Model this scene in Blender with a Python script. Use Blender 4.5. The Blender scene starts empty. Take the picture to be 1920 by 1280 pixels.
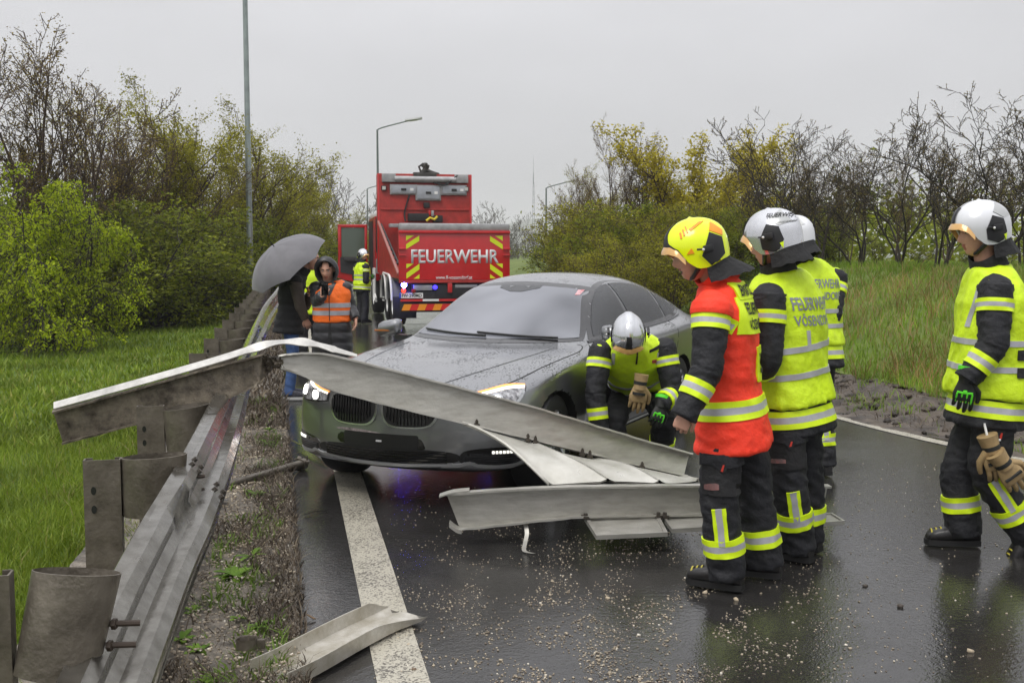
import bpy, bmesh, math, random
import numpy as np
from mathutils import Vector, Matrix, Euler, noise as mnoise
from mathutils.bvhtree import BVHTree
R = math.radians
PI = math.pi
S = bpy.context.scene
COL = S.collection
rng = np.random.default_rng(11)
random.seed(5)

# ------------------------------------------------------------ camera, sky, sun, exposure
FPX, CAMH, PITCH = 2000.0, 1.675, math.atan(163 / 2000.0)
cd = bpy.data.cameras.new('camera')
cam = bpy.data.objects.new('camera', cd)
COL.objects.link(cam)
cam.location = (0, 0, CAMH)
cam.rotation_euler = (PI / 2 - PITCH, 0, 0)
cd.sensor_width = 36
cd.lens = 36 * FPX / 1920
cd.clip_start = .05
cd.clip_end = 6000
S.camera = cam

SUN_EL, SUN_AZ = R(58), R(215)          # high, from behind the camera and a little to the left
W = bpy.data.worlds.new('World')
S.world = W
W.use_nodes = True
nt = W.node_tree
nt.nodes.clear()
def wn(t, **k):
    n = nt.nodes.new(t)
    for a, b in k.items(): setattr(n, a, b)
    return n
sky = wn('ShaderNodeTexSky', sky_type='NISHITA', sun_disc=False)
sky.sun_elevation = SUN_EL
sky.sun_rotation = SUN_AZ
sky.air_density, sky.dust_density = 1.0, 4.0
geo = wn('ShaderNodeTexCoord')
sep = wn('ShaderNodeSeparateXYZ')
nt.links.new(geo.outputs['Generated'], sep.inputs[0])
mx = wn('ShaderNodeMath', operation='MAXIMUM'); mx.inputs[1].default_value = 0
nt.links.new(sep.outputs['Z'], mx.inputs[0])
pw = wn('ShaderNodeMath', operation='POWER'); pw.inputs[1].default_value = 1.4
nt.links.new(mx.outputs[0], pw.inputs[0])
ml = wn('ShaderNodeMath', operation='MULTIPLY_ADD'); ml.inputs[1].default_value = 9.6; ml.inputs[2].default_value = 5.15
nt.links.new(pw.outputs[0], ml.inputs[0])     # overcast sky: brighter towards the zenith
nz = wn('ShaderNodeTexNoise'); nz.inputs['Scale'].default_value = 2.2; nz.inputs['Detail'].default_value = 5
mp = wn('ShaderNodeMapping'); mp.inputs['Scale'].default_value = (1, 1, 3)
nt.links.new(geo.outputs['Generated'], mp.inputs[0]); nt.links.new(mp.outputs[0], nz.inputs[0])
cl = wn('ShaderNodeMapRange'); cl.inputs[1].default_value = .3; cl.inputs[2].default_value = .7
cl.inputs[3].default_value = .89; cl.inputs[4].default_value = 1.06
nt.links.new(nz.outputs[0], cl.inputs[0])
m2 = wn('ShaderNodeMath', operation='MULTIPLY')
nt.links.new(ml.outputs[0], m2.inputs[0]); nt.links.new(cl.outputs[0], m2.inputs[1])
gr = wn('ShaderNodeMix', data_type='RGBA', blend_type='MULTIPLY'); gr.inputs[0].default_value = 1
gr.inputs[6].default_value = (.985, .985, 1.03, 1)
nt.links.new(m2.outputs[0], gr.inputs[7])
hs = wn('ShaderNodeHueSaturation'); hs.inputs['Saturation'].default_value = .15
nt.links.new(sky.outputs[0], hs.inputs['Color'])
mixs = wn('ShaderNodeMix', data_type='RGBA'); mixs.inputs[0].default_value = .93
nt.links.new(hs.outputs[0], mixs.inputs[6]); nt.links.new(gr.outputs[2], mixs.inputs[7])
bg = wn('ShaderNodeBackground'); bg.inputs[1].default_value = .1
nt.links.new(mixs.outputs[2], bg.inputs[0])
wo = wn('ShaderNodeOutputWorld'); nt.links.new(bg.outputs[0], wo.inputs[0])

sd = bpy.data.lights.new('sun', 'SUN')
sd.energy = 1.5
sd.angle = R(30)
sd.color = (1, .97, .92)
sun = bpy.data.objects.new('sun', sd)
COL.objects.link(sun)
sun.rotation_euler = (PI / 2 - SUN_EL, 0, R(180) - SUN_AZ + R(0))
S.view_settings.view_transform = 'Standard'
S.view_settings.look = 'None'
S.view_settings.exposure = .28
S.view_settings.gamma = 1
S.view_settings.use_curve_mapping = False
S.cycles.max_bounces = 6
S.cycles.volume_bounces = 2
S.cycles.transparent_max_bounces = 8

# ------------------------------------------------------------ helpers
RD = Vector((1, 0, 0)); FD = Vector((0, math.cos(PITCH), -math.sin(PITCH))); UD = Vector((0, math.sin(PITCH), math.cos(PITCH)))
def at(x, y, Y):
    """the point at distance Y down the road that the photo shows at (x, y)"""
    d = FD + RD * ((x - 960) / FPX) + UD * ((640 - y) / FPX)
    return Vector((0, 0, CAMH)) + d * (Y / d.y)
def ground(x, y, z=0.0):
    d = FD + RD * ((x - 960) / FPX) + UD * ((640 - y) / FPX)
    return Vector((0, 0, CAMH)) + d * ((z - CAMH) / d.z)

def tag(o, label=None, cat=None, group=None, kind=None):
    if label: o['label'] = label
    if cat: o['category'] = cat
    if group: o['group'] = group
    if kind: o['kind'] = kind
    return o
def empty(name, loc=(0, 0, 0), rz=0.0):
    o = bpy.data.objects.new(name, None)
    o.empty_display_size = .2
    COL.objects.link(o)
    o.location = loc
    o.rotation_euler = (0, 0, rz)
    return o
def link(name, me, parent=None):
    o = bpy.data.objects.new(name, me)
    COL.objects.link(o)
    if parent: o.parent = parent
    return o
def copy_tree(o, parent=None):
    c = o.copy()
    COL.objects.link(c)
    c.parent = parent
    for ch in list(o.children): copy_tree(ch, c)
    return c

class MB:
    """collects polygons, builds one mesh object"""
    def __init__(s): s.v = []; s.f = []; s.m = []; s.cur = 0
    def add(s, vs, fs):
        o = len(s.v)
        s.v += [tuple(p) for p in vs]
        s.f += [tuple(i + o for i in f) for f in fs]
        s.m += [s.cur] * len(fs)
        return s
    def box(s, c, d, rot=None, bev=0.0):
        x, y, z = d[0] / 2, d[1] / 2, d[2] / 2
        if bev > 0:
            bm = bmesh.new(); bmesh.ops.create_cube(bm, size=1)
            for v in bm.verts: v.co = Vector((v.co.x * d[0], v.co.y * d[1], v.co.z * d[2]))
            bmesh.ops.bevel(bm, geom=bm.edges[:], offset=min(bev, min(d) * .45), segments=2, affect='EDGES', profile=.6)
            vs = [v.co.copy() for v in bm.verts]; bm.verts.index_update()
            fs = [[v.index for v in f.verts] for f in bm.faces]; bm.free()
        else:
            vs = [Vector(p) for p in ((-x, -y, -z), (x, -y, -z), (x, y, -z), (-x, y, -z), (-x, -y, z), (x, -y, z), (x, y, z), (-x, y, z))]
            fs = [(3, 2, 1, 0), (4, 5, 6, 7), (0, 1, 5, 4), (1, 2, 6, 5), (2, 3, 7, 6), (3, 0, 4, 7)]
        if rot is not None:
            M = rot if isinstance(rot, Matrix) else Euler(rot).to_matrix()
            vs = [M @ p for p in vs]
        return s.add([p + Vector(c) for p in vs], fs)
    def rings(s, rs, cap=True, close=True):
        n = len(rs[0]); vs = [p for r in rs for p in r]; fs = []
        for i in range(len(rs) - 1):
            for j in range(n if close else n - 1):
                k = (j + 1) % n
                fs.append((i * n + j, i * n + k, (i + 1) * n + k, (i + 1) * n + j))
        if cap:
            fs.append(tuple(range(n - 1, -1, -1))); fs.append(tuple((len(rs) - 1) * n + j for j in range(n)))
        return s.add(vs, fs)
    def tube(s, pts, rad, n=10, cap=True):
        pts = [Vector(p) for p in pts]
        if not hasattr(rad, '__len__'): rad = [rad] * len(pts)
        rs = []; prev = None
        for i, p in enumerate(pts):
            t = (pts[min(i + 1, len(pts) - 1)] - pts[max(i - 1, 0)]).normalized()
            a = prev if prev is not None else (Vector((0, 0, 1)) if abs(t.z) < .9 else Vector((1, 0, 0)))
            u = (a - t * a.dot(t)).normalized(); w = t.cross(u); prev = u
            rs.append([p + (u * math.cos(q) + w * math.sin(q)) * rad[i] for q in (2 * PI * j / n for j in range(n))])
        return s.rings(rs, cap)
    def lathe(s, prof, c=(0, 0, 0), ax='Z', n=24, cap=True):
        rs = []
        for r, h in prof:
            ring = []
            for j in range(n):
                q = 2 * PI * j / n; a, b = r * math.cos(q), r * math.sin(q)
                ring.append(Vector({'Z': (a, b, h), 'Y': (b, h, a), 'X': (h, a, b)}[ax]) + Vector(c))
            rs.append(ring)
        return s.rings(rs, cap)
    def prism(s, poly, a, b):
        """poly of 3d points extruded by vector from a to b"""
        a, b = Vector(a), Vector(b); n = len(poly)
        vs = [Vector(p) + a for p in poly] + [Vector(p) + b for p in poly]
        fs = [tuple(range(n - 1, -1, -1)), tuple(range(n, 2 * n))] + [(j, (j + 1) % n, n + (j + 1) % n, n + j) for j in range(n)]
        return s.add(vs, fs)
    def sphere(s, c, r, n=12, m=8, M=None):
        r = r if hasattr(r, '__len__') else (r, r, r)
        vs = []; fs = []
        for i in range(m + 1):
            t = PI * i / m
            for j in range(n):
                q = 2 * PI * j / n
                p = Vector((r[0] * math.sin(t) * math.cos(q), r[1] * math.sin(t) * math.sin(q), r[2] * math.cos(t)))
                if M is not None: p = M @ p
                vs.append(p + Vector(c))
        for i in range(m):
            for j in range(n):
                k = (j + 1) % n
                fs.append((i * n + j, (i + 1) * n + j, (i + 1) * n + k, i * n + k))
        return s.add(vs, fs)
    def build(s, name, mats, parent=None, smooth=None, loc=None):
        me = bpy.data.meshes.new(name)
        me.from_pydata(s.v, [], s.f)
        if not isinstance(mats, (list, tuple)): mats = [mats]
        for m in mats: me.materials.append(m)
        if len(mats) > 1: me.polygons.foreach_set('material_index', np.array(s.m, dtype=np.int32))
        fix(me)
        if smooth is not None: shade(me, smooth)
        o = link(name, me, parent)
        if loc is not None: o.location = loc
        return o
def fix(me):
    bm = bmesh.new(); bm.from_mesh(me)
    bmesh.ops.remove_doubles(bm, verts=bm.verts, dist=1e-6)
    bmesh.ops.recalc_face_normals(bm, faces=bm.faces)
    bm.to_mesh(me); bm.free()
def shade(me, ang=40):
    me.polygons.foreach_set('use_smooth', np.ones(len(me.polygons), dtype=bool))
    if ang < 180: me.set_sharp_from_angle(angle=R(ang))
    me.update()
def np_mesh(name, V, F, mat, parent=None, smooth=False):
    """numpy verts (n,3) and faces (m,k) to a mesh object"""
    me = bpy.data.meshes.new(name)
    V = np.asarray(V, dtype=np.float32); F = np.asarray(F, dtype=np.int32)
    k = F.shape[1]
    me.vertices.add(len(V)); me.vertices.foreach_set('co', V.ravel())
    me.loops.add(F.size); me.loops.foreach_set('vertex_index', F.ravel())
    me.polygons.add(len(F)); me.polygons.foreach_set('loop_start', np.arange(0, F.size, k, dtype=np.int32))
    me.update(calc_edges=True)
    if smooth: me.polygons.foreach_set('use_smooth', np.ones(len(F), dtype=bool))
    for m in (mat if isinstance(mat, (list, tuple)) else [mat]): me.materials.append(m)
    me.validate()
    return link(name, me, parent)
def evaluated(o):
    dg = bpy.context.evaluated_depsgraph_get()
    return bpy.data.meshes.new_from_object(o.evaluated_get(dg))
def bvh_of(me):
    bm = bmesh.new(); bm.from_mesh(me); b = BVHTree.FromBMesh(bm); bm.free(); return b

# ---- materials
MATS = {}
def mat(name, col, rough=.6, metal=0.0, var=0.0, vscale=8.0, bump=0.0, bscale=60.0, coat=0.0, emit=None, estr=0.0, spec=.5,
        col2=None, rvar=0.0, sheen=0.0, detail=4.0, trans=0.0, bdist=.01, vstretch=None):
    if name in MATS: return MATS[name]
    m = bpy.data.materials.new(name); MATS[name] = m
    m.use_nodes = True
    t = m.node_tree; b = t.nodes['Principled BSDF']
    b.inputs['Base Color'].default_value = (*col, 1)
    b.inputs['Roughness'].default_value = rough
    b.inputs['Metallic'].default_value = metal
    b.inputs['Specular IOR Level'].default_value = spec
    if coat: b.inputs['Coat Weight'].default_value = coat; b.inputs['Coat Roughness'].default_value = .05
    if sheen: b.inputs['Sheen Weight'].default_value = sheen
    if trans: b.inputs['Transmission Weight'].default_value = trans
    if emit: b.inputs['Emission Color'].default_value = (*emit, 1); b.inputs['Emission Strength'].default_value = estr
    if var or col2 or bump or rvar:
        tc = t.nodes.new('ShaderNodeTexCoord')
        src = tc.outputs['Object']
        if vstretch:
            mp = t.nodes.new('ShaderNodeMapping'); mp.inputs['Scale'].default_value = vstretch
            t.links.new(src, mp.inputs[0]); src = mp.outputs[0]
    if var or col2:
        n = t.nodes.new('ShaderNodeTexNoise'); n.inputs['Scale'].default_value = vscale; n.inputs['Detail'].default_value = detail
        n.inputs['Roughness'].default_value = .65
        t.links.new(src, n.inputs['Vector'])
        r = t.nodes.new('ShaderNodeValToRGB')
        c2 = col2 or tuple(min(1, c * (1 + var)) for c in col)
        c1 = col if col2 else tuple(c * (1 - var) for c in col)
        r.color_ramp.elements[0].position = .33; r.color_ramp.elements[1].position = .67
        r.color_ramp.elements[0].color = (*c1, 1); r.color_ramp.elements[1].color = (*c2, 1)
        t.links.new(n.outputs[0], r.inputs[0]); t.links.new(r.outputs[0], b.inputs['Base Color'])
    if rvar:
        n = t.nodes.new('ShaderNodeTexNoise'); n.inputs['Scale'].default_value = vscale * 1.7; n.inputs['Detail'].default_value = 5
        t.links.new(src, n.inputs['Vector'])
        q = t.nodes.new('ShaderNodeMapRange'); q.inputs[1].default_value = .3; q.inputs[2].default_value = .7
        q.inputs[3].default_value = max(.03, rough - rvar); q.inputs[4].default_value = min(1, rough + rvar)
        t.links.new(n.outputs[0], q.inputs[0]); t.links.new(q.outputs[0], b.inputs['Roughness'])
    if bump:
        n = t.nodes.new('ShaderNodeTexNoise'); n.inputs['Scale'].default_value = bscale; n.inputs['Detail'].default_value = 3
        t.links.new(tc.outputs['Object'], n.inputs['Vector'])
        u = t.nodes.new('ShaderNodeBump'); u.inputs['Strength'].default_value = bump; u.inputs['Distance'].default_value = bdist
        t.links.new(n.outputs[0], u.inputs['Height']); t.links.new(u.outputs[0], b.inputs['Normal'])
    return m

# ---- flat outlines laid onto a curved body
def proj_poly(name, polys, O, U, V, D, bvh, off, mt, parent, cell=.04, skirt=.004, maxd=5.0, smooth=True):
    """polys: list of 2d outlines in the plane O + a U + b V, thrown along D onto the body and lifted by off"""
    O, U, V, D = Vector(O), Vector(U).normalized(), Vector(V).normalized(), Vector(D).normalized()
    bm = bmesh.new()
    for poly in polys:
        vs = [bm.verts.new((a, b, 0)) for a, b in poly]
        try: bm.faces.new(vs)
        except ValueError: pass
    return _proj_bm(name, bm, O, U, V, D, bvh, off, mt, parent, cell, skirt, maxd, smooth)
def _proj_bm(name, bm, O, U, V, D, bvh, off, mt, parent, cell, skirt, maxd, smooth=True):
    bmesh.ops.triangulate(bm, faces=bm.faces[:])
    xs = [v.co.x for v in bm.verts]; ys = [v.co.y for v in bm.verts]
    for ax, lo, hi in ((0, min(xs), max(xs)), (1, min(ys), max(ys))):
        n = int((hi - lo) / cell)
        for i in range(1, n + 1):
            c = lo + (hi - lo) * i / (n + 1)
            no = (1, 0, 0) if ax == 0 else (0, 1, 0)
            bmesh.ops.bisect_plane(bm, geom=bm.verts[:] + bm.edges[:] + bm.faces[:], dist=1e-6, plane_co=(c, 0, 0) if ax == 0 else (0, c, 0), plane_no=no)
    nv = {}
    bm.verts.ensure_lookup_table()
    for v in bm.verts:
        p = O + U * v.co.x + V * v.co.y
        h = bvh.ray_cast(p, D, maxd)
        if h[0] is None:
            h = min((bvh.find_nearest(p + D * (maxd * k / 60)) for k in range(1, 60)), key=lambda q: q[3])
        n = h[1]
        if n.dot(D) > 0: n = -n
        nv[v] = n
        v.co = h[0] + n * off
    if skirt:
        be = [e for e in bm.edges if e.is_boundary]
        ex = bmesh.ops.extrude_edge_only(bm, edges=be)
        for g in ex['geom']:
            if isinstance(g, bmesh.types.BMVert):
                src = [e.other_vert(g) for e in g.link_edges if e.other_vert(g) in nv]
                if src: g.co = src[0].co - nv[src[0]] * (off + skirt)
    me = bpy.data.meshes.new(name)
    bmesh.ops.recalc_face_normals(bm, faces=bm.faces[:])
    bm.to_mesh(me); bm.free()
    me.materials.append(mt)
    if smooth: shade(me, 35)
    return link(name, me, parent)
def strip_polys(pts, w):
    """a polyline of width w as one outline per stretch"""
    out = []
    for (x0, y0), (x1, y1) in zip(pts[:-1], pts[1:]):
        l = math.hypot(x1 - x0, y1 - y0); nx, ny = -(y1 - y0) / l * w / 2, (x1 - x0) / l * w / 2
        ex, ey = (x1 - x0) / l * w * .3, (y1 - y0) / l * w * .3
        out.append([(x0 + nx - ex, y0 + ny - ey), (x0 - nx - ex, y0 - ny - ey), (x1 - nx + ex, y1 - ny + ey), (x1 + nx + ex, y1 + ny + ey)])
    return out
def curve2d(pts, n=6, closed=False):
    """smooth a 2d outline (Catmull-Rom)"""
    P = [Vector(p) for p in pts]; N = len(P); out = []
    for i in range(N if closed else N - 1):
        p0 = P[(i - 1) % N] if closed or i > 0 else P[i]; p1 = P[i]; p2 = P[(i + 1) % N]
        p3 = P[(i + 2) % N] if closed or i + 2 < N else p2
        for k in range(n):
            t = k / n
            out.append(.5 * ((2 * p1) + (p2 - p0) * t + (2 * p0 - 5 * p1 + 4 * p2 - p3) * t * t + (3 * p1 - p0 - 3 * p2 + p3) * t ** 3))
    if not closed: out.append(P[-1])
    return [tuple(p) for p in out]
def rrect(x0, y0, x1, y1, r, n=4):
    out = []
    for cx, cy, a in ((x1 - r, y1 - r, 0), (x0 + r, y1 - r, 90), (x0 + r, y0 + r, 180), (x1 - r, y0 + r, 270)):
        for k in range(n + 1):
            q = R(a + 90 * k / n); out.append((cx + r * math.cos(q), cy + r * math.sin(q)))
    return out
def text_bm(txt, width, height, bold=.012, align='C'):
    """lettering as a flat bmesh, scaled to fill width x height, centred on 0,0"""
    c = bpy.data.curves.new('lettering', 'FONT')
    c.body = txt; c.size = 1; c.offset = bold; c.resolution_u = 3
    o = bpy.data.objects.new('lettering', c); COL.objects.link(o)
    bpy.context.view_layer.update()
    me = evaluated(o)
    bpy.data.objects.remove(o); bpy.data.curves.remove(c)
    bm = bmesh.new(); bm.from_mesh(me); bpy.data.meshes.remove(me)
    xs = [v.co.x for v in bm.verts]; ys = [v.co.y for v in bm.verts]
    x0, x1, y0, y1 = min(xs), max(xs), min(ys), max(ys)
    for v in bm.verts:
        v.co = Vector(((v.co.x - (x0 + x1) / 2) / (x1 - x0) * width, (v.co.y - (y0 + y1) / 2) / (y1 - y0) * height, 0))
    return bm
def text_on(name, txt, width, height, O, U, V, D, bvh, off, mt, parent, cell=.03, bold=.012):
    return _proj_bm(name, text_bm(txt, width, height, bold), Vector(O), Vector(U).normalized(), Vector(V).normalized(), Vector(D).normalized(), bvh, off, mt, parent, cell, 0, 5.0, False)
def text_flat(name, txt, width, height, M, mt, parent, bold=.012, depth=.002):
    bm = text_bm(txt, width, height, bold)
    r = bmesh.ops.extrude_face_region(bm, geom=bm.faces[:])
    bmesh.ops.translate(bm, verts=[g for g in r['geom'] if isinstance(g, bmesh.types.BMVert)], vec=(0, 0, depth))
    bmesh.ops.recalc_face_normals(bm, faces=bm.faces[:])
    bm.transform(M)
    me = bpy.data.meshes.new(name); bm.to_mesh(me); bm.free()
    me.materials.append(mt)
    return link(name, me, parent)
def sweep(path, sides, ups, section):
    """closed 2d section (a along side, b along up) carried along a 3d path"""
    return [[Vector(p) + Vector(s) * a + Vector(u) * b for a, b in section] for p, s, u in zip(path, sides, ups)]
def cat3(pts, n):
    """Catmull-Rom through 3d points"""
    P = [Vector(p) for p in pts]; out = []
    for i in range(len(P) - 1):
        p0 = P[max(i - 1, 0)]; p1 = P[i]; p2 = P[i + 1]; p3 = P[min(i + 2, len(P) - 1)]
        for k in range(n):
            t = k / n
            out.append(.5 * ((2 * p1) + (p2 - p0) * t + (2 * p0 - 5 * p1 + 4 * p2 - p3) * t * t + (3 * p1 - p0 - 3 * p2 + p3) * t ** 3))
    out.append(P[-1]); return out
# ------------------------------------------------------------ the road and the land
def foliage_mat(name, c1, c2, tr=.35, rough=.55, spec=.3, c3=None):
    if name in MATS: return MATS[name]
    m = bpy.data.materials.new(name); MATS[name] = m; m.use_nodes = True
    t = m.node_tree; b = t.nodes['Principled BSDF']; out = t.nodes['Material Output']
    g = t.nodes.new('ShaderNodeNewGeometry'); r = t.nodes.new('ShaderNodeValToRGB')
    r.color_ramp.elements[0].color = (*c1, 1); r.color_ramp.elements[1].color = (*c2, 1)
    if c3:
        e = r.color_ramp.elements.new(.9); e.color = (*c2, 1)
        r.color_ramp.elements[2].color = (*c3, 1)
    t.links.new(g.outputs['Random Per Island'], r.inputs[0])
    tc = t.nodes.new('ShaderNodeTexCoord'); n = t.nodes.new('ShaderNodeTexNoise'); n.inputs['Scale'].default_value = .9; n.inputs['Detail'].default_value = 3
    t.links.new(tc.outputs['Object'], n.inputs['Vector'])
    q = t.nodes.new('ShaderNodeMapRange'); q.inputs[1].default_value = .3; q.inputs[2].default_value = .7; q.inputs[3].default_value = .62; q.inputs[4].default_value = 1.25
    t.links.new(n.outputs[0], q.inputs[0])
    h = t.nodes.new('ShaderNodeHueSaturation'); t.links.new(r.outputs[0], h.inputs['Color']); t.links.new(q.outputs[0], h.inputs['Value'])
    t.links.new(h.outputs[0], b.inputs['Base Color'])
    b.inputs['Roughness'].default_value = rough; b.inputs['Specular IOR Level'].default_value = spec
    if tr:
        tl = t.nodes.new('ShaderNodeBsdfTranslucent'); t.links.new(h.outputs[0], tl.inputs[0])
        mx = t.nodes.new('ShaderNodeMixShader'); mx.inputs[0].default_value = tr
        t.links.new(b.outputs[0], mx.inputs[1]); t.links.new(tl.outputs[0], mx.inputs[2]); t.links.new(mx.outputs[0], out.inputs[0])
    return m

def asphalt_mat():
    m = bpy.data.materials.new('wet_asphalt'); m.use_nodes = True
    t = m.node_tree; b = t.nodes['Principled BSDF']
    def N(k, **kw):
        n = t.nodes.new(k)
        for a, v in kw.items(): n.inputs[a].default_value = v
        return n
    tc = N('ShaderNodeTexCoord'); L = t.links.new
    big = N('ShaderNodeTexNoise', Scale=.55, Detail=5, Roughness=.6); L(tc.outputs['Object'], big.inputs['Vector'])
    grain = N('ShaderNodeTexVoronoi', Scale=110); L(tc.outputs['Object'], grain.inputs['Vector'])
    gn = N('ShaderNodeTexNoise', Scale=190, Detail=2); L(tc.outputs['Object'], gn.inputs['Vector'])
    mid = N('ShaderNodeTexNoise', Scale=7, Detail=6, Roughness=.7); L(tc.outputs['Object'], mid.inputs['Vector'])
    cr = t.nodes.new('ShaderNodeValToRGB'); cr.color_ramp.elements[0].position = .3; cr.color_ramp.elements[1].position = .75
    cr.color_ramp.elements[0].color = (.010, .010, .0105, 1); cr.color_ramp.elements[1].color = (.045, .042, .039, 1)
    L(gn.outputs[0], cr.inputs[0])
    c2 = t.nodes.new('ShaderNodeMix'); c2.data_type = 'RGBA'; c2.blend_type = 'MULTIPLY'; c2.inputs[0].default_value = 1
    r2 = N('ShaderNodeMapRange'); r2.inputs[1].default_value = .3; r2.inputs[2].default_value = .7; r2.inputs[3].default_value = .7; r2.inputs[4].default_value = 1.2
    L(mid.outputs[0], r2.inputs[0]); L(cr.outputs[0], c2.inputs[6]); L(r2.outputs[0], c2.inputs[7]); L(c2.outputs[2], b.inputs['Base Color'])
    # film of water: smooth where it stands, broken by the stones elsewhere
    film = N('ShaderNodeMapRange'); film.inputs[1].default_value = .37; film.inputs[2].default_value = .55
    L(big.outputs[0], film.inputs[0])
    ro = N('ShaderNodeMapRange'); ro.inputs[3].default_value = .13; ro.inputs[4].default_value = .045
    L(film.outputs[0], ro.inputs[0]); L(ro.outputs[0], b.inputs['Roughness'])
    b.inputs['IOR'].default_value = 1.58; b.inputs['Specular IOR Level'].default_value = .5
    bs = N('ShaderNodeMapRange'); bs.inputs[3].default_value = .26; bs.inputs[4].default_value = .06
    L(film.outputs[0], bs.inputs[0])
    b1 = N('ShaderNodeBump', Distance=.004); L(grain.outputs['Distance'], b1.inputs['Height']); L(bs.outputs[0], b1.inputs['Strength'])
    rip = N('ShaderNodeTexNoise', Scale=32, Detail=4, Roughness=.6)
    L(tc.outputs['Object'], rip.inputs['Vector'])
    b2 = N('ShaderNodeBump', Distance=.010, Strength=.20); L(rip.outputs[0], b2.inputs['Height']); L(b1.outputs[0], b2.inputs['Normal'])
    L(b2.outputs[0], b.inputs['Normal'])
    return m
M_ASPH = asphalt_mat()
def line_mat():
    m = mat('road_paint', (.50, .48, .40), .35, var=0, bump=.25, bscale=90, bdist=.004)
    t = m.node_tree; b = t.nodes['Principled BSDF']
    tc = t.nodes.new('ShaderNodeTexCoord'); n = t.nodes.new('ShaderNodeTexNoise'); n.inputs['Scale'].default_value = 95; n.inputs['Detail'].default_value = 4
    t.links.new(tc.outputs['Object'], n.inputs['Vector'])
    n2 = t.nodes.new('ShaderNodeTexNoise'); n2.inputs['Scale'].default_value = 3.5; n2.inputs['Detail'].default_value = 6; t.links.new(tc.outputs['Object'], n2.inputs['Vector'])
    ad = t.nodes.new('ShaderNodeMath'); ad.operation = 'MULTIPLY_ADD'; ad.inputs[1].default_value = .35; t.links.new(n2.outputs[0], ad.inputs[0]); t.links.new(n.outputs[0], ad.inputs[2])
    r = t.nodes.new('ShaderNodeValToRGB'); r.color_ramp.elements[0].position = .57; r.color_ramp.elements[1].position = .67
    r.color_ramp.elements[0].color = (.10, .09, .075, 1); r.color_ramp.elements[1].color = (.43, .405, .33, 1)
    t.links.new(ad.outputs[0], r.inputs[0]); t.links.new(r.outputs[0], b.inputs['Base Color'])
    return m
M_LINE = line_mat()

def lerp_tab(tab):
    a = np.array(tab, float)
    return lambda y: float(np.interp(y, a[:, 0], a[:, 1]))
edgeL = lambda Y: .07 - .22 * Y
lineL = lambda Y: .42 - .208 * Y
railX = lambda Y: -.80 - .21 * Y
_R = lerp_tab([(0, 8.8), (3, 7.2), (5, 6.05), (7, 4.95), (8.0, 4.45), (8.86, 4.08), (9.54, 3.74), (11.4, 3.24), (15, 2.43), (24, .55), (60, -7), (220, -41)])
lineR = lambda Y: (_R(Y - .6) + _R(Y) + _R(Y + .6)) / 3
edgeR = lambda Y: lineR(Y) + .30
def strip_mesh(name, fa, fb, ys, nx, zf, mt, kind='structure', smooth=True):
    V = []; F = []
    for y in ys:
        a, b = fa(y), fb(y)
        for k in range(nx + 1):
            x = a + (b - a) * k / nx
            V.append((x, y, zf(x, y, k / nx)))
    n = nx + 1
    for i in range(len(ys) - 1):
        for k in range(nx):
            F.append((i * n + k, i * n + k + 1, (i + 1) * n + k + 1, (i + 1) * n + k))
    o = np_mesh(name, V, F, mt, smooth=smooth)
    return tag(o, kind=kind)
nz3 = lambda x, y, s, z=0.0: mnoise.noise(Vector((x * s, y * s, z)))
M_GROUND = mat('soil_and_grass', (.035, .055, .012), .9, var=.5, vscale=1.5, bump=.3, bscale=30)
tag(np_mesh('ground', [(-900, -60, -.35), (900, -60, -.35), (900, 2600, -.35), (-900, 2600, -.35)], [(0, 1, 2, 3)], M_GROUND), kind='structure')
YS = list(np.concatenate([np.arange(-1, 16, .25), np.arange(16, 40, 1), np.arange(40, 221, 10)]))
strip_mesh('road', lambda y: edgeL(y) - .05, lambda y: edgeR(y) + .6, YS, 12, lambda x, y, k: 0.0, M_ASPH)
strip_mesh('edge_line', lambda y: lineL(y) - .105, lambda y: lineL(y) + .105, YS, 1, lambda x, y, k: .004, M_LINE)
o = strip_mesh('edge_line', lambda y: lineR(y) - .075, lambda y: lineR(y) + .075, YS, 1, lambda x, y, k: .004, M_LINE)
# soil strip between the guardrail and the asphalt
M_VERGE = mat('wet_soil', (.055, .047, .038), .5, col2=(.27, .235, .19), vscale=9, bump=.7, bscale=70, rvar=.25, detail=9, bdist=.02)
def vergez(x, y, k): return .012 + .05 * (1 - k) + .022 * (nz3(x, y, 3) + .7 * nz3(x, y, 11, 3)) * min(1, (1 - k) * 6)
YV = list(np.concatenate([np.arange(1, 14, .07), np.arange(14, 40, .5), np.arange(40, 120, 8)]))
strip_mesh('verge', lambda y: railX(y) - .35, lambda y: edgeL(y) + .05 * nz3(0, y, 2.2) + .025 * nz3(0, y, 9), YV, 22, vergez, M_VERGE)
M_LAWN = mat('lawn_soil', (.05, .09, .008), .9, col2=(.10, .16, .015), vscale=.8, bump=.4, bscale=25)
def lawnz(x, y, k):
    d = railX(y) - x
    return -.02 - .16 * min(1, max(0, d) / 1.5) + .05 * nz3(x, y, .5) + .012 * min(20, max(0, d - 6))
YL = list(np.concatenate([np.arange(0, 14, .35), np.arange(14, 70, 1.2)])) + [90, 130, 200]
strip_mesh('lawn', lambda y: railX(y) - 34, lambda y: railX(y) - .2, YL, 60, lawnz, M_LAWN)
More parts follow.
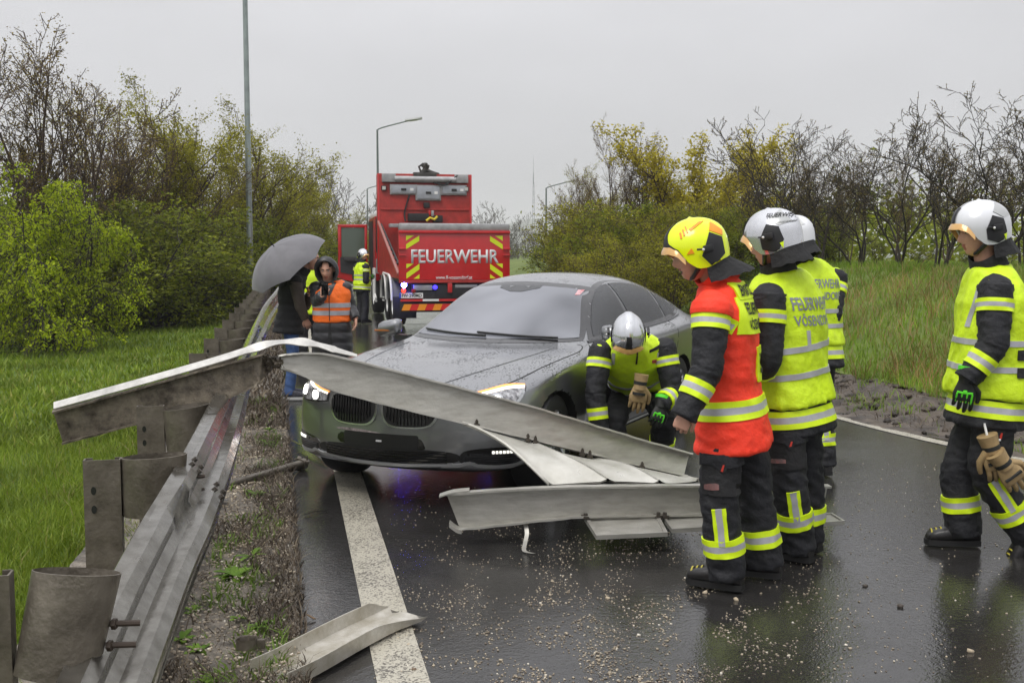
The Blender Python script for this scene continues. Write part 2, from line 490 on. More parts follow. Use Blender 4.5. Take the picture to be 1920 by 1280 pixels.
# muddy shoulder and grass bank on the other side
M_MUD = mat('mud', (.020, .015, .011), .62, col2=(.115, .09, .065), vscale=4.5, bump=1, bscale=24, rvar=.2, detail=9, bdist=.03)
def bankz(x, y):
    s = x - edgeR(y)
    k = min(1, max(0, (s - 1.0) / 4.2)); k = k * k * (3 - 2 * k)
    return .02 + .06 * min(1, max(0, s)) + .10 * max(0, min(1, (s - .55) / .35)) + 1.22 * k + .07 * nz3(x, y, .7)
strip_mesh('mud_shoulder', lambda y: edgeR(y) - .38 + .42 * nz3(3, y, .9) + .12 * nz3(3, y, 4), lambda y: edgeR(y) + 1.7, list(np.arange(3, 30, .12)) + [40, 60], 26,
           lambda x, y, k: (.001 if k == 0 else max(.007, bankz(x, y) - (.02 if k < .9 else .2)) + .055 * (nz3(x, y, 4) + nz3(x, y, 11) * .8) * min(1, k * 5)), M_MUD)
M_BANK = mat('bank_soil', (.07, .10, .015), .9, col2=(.13, .17, .03), vscale=1.2, bump=.4, bscale=25)
strip_mesh('grass_bank', lambda y: edgeR(y) + 1.05, lambda y: edgeR(y) + 40, list(np.arange(2, 40, .5)) + [60, 90, 140, 200], 90, lambda x, y, k: bankz(x, y), M_BANK)
# far hill, grey in the rain
V = []; F = []
nh = 60
for i in range(nh + 1):
    x = -420 + 1300 * i / nh
    h = 62 * math.exp(-((x - 90) / 240) ** 2) + 26 * math.exp(-((x - 480) / 200) ** 2) + 4 * mnoise.noise(Vector((x * .02, 0, 0)))
    for j in range(9):
        q = j / 8
        V.append((x, 1450 + 500 * q, -.4 + h * math.sin(min(1, q * 1.6) * PI / 2)))
for i in range(nh):
    for j in range(8):
        F.append((i * 9 + j, (i + 1) * 9 + j, (i + 1) * 9 + j + 1, i * 9 + j + 1))
tag(np_mesh('hill', V, F, mat('hill_woods', (.05, .06, .03), .9, var=.4, vscale=.05), smooth=True), kind='structure')

# ------------------------------------------------------------ grass, weeds, gravel
def blades(name, pts, h, w, mt, lean=.5, hv=.5, seed=1):
    r = np.random.default_rng(seed)
    P = np.asarray(pts, float); n = len(P)
    a = r.uniform(0, 2 * PI, n); H = h * (1 + hv * r.uniform(-1, 1, n)); Wd = w * r.uniform(.6, 1.3, n)
    d = r.uniform(0, 2 * PI, n); l = lean * H * r.uniform(.2, 1.1, n)
    ax = np.stack([np.cos(a), np.sin(a), 0 * a], 1) * (Wd / 2)[:, None]
    dr = np.stack([np.cos(d), np.sin(d), 0 * d], 1) * l[:, None]
    up = np.zeros((n, 3)); up[:, 2] = H
    V = np.stack([P - ax, P + ax, P - ax * .8 + up * .55 + dr * .3, P + ax * .8 + up * .55 + dr * .3, P + up * .95 + dr], 1).reshape(-1, 3)
    b = (np.arange(n) * 5)[:, None, None]
    F = (np.array([[0, 1, 3], [0, 3, 2], [2, 3, 4]])[None] + b).reshape(-1, 3)
    return tag(np_mesh(name, V, F, mt), kind='stuff')
def scatter(n, fx, ylo, yhi, zf, seed, power=1.0, keep=None):
    r = np.random.default_rng(seed); out = []
    while len(out) < n:
        y = ylo + (yhi - ylo) * r.random() ** power
        a, b = fx(y); x = a + (b - a) * r.random()
        if keep and r.random() > keep(x, y): continue
        out.append((x, y, zf(x, y)))
    return out
inL = lambda y: (-.56 * y - .8, railX(y) - .10)
G1 = foliage_mat('grass_blade', (.10, .165, .010), (.24, .32, .030), .35, c3=(.30, .29, .07))
zl = lambda x, y: lawnz(x, y, 0) - .01
blades('grass', scatter(64000, inL, 2.4, 11, zl, 1, 1.3), .095, .0075, G1, .8, .6, 2)
blades('grass', scatter(42000, inL, 10, 36, zl, 3, 1.2), .10, .024, G1, .8, .6, 4)
G3 = foliage_mat('dry_grass', (.22, .19, .06), (.34, .30, .12), .3)
blades('dry_grass', scatter(3000, inL, 2.4, 16, zl, 5, 1.0, lambda x, y: 1 if nz3(x, y, .8, 7) > .2 else .05), .11, .007, G3, .9, .5, 6)
# bank
G2 = foliage_mat('bank_grass_blade', (.11, .20, .014), (.25, .38, .04), .4, c3=(.27, .25, .07))
inR = lambda y: (edgeR(y) + 1.0 + .35 * nz3(0, y, 1.6), min(edgeR(y) + 13, .56 * y + 2))
zb = lambda x, y: bankz(x, y) - .01
blades('bank_grass', scatter(60000, inR, 6.5, 26, zb, 8, 1.1), .12, .013, G2, .55, .5, 9)
G4 = foliage_mat('dry_weed', (.20, .10, .035), (.34, .20, .08), .2)
blades('dry_weeds', scatter(2200, inR, 7.5, 20, zb, 10, 1.0, lambda x, y: (1.0 if x - edgeR(y) < 4.2 and nz3(x, y, .45, 4) > .05 else .02)), .32, .007, G4, 1.1, .5, 11)
blades('dry_bank_grass', scatter(7000, inR, 6.5, 22, zb, 41, 1.0, lambda x, y: (1.0 if x - edgeR(y) < 5.5 and nz3(x, y, .5, 14) > .02 else .06)), .16, .011, G3, .8, .5, 42)
# dead weeds along the edge of the asphalt
G5 = foliage_mat('dead_weed', (.055, .042, .030), (.15, .115, .08), .1, c3=(.28, .23, .15))
inV = lambda y: (edgeL(y) - .62 + .15 * nz3(0, y, 1.1), edgeL(y) + .03)
zv = lambda x, y: vergez(x, y, .6) - .005
blades('dead_weeds', scatter(8500, inV, 2.6, 12, zv, 12, 1.5, lambda x, y: (1 if nz3(x, y, 1.7, 2) + .9 * (x - edgeL(y)) > -.28 else .05)), .055, .006, G5, 1.6, .7, 13)
blades('dead_weeds', scatter(3000, lambda y: (railX(y) + .2, edgeL(y)), 10, 30, zv, 14, 1.0), .09, .02, G5, 1.4, .6, 15)

G6 = foliage_mat('verge_sprig', (.09, .16, .02), (.20, .30, .05), .3)
blades('verge_sprigs', scatter(1500, lambda y: (railX(y) + .35, edgeL(y) - .05), 2.6, 12, zv, 17, 1.2, lambda x, y: 1 if nz3(x, y, 2.6, 8) > .12 else .05), .05, .010, G6, 1.3, .6, 18)
def stones(name, pts, sizes, mt, kind='stuff', seed=3):
    r = np.random.default_rng(seed)
    oc = np.array([(1, 0, 0), (-1, 0, 0), (0, 1, 0), (0, -1, 0), (0, 0, 1), (0, 0, -1), (.62, .62, .5), (-.62, .62, -.3), (.6, -.6, -.4), (-.6, -.62, .5)], float)
    bm = bmesh.new()
    for p in oc: bm.verts.new(p)
    bmesh.ops.convex_hull(bm, input=bm.verts[:]); bmesh.ops.triangulate(bm, faces=bm.faces[:])
    bm.verts.index_update(); base = np.array([v.co for v in bm.verts]); FF = np.array([[v.index for v in f.verts] for f in bm.faces]); bm.free()
    n = len(pts); P = np.asarray(pts, float); s = np.asarray(sizes, float)
    q = r.normal(size=(n, 3, 3)); Q, _ = np.linalg.qr(q)
    jit = 1 + .25 * r.uniform(-1, 1, (n, len(base), 1))
    st = np.stack([r.uniform(.8, 1.25, n), r.uniform(.8, 1.1, n), r.uniform(.55, .85, n)], 1)
    V = (base[None] * jit) @ Q * s[:, None, None] * st[:, None]
    V += P[:, None]; V[..., 2] += (s * .35)[:, None]
    F = (FF[None] + (np.arange(n) * len(base))[:, None, None]).reshape(-1, 3)
    return tag(np_mesh(name, V.reshape(-1, 3), F, mt, smooth=False), kind=kind)
M_STONE = foliage_mat('gravel_stone', (.14, .11, .08), (.52, .44, .32), 0, .45, .5, c3=(.75, .70, .60))
pp = []; ss = []
r = np.random.default_rng(21)
while len(pp) < 5200:
    px = r.normal(1120, 190) if r.random() < .8 else r.uniform(720, 1600); py = 905 + 400 * r.random() ** .62
    if not (700 < px < 1700): continue
    if mnoise.noise(Vector((px * .011, py * .02, 3))) < -.25 + .5 * r.random(): continue
    g = ground(px, py); pp.append((g.x, g.y, 0)); ss.append(0.002 + .0044 * r.random() ** 2.2 + (.005 * r.random() if r.random() < .06 else 0))
for k in range(500):
    px = r.uniform(1480, 1900); py = r.uniform(860, 1270)
    g = ground(px, py); pp.append((g.x, g.y, 0)); ss.append(.0025 + .004 * r.random() ** 2)
stones('gravel', pp, ss, M_STONE, seed=22)
pp = scatter(9000, lambda y: (railX(y) + .15, edgeL(y)), 2.6, 11, lambda x, y: vergez(x, y, .4), 23, 1.2)
stones('verge_gravel', pp, np.random.default_rng(4).uniform(.003, .010, len(pp)), M_STONE, seed=24)
# single stones one can point to
for (px, py, s, lb) in ((1322, 1112, .017, 'pale stone by the heel of the red-jacketed officer'), (1380, 1125, .014, 'pale stone on the wet road below the officer\'s boots'),
                        (776, 1256, .014, 'brown stone lying on the white line near the picture bottom'), (1688, 1138, .018, 'dark stone alone on the wet road left of the walking firefighter'),
                        (1622, 1099, .015, 'small dark stone on the wet road behind the firefighters'), (1818, 1222, .018, 'pale stone in the reflection of the walking firefighter'),
                        (1140, 1122, .012, 'pale pebble standing out left of the officer\'s boot')):
    g = ground(px, py)
    o = stones('stone', [(0, 0, 0)], [s], mat('dark_stone', (.06, .048, .038), .6, var=.3, vscale=60) if 'dark' in lb.split(' stone')[0] else (mat('brown_stone', (.20, .14, .09), .6, var=.3, vscale=60) if lb.startswith('brown') else mat('pale_stone', (.46, .38, .27), .55, var=.25, vscale=60)), kind='thing', seed=int(px)); o.location = g
    tag(o, lb, 'stone', 'larger stones on the road')
# tufts and clods in the mud of the shoulder
inM = lambda y: (edgeR(y) - .15, edgeR(y) + 1.35)
zm = lambda x, y: max(.0, bankz(x, y) - .03)
blades('shoulder_grass', scatter(2600, inM, 6.5, 22, zm, 31, 1.0, lambda x, y: 1 if nz3(x, y, 1.4, 9) > .05 else .06), .09, .010, G2, 1.2, .6, 32)
blades('shoulder_weeds', scatter(2600, inM, 6.5, 22, zm, 33, 1.0, lambda x, y: 1 if nz3(x, y, 1.1, 5) > 0 else .1), .07, .008, G5, 1.6, .6, 34)
M_CLOD = foliage_mat('mud_clod', (.02, .015, .011), (.085, .065, .048), 0, .6, .4)
cp_ = scatter(1800, inM, 6.5, 24, zm, 35, 1.0, lambda x, y: 1 if nz3(x, y, .9, 3) > -.1 else .2)
stones('mud_clods', cp_, .008 + .045 * np.random.default_rng(6).random(len(cp_)) ** 3, M_CLOD, seed=36)
# green weeds in the verge
M_WEED = foliage_mat('weed_leaf', (.10, .20, .02), (.22, .36, .04), .3)
def weed(n, size, seed):
    rr = random.Random(seed); mb = MB()
    for k in range(n):
        a = rr.uniform(0, 2 * PI); l = size * rr.uniform(.5, 1.1); w = l * .16; el = rr.uniform(.25, 1.1)
        d = Vector((math.cos(a), math.sin(a), 0)); s = Vector((-d.y, d.x, 0)); L = []
        for i in range(5):
            t = i / 4; c = d * l * t * math.cos(el * (1 - .5 * t)) + Vector((0, 0, l * (math.sin(el) * t - .45 * t * t)))
            ww = w * math.sin(PI * min(.97, .12 + .8 * t)) * (1 + .35 * (i % 2))
            L.append((c - s * ww, c + Vector((0, 0, -ww * .3)), c + s * ww))
        o = len(mb.v); mb.v += [tuple(p) for r3 in L for p in r3]
        for i in range(4):
            for j in range(2):
                mb.f.append((o + i * 3 + j, o + i * 3 + j + 1, o + i * 3 + 4 + j, o + i * 3 + 3 + j)); mb.m.append(0)
    return mb
wm = [weed(16, .11, 1), weed(22, .13, 2), weed(11, .09, 3)]
first = {}
WL = [(470, 1040, 1.1, 'bushy green weed on the verge left of the white line'), (440, 1078, 1.2, 'wide green weed with toothed leaves below the bushy one'), (448, 1155, .8, 'small green weed among dead stalks in mid verge'),
      (372, 1210, 1.0, 'green weed beside the foot of the near guardrail'), (340, 1190, .8, 'light green sprig right against the near guardrail'), (360, 1138, .9, 'flat green weed by the dented rail'),
      (500, 830, 1.0, 'green weed tuft on the verge near the pipe end'), (507, 805, .8, 'small weed tuft above the fallen pipe'), (432, 775, 1.0, 'green weed just under the torn rail kink'),
      (388, 905, .8, 'weed growing beside the rail lap'), (478, 925, .9, 'green weed behind the lower end of the pipe'), (395, 1270, 1.1, 'green weed at the bottom edge of the picture'), (430, 1000, .8, 'thin weed sprig between rail and bushy weed'), (487, 1168, .7, 'pale sprig near the asphalt edge')]
for i, (px, py, s, lb) in enumerate(WL):
    g = ground(px, py, .05)
    if i < 3: o = wm[i].build('weed_plant', M_WEED, smooth=60)
    else:
        o = first[i % 3].copy(); COL.objects.link(o)
    first.setdefault(i % 3, o)
    o.location = (g.x, g.y, vergez(g.x, g.y, .5)); s *= .72; o.scale = (s, s, s * .85); o.rotation_euler = (0, 0, i * 1.3)
    tag(o, lb, 'weed', 'green weeds on the verge')

# ------------------------------------------------------------ rain haze
mh = bpy.data.materials.new('rain_haze'); mh.use_nodes = True
th = mh.node_tree; th.nodes.remove(th.nodes['Principled BSDF'])
pv = th.nodes.new('ShaderNodeVolumePrincipled'); pv.inputs['Color'].default_value = (.97, .97, .97, 1); pv.inputs['Density'].default_value = .0006; pv.inputs['Anisotropy'].default_value = .2
th.links.new(pv.outputs[0], th.nodes['Material Output'].inputs['Volume'])
hz = MB().box((0, 1000, 39), (2600, 2600, 82)).build('haze', mh); tag(hz, kind='stuff')
# ------------------------------------------------------------ trees and bushes
def grow(seed, H, stems, spread, r0, levels, kids, up=.25, bend=.22, len_ratio=.62, start=.25, droop=0.0):
    """branching skeleton: list of (points, radii, level) in a unit of metres"""
    rr = random.Random(seed); out = []; tips = []
    def branch(p, d, L, rad, lv):
        n = 5 if lv < 2 else (4 if lv == 2 else 3); pts = [p.copy()]; q = p.copy(); dd = d.normalized()
        for i in range(n):
            dd = (dd + Vector((rr.gauss(0, bend), rr.gauss(0, bend), rr.gauss(0, bend * .7) + up * .18 - droop * lv * .06))).normalized()
            q = q + dd * (L / n); pts.append(q.copy())
        rads = [rad * (1 - .72 * i / n) for i in range(n + 1)]
        out.append((pts, rads, lv))
        if lv >= levels:
            tips.append((pts, lv)); return
        k = kids[lv]
        for j in range(k):
            t = start + (1 - start) * (j + rr.random()) / k if lv == 0 else .15 + .85 * (j + rr.random()) / k
            f = t * n; i = min(n - 1, int(f)); base = pts[i].lerp(pts[i + 1], f - i)
            ax = (pts[i + 1] - pts[i]).normalized()
            side = Vector((rr.gauss(0, 1), rr.gauss(0, 1), rr.gauss(0, .6))); side = (side - ax * side.dot(ax)).normalized()
            a = rr.uniform(.45, .95) * (1 if lv else spread)
            branch(base, ax * math.cos(a) + side * math.sin(a), L * len_ratio * rr.uniform(.6, 1.15) * (1.05 - .45 * t), rads[i] * .62, lv + 1)
    for s in range(stems):
        a = 2 * PI * s / stems + rr.uniform(-.5, .5); tl = rr.uniform(.05, .35) * spread if stems > 1 else rr.uniform(0, .08)
        branch(Vector((math.cos(a), math.sin(a), 0)) * (.12 * min(1, stems - 1) * rr.random() * 2), Vector((math.cos(a) * tl, math.sin(a) * tl, 1)), H * rr.uniform(.62, .85), r0 * rr.uniform(.7, 1.1), 0)
    return out, tips
def wood_mesh(name, br, thin=.0):
    V = []; F = []; o = 0
    for pts, rads, lv in br:
        n = 6 if lv == 0 else (4 if lv == 1 else 3)
        prev = Vector((.3, .8, .2))
        for i, p in enumerate(pts):
            t = (pts[min(i + 1, len(pts) - 1)] - pts[max(i - 1, 0)]).normalized()
            u = (prev - t * prev.dot(t)).normalized(); w = t.cross(u); prev = u
            rad = max(rads[i], thin)
            for j in range(n):
                q = 2 * PI * j / n; V.append(tuple(p + (u * math.cos(q) + w * math.sin(q)) * rad))
        for i in range(len(pts) - 1):
            for j in range(n):
                k = (j + 1) % n; F.append((o + i * n + j, o + i * n + k, o + (i + 1) * n + k, o + (i + 1) * n + j))
        o += n * len(pts)
    me = bpy.data.meshes.new(name); 
    V = np.array(V, np.float32); F = np.array(F, np.int32)
    me.vertices.add(len(V)); me.vertices.foreach_set('co', V.ravel())
    me.loops.add(F.size); me.loops.foreach_set('vertex_index', F.ravel())
    me.polygons.add(len(F)); me.polygons.foreach_set('loop_start', np.arange(0, F.size, 4, dtype=np.int32))
    me.update(calc_edges=True); me.polygons.foreach_set('use_smooth', np.ones(len(F), dtype=bool))
    return me
def leaf_mesh(name, centres, size, per, jit, seed, flat=.5):
    """leaf-sized diamonds around the given points"""
    r = np.random.default_rng(seed)
    C = np.repeat(np.asarray(centres, float), per, 0); n = len(C)
    C = C + r.normal(0, jit, (n, 3)) * (1, 1, .8)
    a = r.normal(size=(n, 3)); a[:, 2] *= flat; a /= np.linalg.norm(a, axis=1)[:, None]
    b = r.normal(size=(n, 3)); b -= a * (a * b).sum(1)[:, None]; b /= np.linalg.norm(b, axis=1)[:, None]
    s = (size * r.uniform(.6, 1.3, n))[:, None]
    nn = np.cross(a, b) * s * .12
    V = np.stack([C - a * s * .5, C + b * s * .30 + nn, C + a * s * .5, C - b * s * .30 + nn], 1).reshape(-1, 3)
    F = (np.array([[0, 1, 2, 3]])[None] + (np.arange(n) * 4)[:, None, None]).reshape(-1, 4).astype(np.int32)
    me = bpy.data.meshes.new(name); V = V.astype(np.float32)
    me.vertices.add(len(V)); me.vertices.foreach_set('co', V.ravel())
    me.loops.add(F.size); me.loops.foreach_set('vertex_index', F.ravel())
    me.polygons.add(len(F)); me.polygons.foreach_set('loop_start', np.arange(0, F.size, 4, dtype=np.int32))
    me.update(calc_edges=True)
    return me
def along(tips, step, every=1, keep=1.0, seed=0, zmin=-9):
    rr = random.Random(seed); out = []
    for pts, lv in tips:
        if rr.random() > keep: continue
        for p0, p1 in zip(pts[:-1], pts[1:]):
            n = max(1, int((p1 - p0).length / step))
            for k in range(n):
                p = p0.lerp(p1, (k + rr.random()) / n)
                if p.z > zmin: out.append(p)
    return out
BARK = mat('bark_dark', (.035, .028, .022), .85, var=.35, vscale=6, bump=.4, bscale=25)
BARKB = mat('bark_brown', (.075, .05, .038), .85, var=.35, vscale=6, bump=.4, bscale=25)
BARKG = mat('bark_grey', (.10, .09, .08), .85, var=.3, vscale=6)
LF = {'bud': foliage_mat('leaf_bud_brown', (.14, .095, .03), (.32, .25, .05), .45),
      'olive': foliage_mat('leaf_olive', (.18, .18, .012), (.42, .40, .03), .5),
      'fresh': foliage_mat('leaf_fresh', (.20, .29, .008), (.50, .58, .02), .5),
      'mid': foliage_mat('leaf_mid', (.11, .15, .010), (.30, .33, .025), .5),
      'yellow': foliage_mat('leaf_yellow', (.33, .29, .02), (.62, .53, .05), .5),
      'grey': foliage_mat('leaf_grey', (.10, .10, .07), (.17, .16, .10), .3)}
def template(kind, seed):
    if kind == 'twiggy':      # tall, many upright stems, brown buds, few leaves
        br, tp = grow(seed, 8.0, 4, .7, .085, 3, (9, 6, 4), up=.55, bend=.12, len_ratio=.56, start=.2)
        c = along(tp, .13, keep=.9, seed=seed); return wood_mesh(kind, br, .010), leaf_mesh(kind, c, .065, 3, .09, seed), BARKB, LF['bud']
    if kind == 'olive':       # spring foliage, loose
        br, tp = grow(seed, 7.0, 4, .9, .08, 3, (9, 6, 4), up=.4, bend=.15, len_ratio=.58, start=.12)
        c = along(tp, .12, keep=.95, seed=seed); return wood_mesh(kind, br, .006), leaf_mesh(kind, c, .075, 7, .13, seed), BARKB, LF['olive']
    if kind == 'bush':        # bright green hawthorn, dense and layered
        br, tp = grow(seed, 2.7, 7, 2.4, .028, 3, (11, 7, 4), up=.05, bend=.2, len_ratio=.68, start=.05, droop=1.6)
        c = along(tp, .085, keep=.8, seed=seed, zmin=.1); return wood_mesh(kind, br, .004), leaf_mesh(kind, c, .048, 7, .035, seed, .4), BARK, LF['fresh']
    if kind == 'shrub':       # understorey, leafed to the ground
        br, tp = grow(seed, 3.2, 8, 1.7, .035, 3, (8, 5, 3), up=.2, bend=.18, len_ratio=.6, start=.03)
        c = along(tp, .11, seed=seed, zmin=.1); return wood_mesh(kind, br, .005), leaf_mesh(kind, c, .075, 4, .09, seed), BARK, LF['mid']
    if kind == 'hedge':       # airy yellow-green hedge with brown twigs
        br, tp = grow(seed, 3.2, 9, 1.5, .03, 3, (8, 5, 3), up=.45, bend=.16, len_ratio=.6, start=.03)
        c = along(tp, .12, seed=seed, zmin=.05); return wood_mesh(kind, br, .006), leaf_mesh(kind, c, .065, 4, .09, seed), BARKB, LF['olive']
    if kind == 'yellow':
        br, tp = grow(seed, 6.0, 3, .9, .07, 3, (8, 5, 4), up=.45, bend=.15, len_ratio=.56, start=.25)
        c = along(tp, .17, keep=.95, seed=seed); return wood_mesh(kind, br, .007), leaf_mesh(kind, c, .12, 4, .12, seed), BARKB, LF['yellow']
    if kind == 'bare':        # dark, crooked and leafless
        br, tp = grow(seed, 6.6, 4, 1.0, .055, 3, (8, 6, 5), up=.4, bend=.26, len_ratio=.55, start=.2)
        c = along(tp, 9, keep=.5, seed=seed); return wood_mesh(kind, br, .0085), leaf_mesh(kind, [p[k] for p, l in tp for k in (1, 2, -1)], .055, 1, .01, seed), BARK, LF['bud']
    if kind == 'grey':        # far off, bare and grey
        br, tp = grow(seed, 8.0, 4, 1.0, .09, 3, (8, 5, 4), up=.5, bend=.14, len_ratio=.56, start=.2)
        c = along(tp, .5, keep=.5, seed=seed); return wood_mesh(kind, br, .014), leaf_mesh(kind, c, .09, 1, .05, seed), BARKG, LF['grey']
TPL = {}
TOPZ = dict(twiggy=9.2, olive=8.0, grey=9.0, bush=3.1, shrub=3.4, hedge=3.4, yellow=6.9, bare=7.6)
def plant(kind, v, x, y, z, hscale, rz, label, cat, group, name, width=1.0):
    key = (kind, v)
    if key not in TPL:
        w, l, mb_, ml_ = template(kind, 100 * v + 7 + len(kind))
        w.materials.append(mb_); l.materials.append(ml_)
        co = np.empty(len(w.vertices) * 3, np.float32); w.vertices.foreach_get('co', co); zz = np.sort(co[2::3])
        cx = np.sort(np.abs(co[0::3])); k_ = dict(twiggy=.997, bare=.993, grey=.99, bush=.992, shrub=.985, hedge=.99).get(kind, .97)
        fac = TOPZ[kind] / zz[int(len(zz) * k_)]
        for m_ in (w, l): m_.transform(Matrix.Diagonal((fac, fac, fac, 1)))
        TPL[key] = (w, l)
    w, l = TPL[key]
    e = empty(name, (x, y, z), rz); e.scale = (hscale * width, hscale * width, hscale)
    link('trunk', w, e); link('crown', l, e)
    return tag(e, label, cat, group)
def px_tree(kind, v, px, ytop, Y, label, h0, cat='tree', group=None, z=0.0, width=1.0, name=None, zf=None):
    x = at(px, 500, Y).x
    if zf: z = zf(x, Y)
    top = CAMH + (477 - ytop) / FPX * Y
    plant(kind, v, x, Y, z, (top - z) / h0, v * 1.7 + px * .05, label, cat, group, name or {'bush': 'hawthorn_bush', 'shrub': 'shrub'}.get(kind, kind + '_tree'), width)
zL = lambda x, y: lawnz(x, y, 0)
GL, GR = 'trees along the lawn on the left', 'trees on the bank on the right'
T = [('twiggy', 1, -30, 100, 25, 'tall bare tree cut by the left picture edge'), ('twiggy', 2, 60, 55, 27, 'tallest bare brown tree behind the bright green bush'),
     ('twiggy', 1, 150, 120, 27, 'bare brown tree right of the tallest one'), ('twiggy', 2, 228, 185, 28, 'bare brown tree above the right side of the green bush'),
     ('olive', 1, 265, 235, 30, 'first leafing tree right of the bare brown trees'), ('olive', 2, 325, 225, 31, 'leafing olive tree left of the tall lamp post'),
     ('twiggy', 1, 300, 250, 29, 'thin brown tree among the leafing ones left of the lamp post'), ('olive', 1, 395, 262, 33, 'leafing olive tree just left of the lamp post'),
     ('olive', 2, 465, 262, 34, 'leafing yellow-green tree right behind the lamp post'), ('olive', 1, 520, 285, 37, 'leafing tree above the grey umbrella'),
     ('olive', 2, 565, 335, 41, 'leafing tree above the orange vest'), ('grey', 1, 600, 315, 52, 'grey bare tree above the open truck door'),
     ('grey', 2, 655, 335, 60, 'grey bare tree left of the far street lamp'), ('olive', 1, 615, 385, 46, 'low leafing tree behind the open truck door'),
     ('olive', 2, 690, 420, 60, 'last leafing tree left of the truck cab')]
for k, v, px, yt, Y, lb in T:
    px_tree(k, v, px, yt, Y, lb, {'twiggy': 9.2, 'olive': 8.0, 'grey': 9.0}[k], group=GL, zf=zL, width=1.05)
px_tree('bush', 1, 96, 345, 20.5, 'bright green bushy tree standing alone on the lawn', 3.1, 'bush', None, zf=zL, width=.74)
U = [(-40, 400, 24), (20, 430, 26), (150, 400, 28), (235, 390, 26), (300, 400, 27), (345, 420, 29), (395, 430, 30), (440, 440, 32), (490, 420, 33), (545, 440, 37), (590, 440, 42), (640, 450, 48)]
UL = ['dark shrub at the left picture edge', 'dark shrub behind the left of the green bush', 'shrub hidden behind the middle of the green bush', 'shrub right behind the green bush', 'shrub right of the green bush',
      'green shrub at the lawn edge left of the lamp post', 'green shrub close left of the lamp post', 'shrub behind the foot of the lamp post', 'shrub behind the umbrella', 'shrub behind the man in the orange vest',
      'shrub left of the open truck door', 'shrub seen beside the truck door']
for i, (px, yt, Y) in enumerate(U):
    px_tree('shrub', 1 + i % 2, px, yt, Y, UL[i], 3.4, 'shrub', 'shrubs under the trees on the left', zf=zL, width=1.35)
zR = lambda x, y: bankz(x, y)
T = [('twiggy', 2, 1078, 310, 33, 'brown leafing tree beside the right street lamp'), ('twiggy', 1, 1095, 330, 30, 'low brown tree right of the right street lamp'), ('twiggy', 1, 1150, 240, 29, 'tall brown bare tree left of the yellow trees'), ('twiggy', 2, 1205, 245, 28, 'brown bare tree just left of the first yellow tree'),
     ('yellow', 1, 1275, 252, 27, 'yellow blossoming tree above the officer\'s yellow helmet'), ('yellow', 2, 1385, 258, 26, 'second yellow blossoming tree right of the first'), ('yellow', 1, 1335, 300, 28, 'lower yellow tree between the two taller yellow ones'),
     ('bare', 1, 1450, 245, 23, 'dark bare tree above the white helmets'), ('bare', 2, 1535, 225, 22, 'dark bare tree right of the white helmets'), ('bare', 1, 1610, 250, 22, 'dark bare tree in the middle of the bare row'),
     ('bare', 2, 1690, 260, 21, 'dark bare tree right of the row middle'), ('bare', 1, 1765, 215, 19, 'dark bare tree left of the walking firefighter\'s helmet'), ('bare', 2, 1840, 190, 18, 'dark bare tree right above the walking firefighter'),
     ('bare', 1, 1925, 200, 18, 'dark bare tree cut by the right picture edge'), ('bare', 2, 1490, 330, 25, 'lower dark tree behind the firefighters'), ('bare', 1, 1570, 340, 25, 'lower dark tree behind the bare row')]
T += [('olive', 1, 1115, 335, 32, 'pale leafing tree low behind the left of the hedge'), ('olive', 2, 1235, 335, 31, 'pale leafing tree behind the first yellow tree'), ('olive', 1, 1430, 325, 29, 'pale leafing tree behind the white helmets'),
      ('twiggy', 2, 1505, 290, 28, 'thin brown tree behind the dark bare ones right of the helmets'), ('twiggy', 1, 1590, 285, 28, 'thin brown tree behind the middle of the bare row'), ('twiggy', 2, 1680, 295, 27, 'thin brown tree behind the right half of the bare row'),
      ('twiggy', 1, 1775, 280, 26, 'thin brown tree behind the walking firefighter\'s helmet'), ('twiggy', 2, 1880, 275, 25, 'thin brown tree behind the right end of the bare row')]
for k, v, px, yt, Y, lb in T:
    px_tree(k, v, px, yt, Y, lb, {'olive': 8.0, 'twiggy': 9.2, 'yellow': 6.9, 'bare': 7.6}[k], group=GR, zf=zR, width={'olive': 1.0, 'yellow': 1.0, 'bare': 1.15, 'twiggy': .75}[k])
U = [(1062, 425, 31), (1100, 400, 28), (1125, 385, 27), (1180, 395, 25), (1235, 400, 24), (1300, 385, 24), (1360, 400, 23), (1420, 390, 24), (1480, 410, 24), (1545, 425, 25), (1150, 450, 22), (1260, 455, 21.5)]
UL = ['shrub at the left end of the right hand hedge', 'second shrub of the hedge, behind the car roof', 'olive shrub above the car roof', 'shrub above the rear of the car roof', 'green shrub left of the yellow helmet', 'green shrub behind the yellow helmet',
      'shrub between yellow and white helmet', 'shrub behind the white helmets', 'shrub right of the white helmets', 'low shrub under the bare trees', 'near shrub behind the car windows', 'near shrub between car and officer']
for i, (px, yt, Y) in enumerate(U):
    px_tree('hedge' if i % 3 else 'shrub', 1 + i % 2, px, yt, Y, UL[i], 3.4, 'shrub', 'shrubs of the hedge on the right', zf=zR, width=1.1, name='shrub')
for i, (px, yt, Y) in enumerate(((1640, 440, 23), (1720, 455, 21), (1810, 470, 20), (1890, 460, 19))):
    px_tree('bare', 1 + i % 2, px, yt, Y, ['low dark thicket under the bare row', 'low dark thicket left of the walking firefighter', 'low dark thicket behind the walking firefighter', 'low dark thicket at the right picture edge'][i], 7.6, 'bush', 'low thickets on the bank', zf=zR, width=1.5, name='thicket')
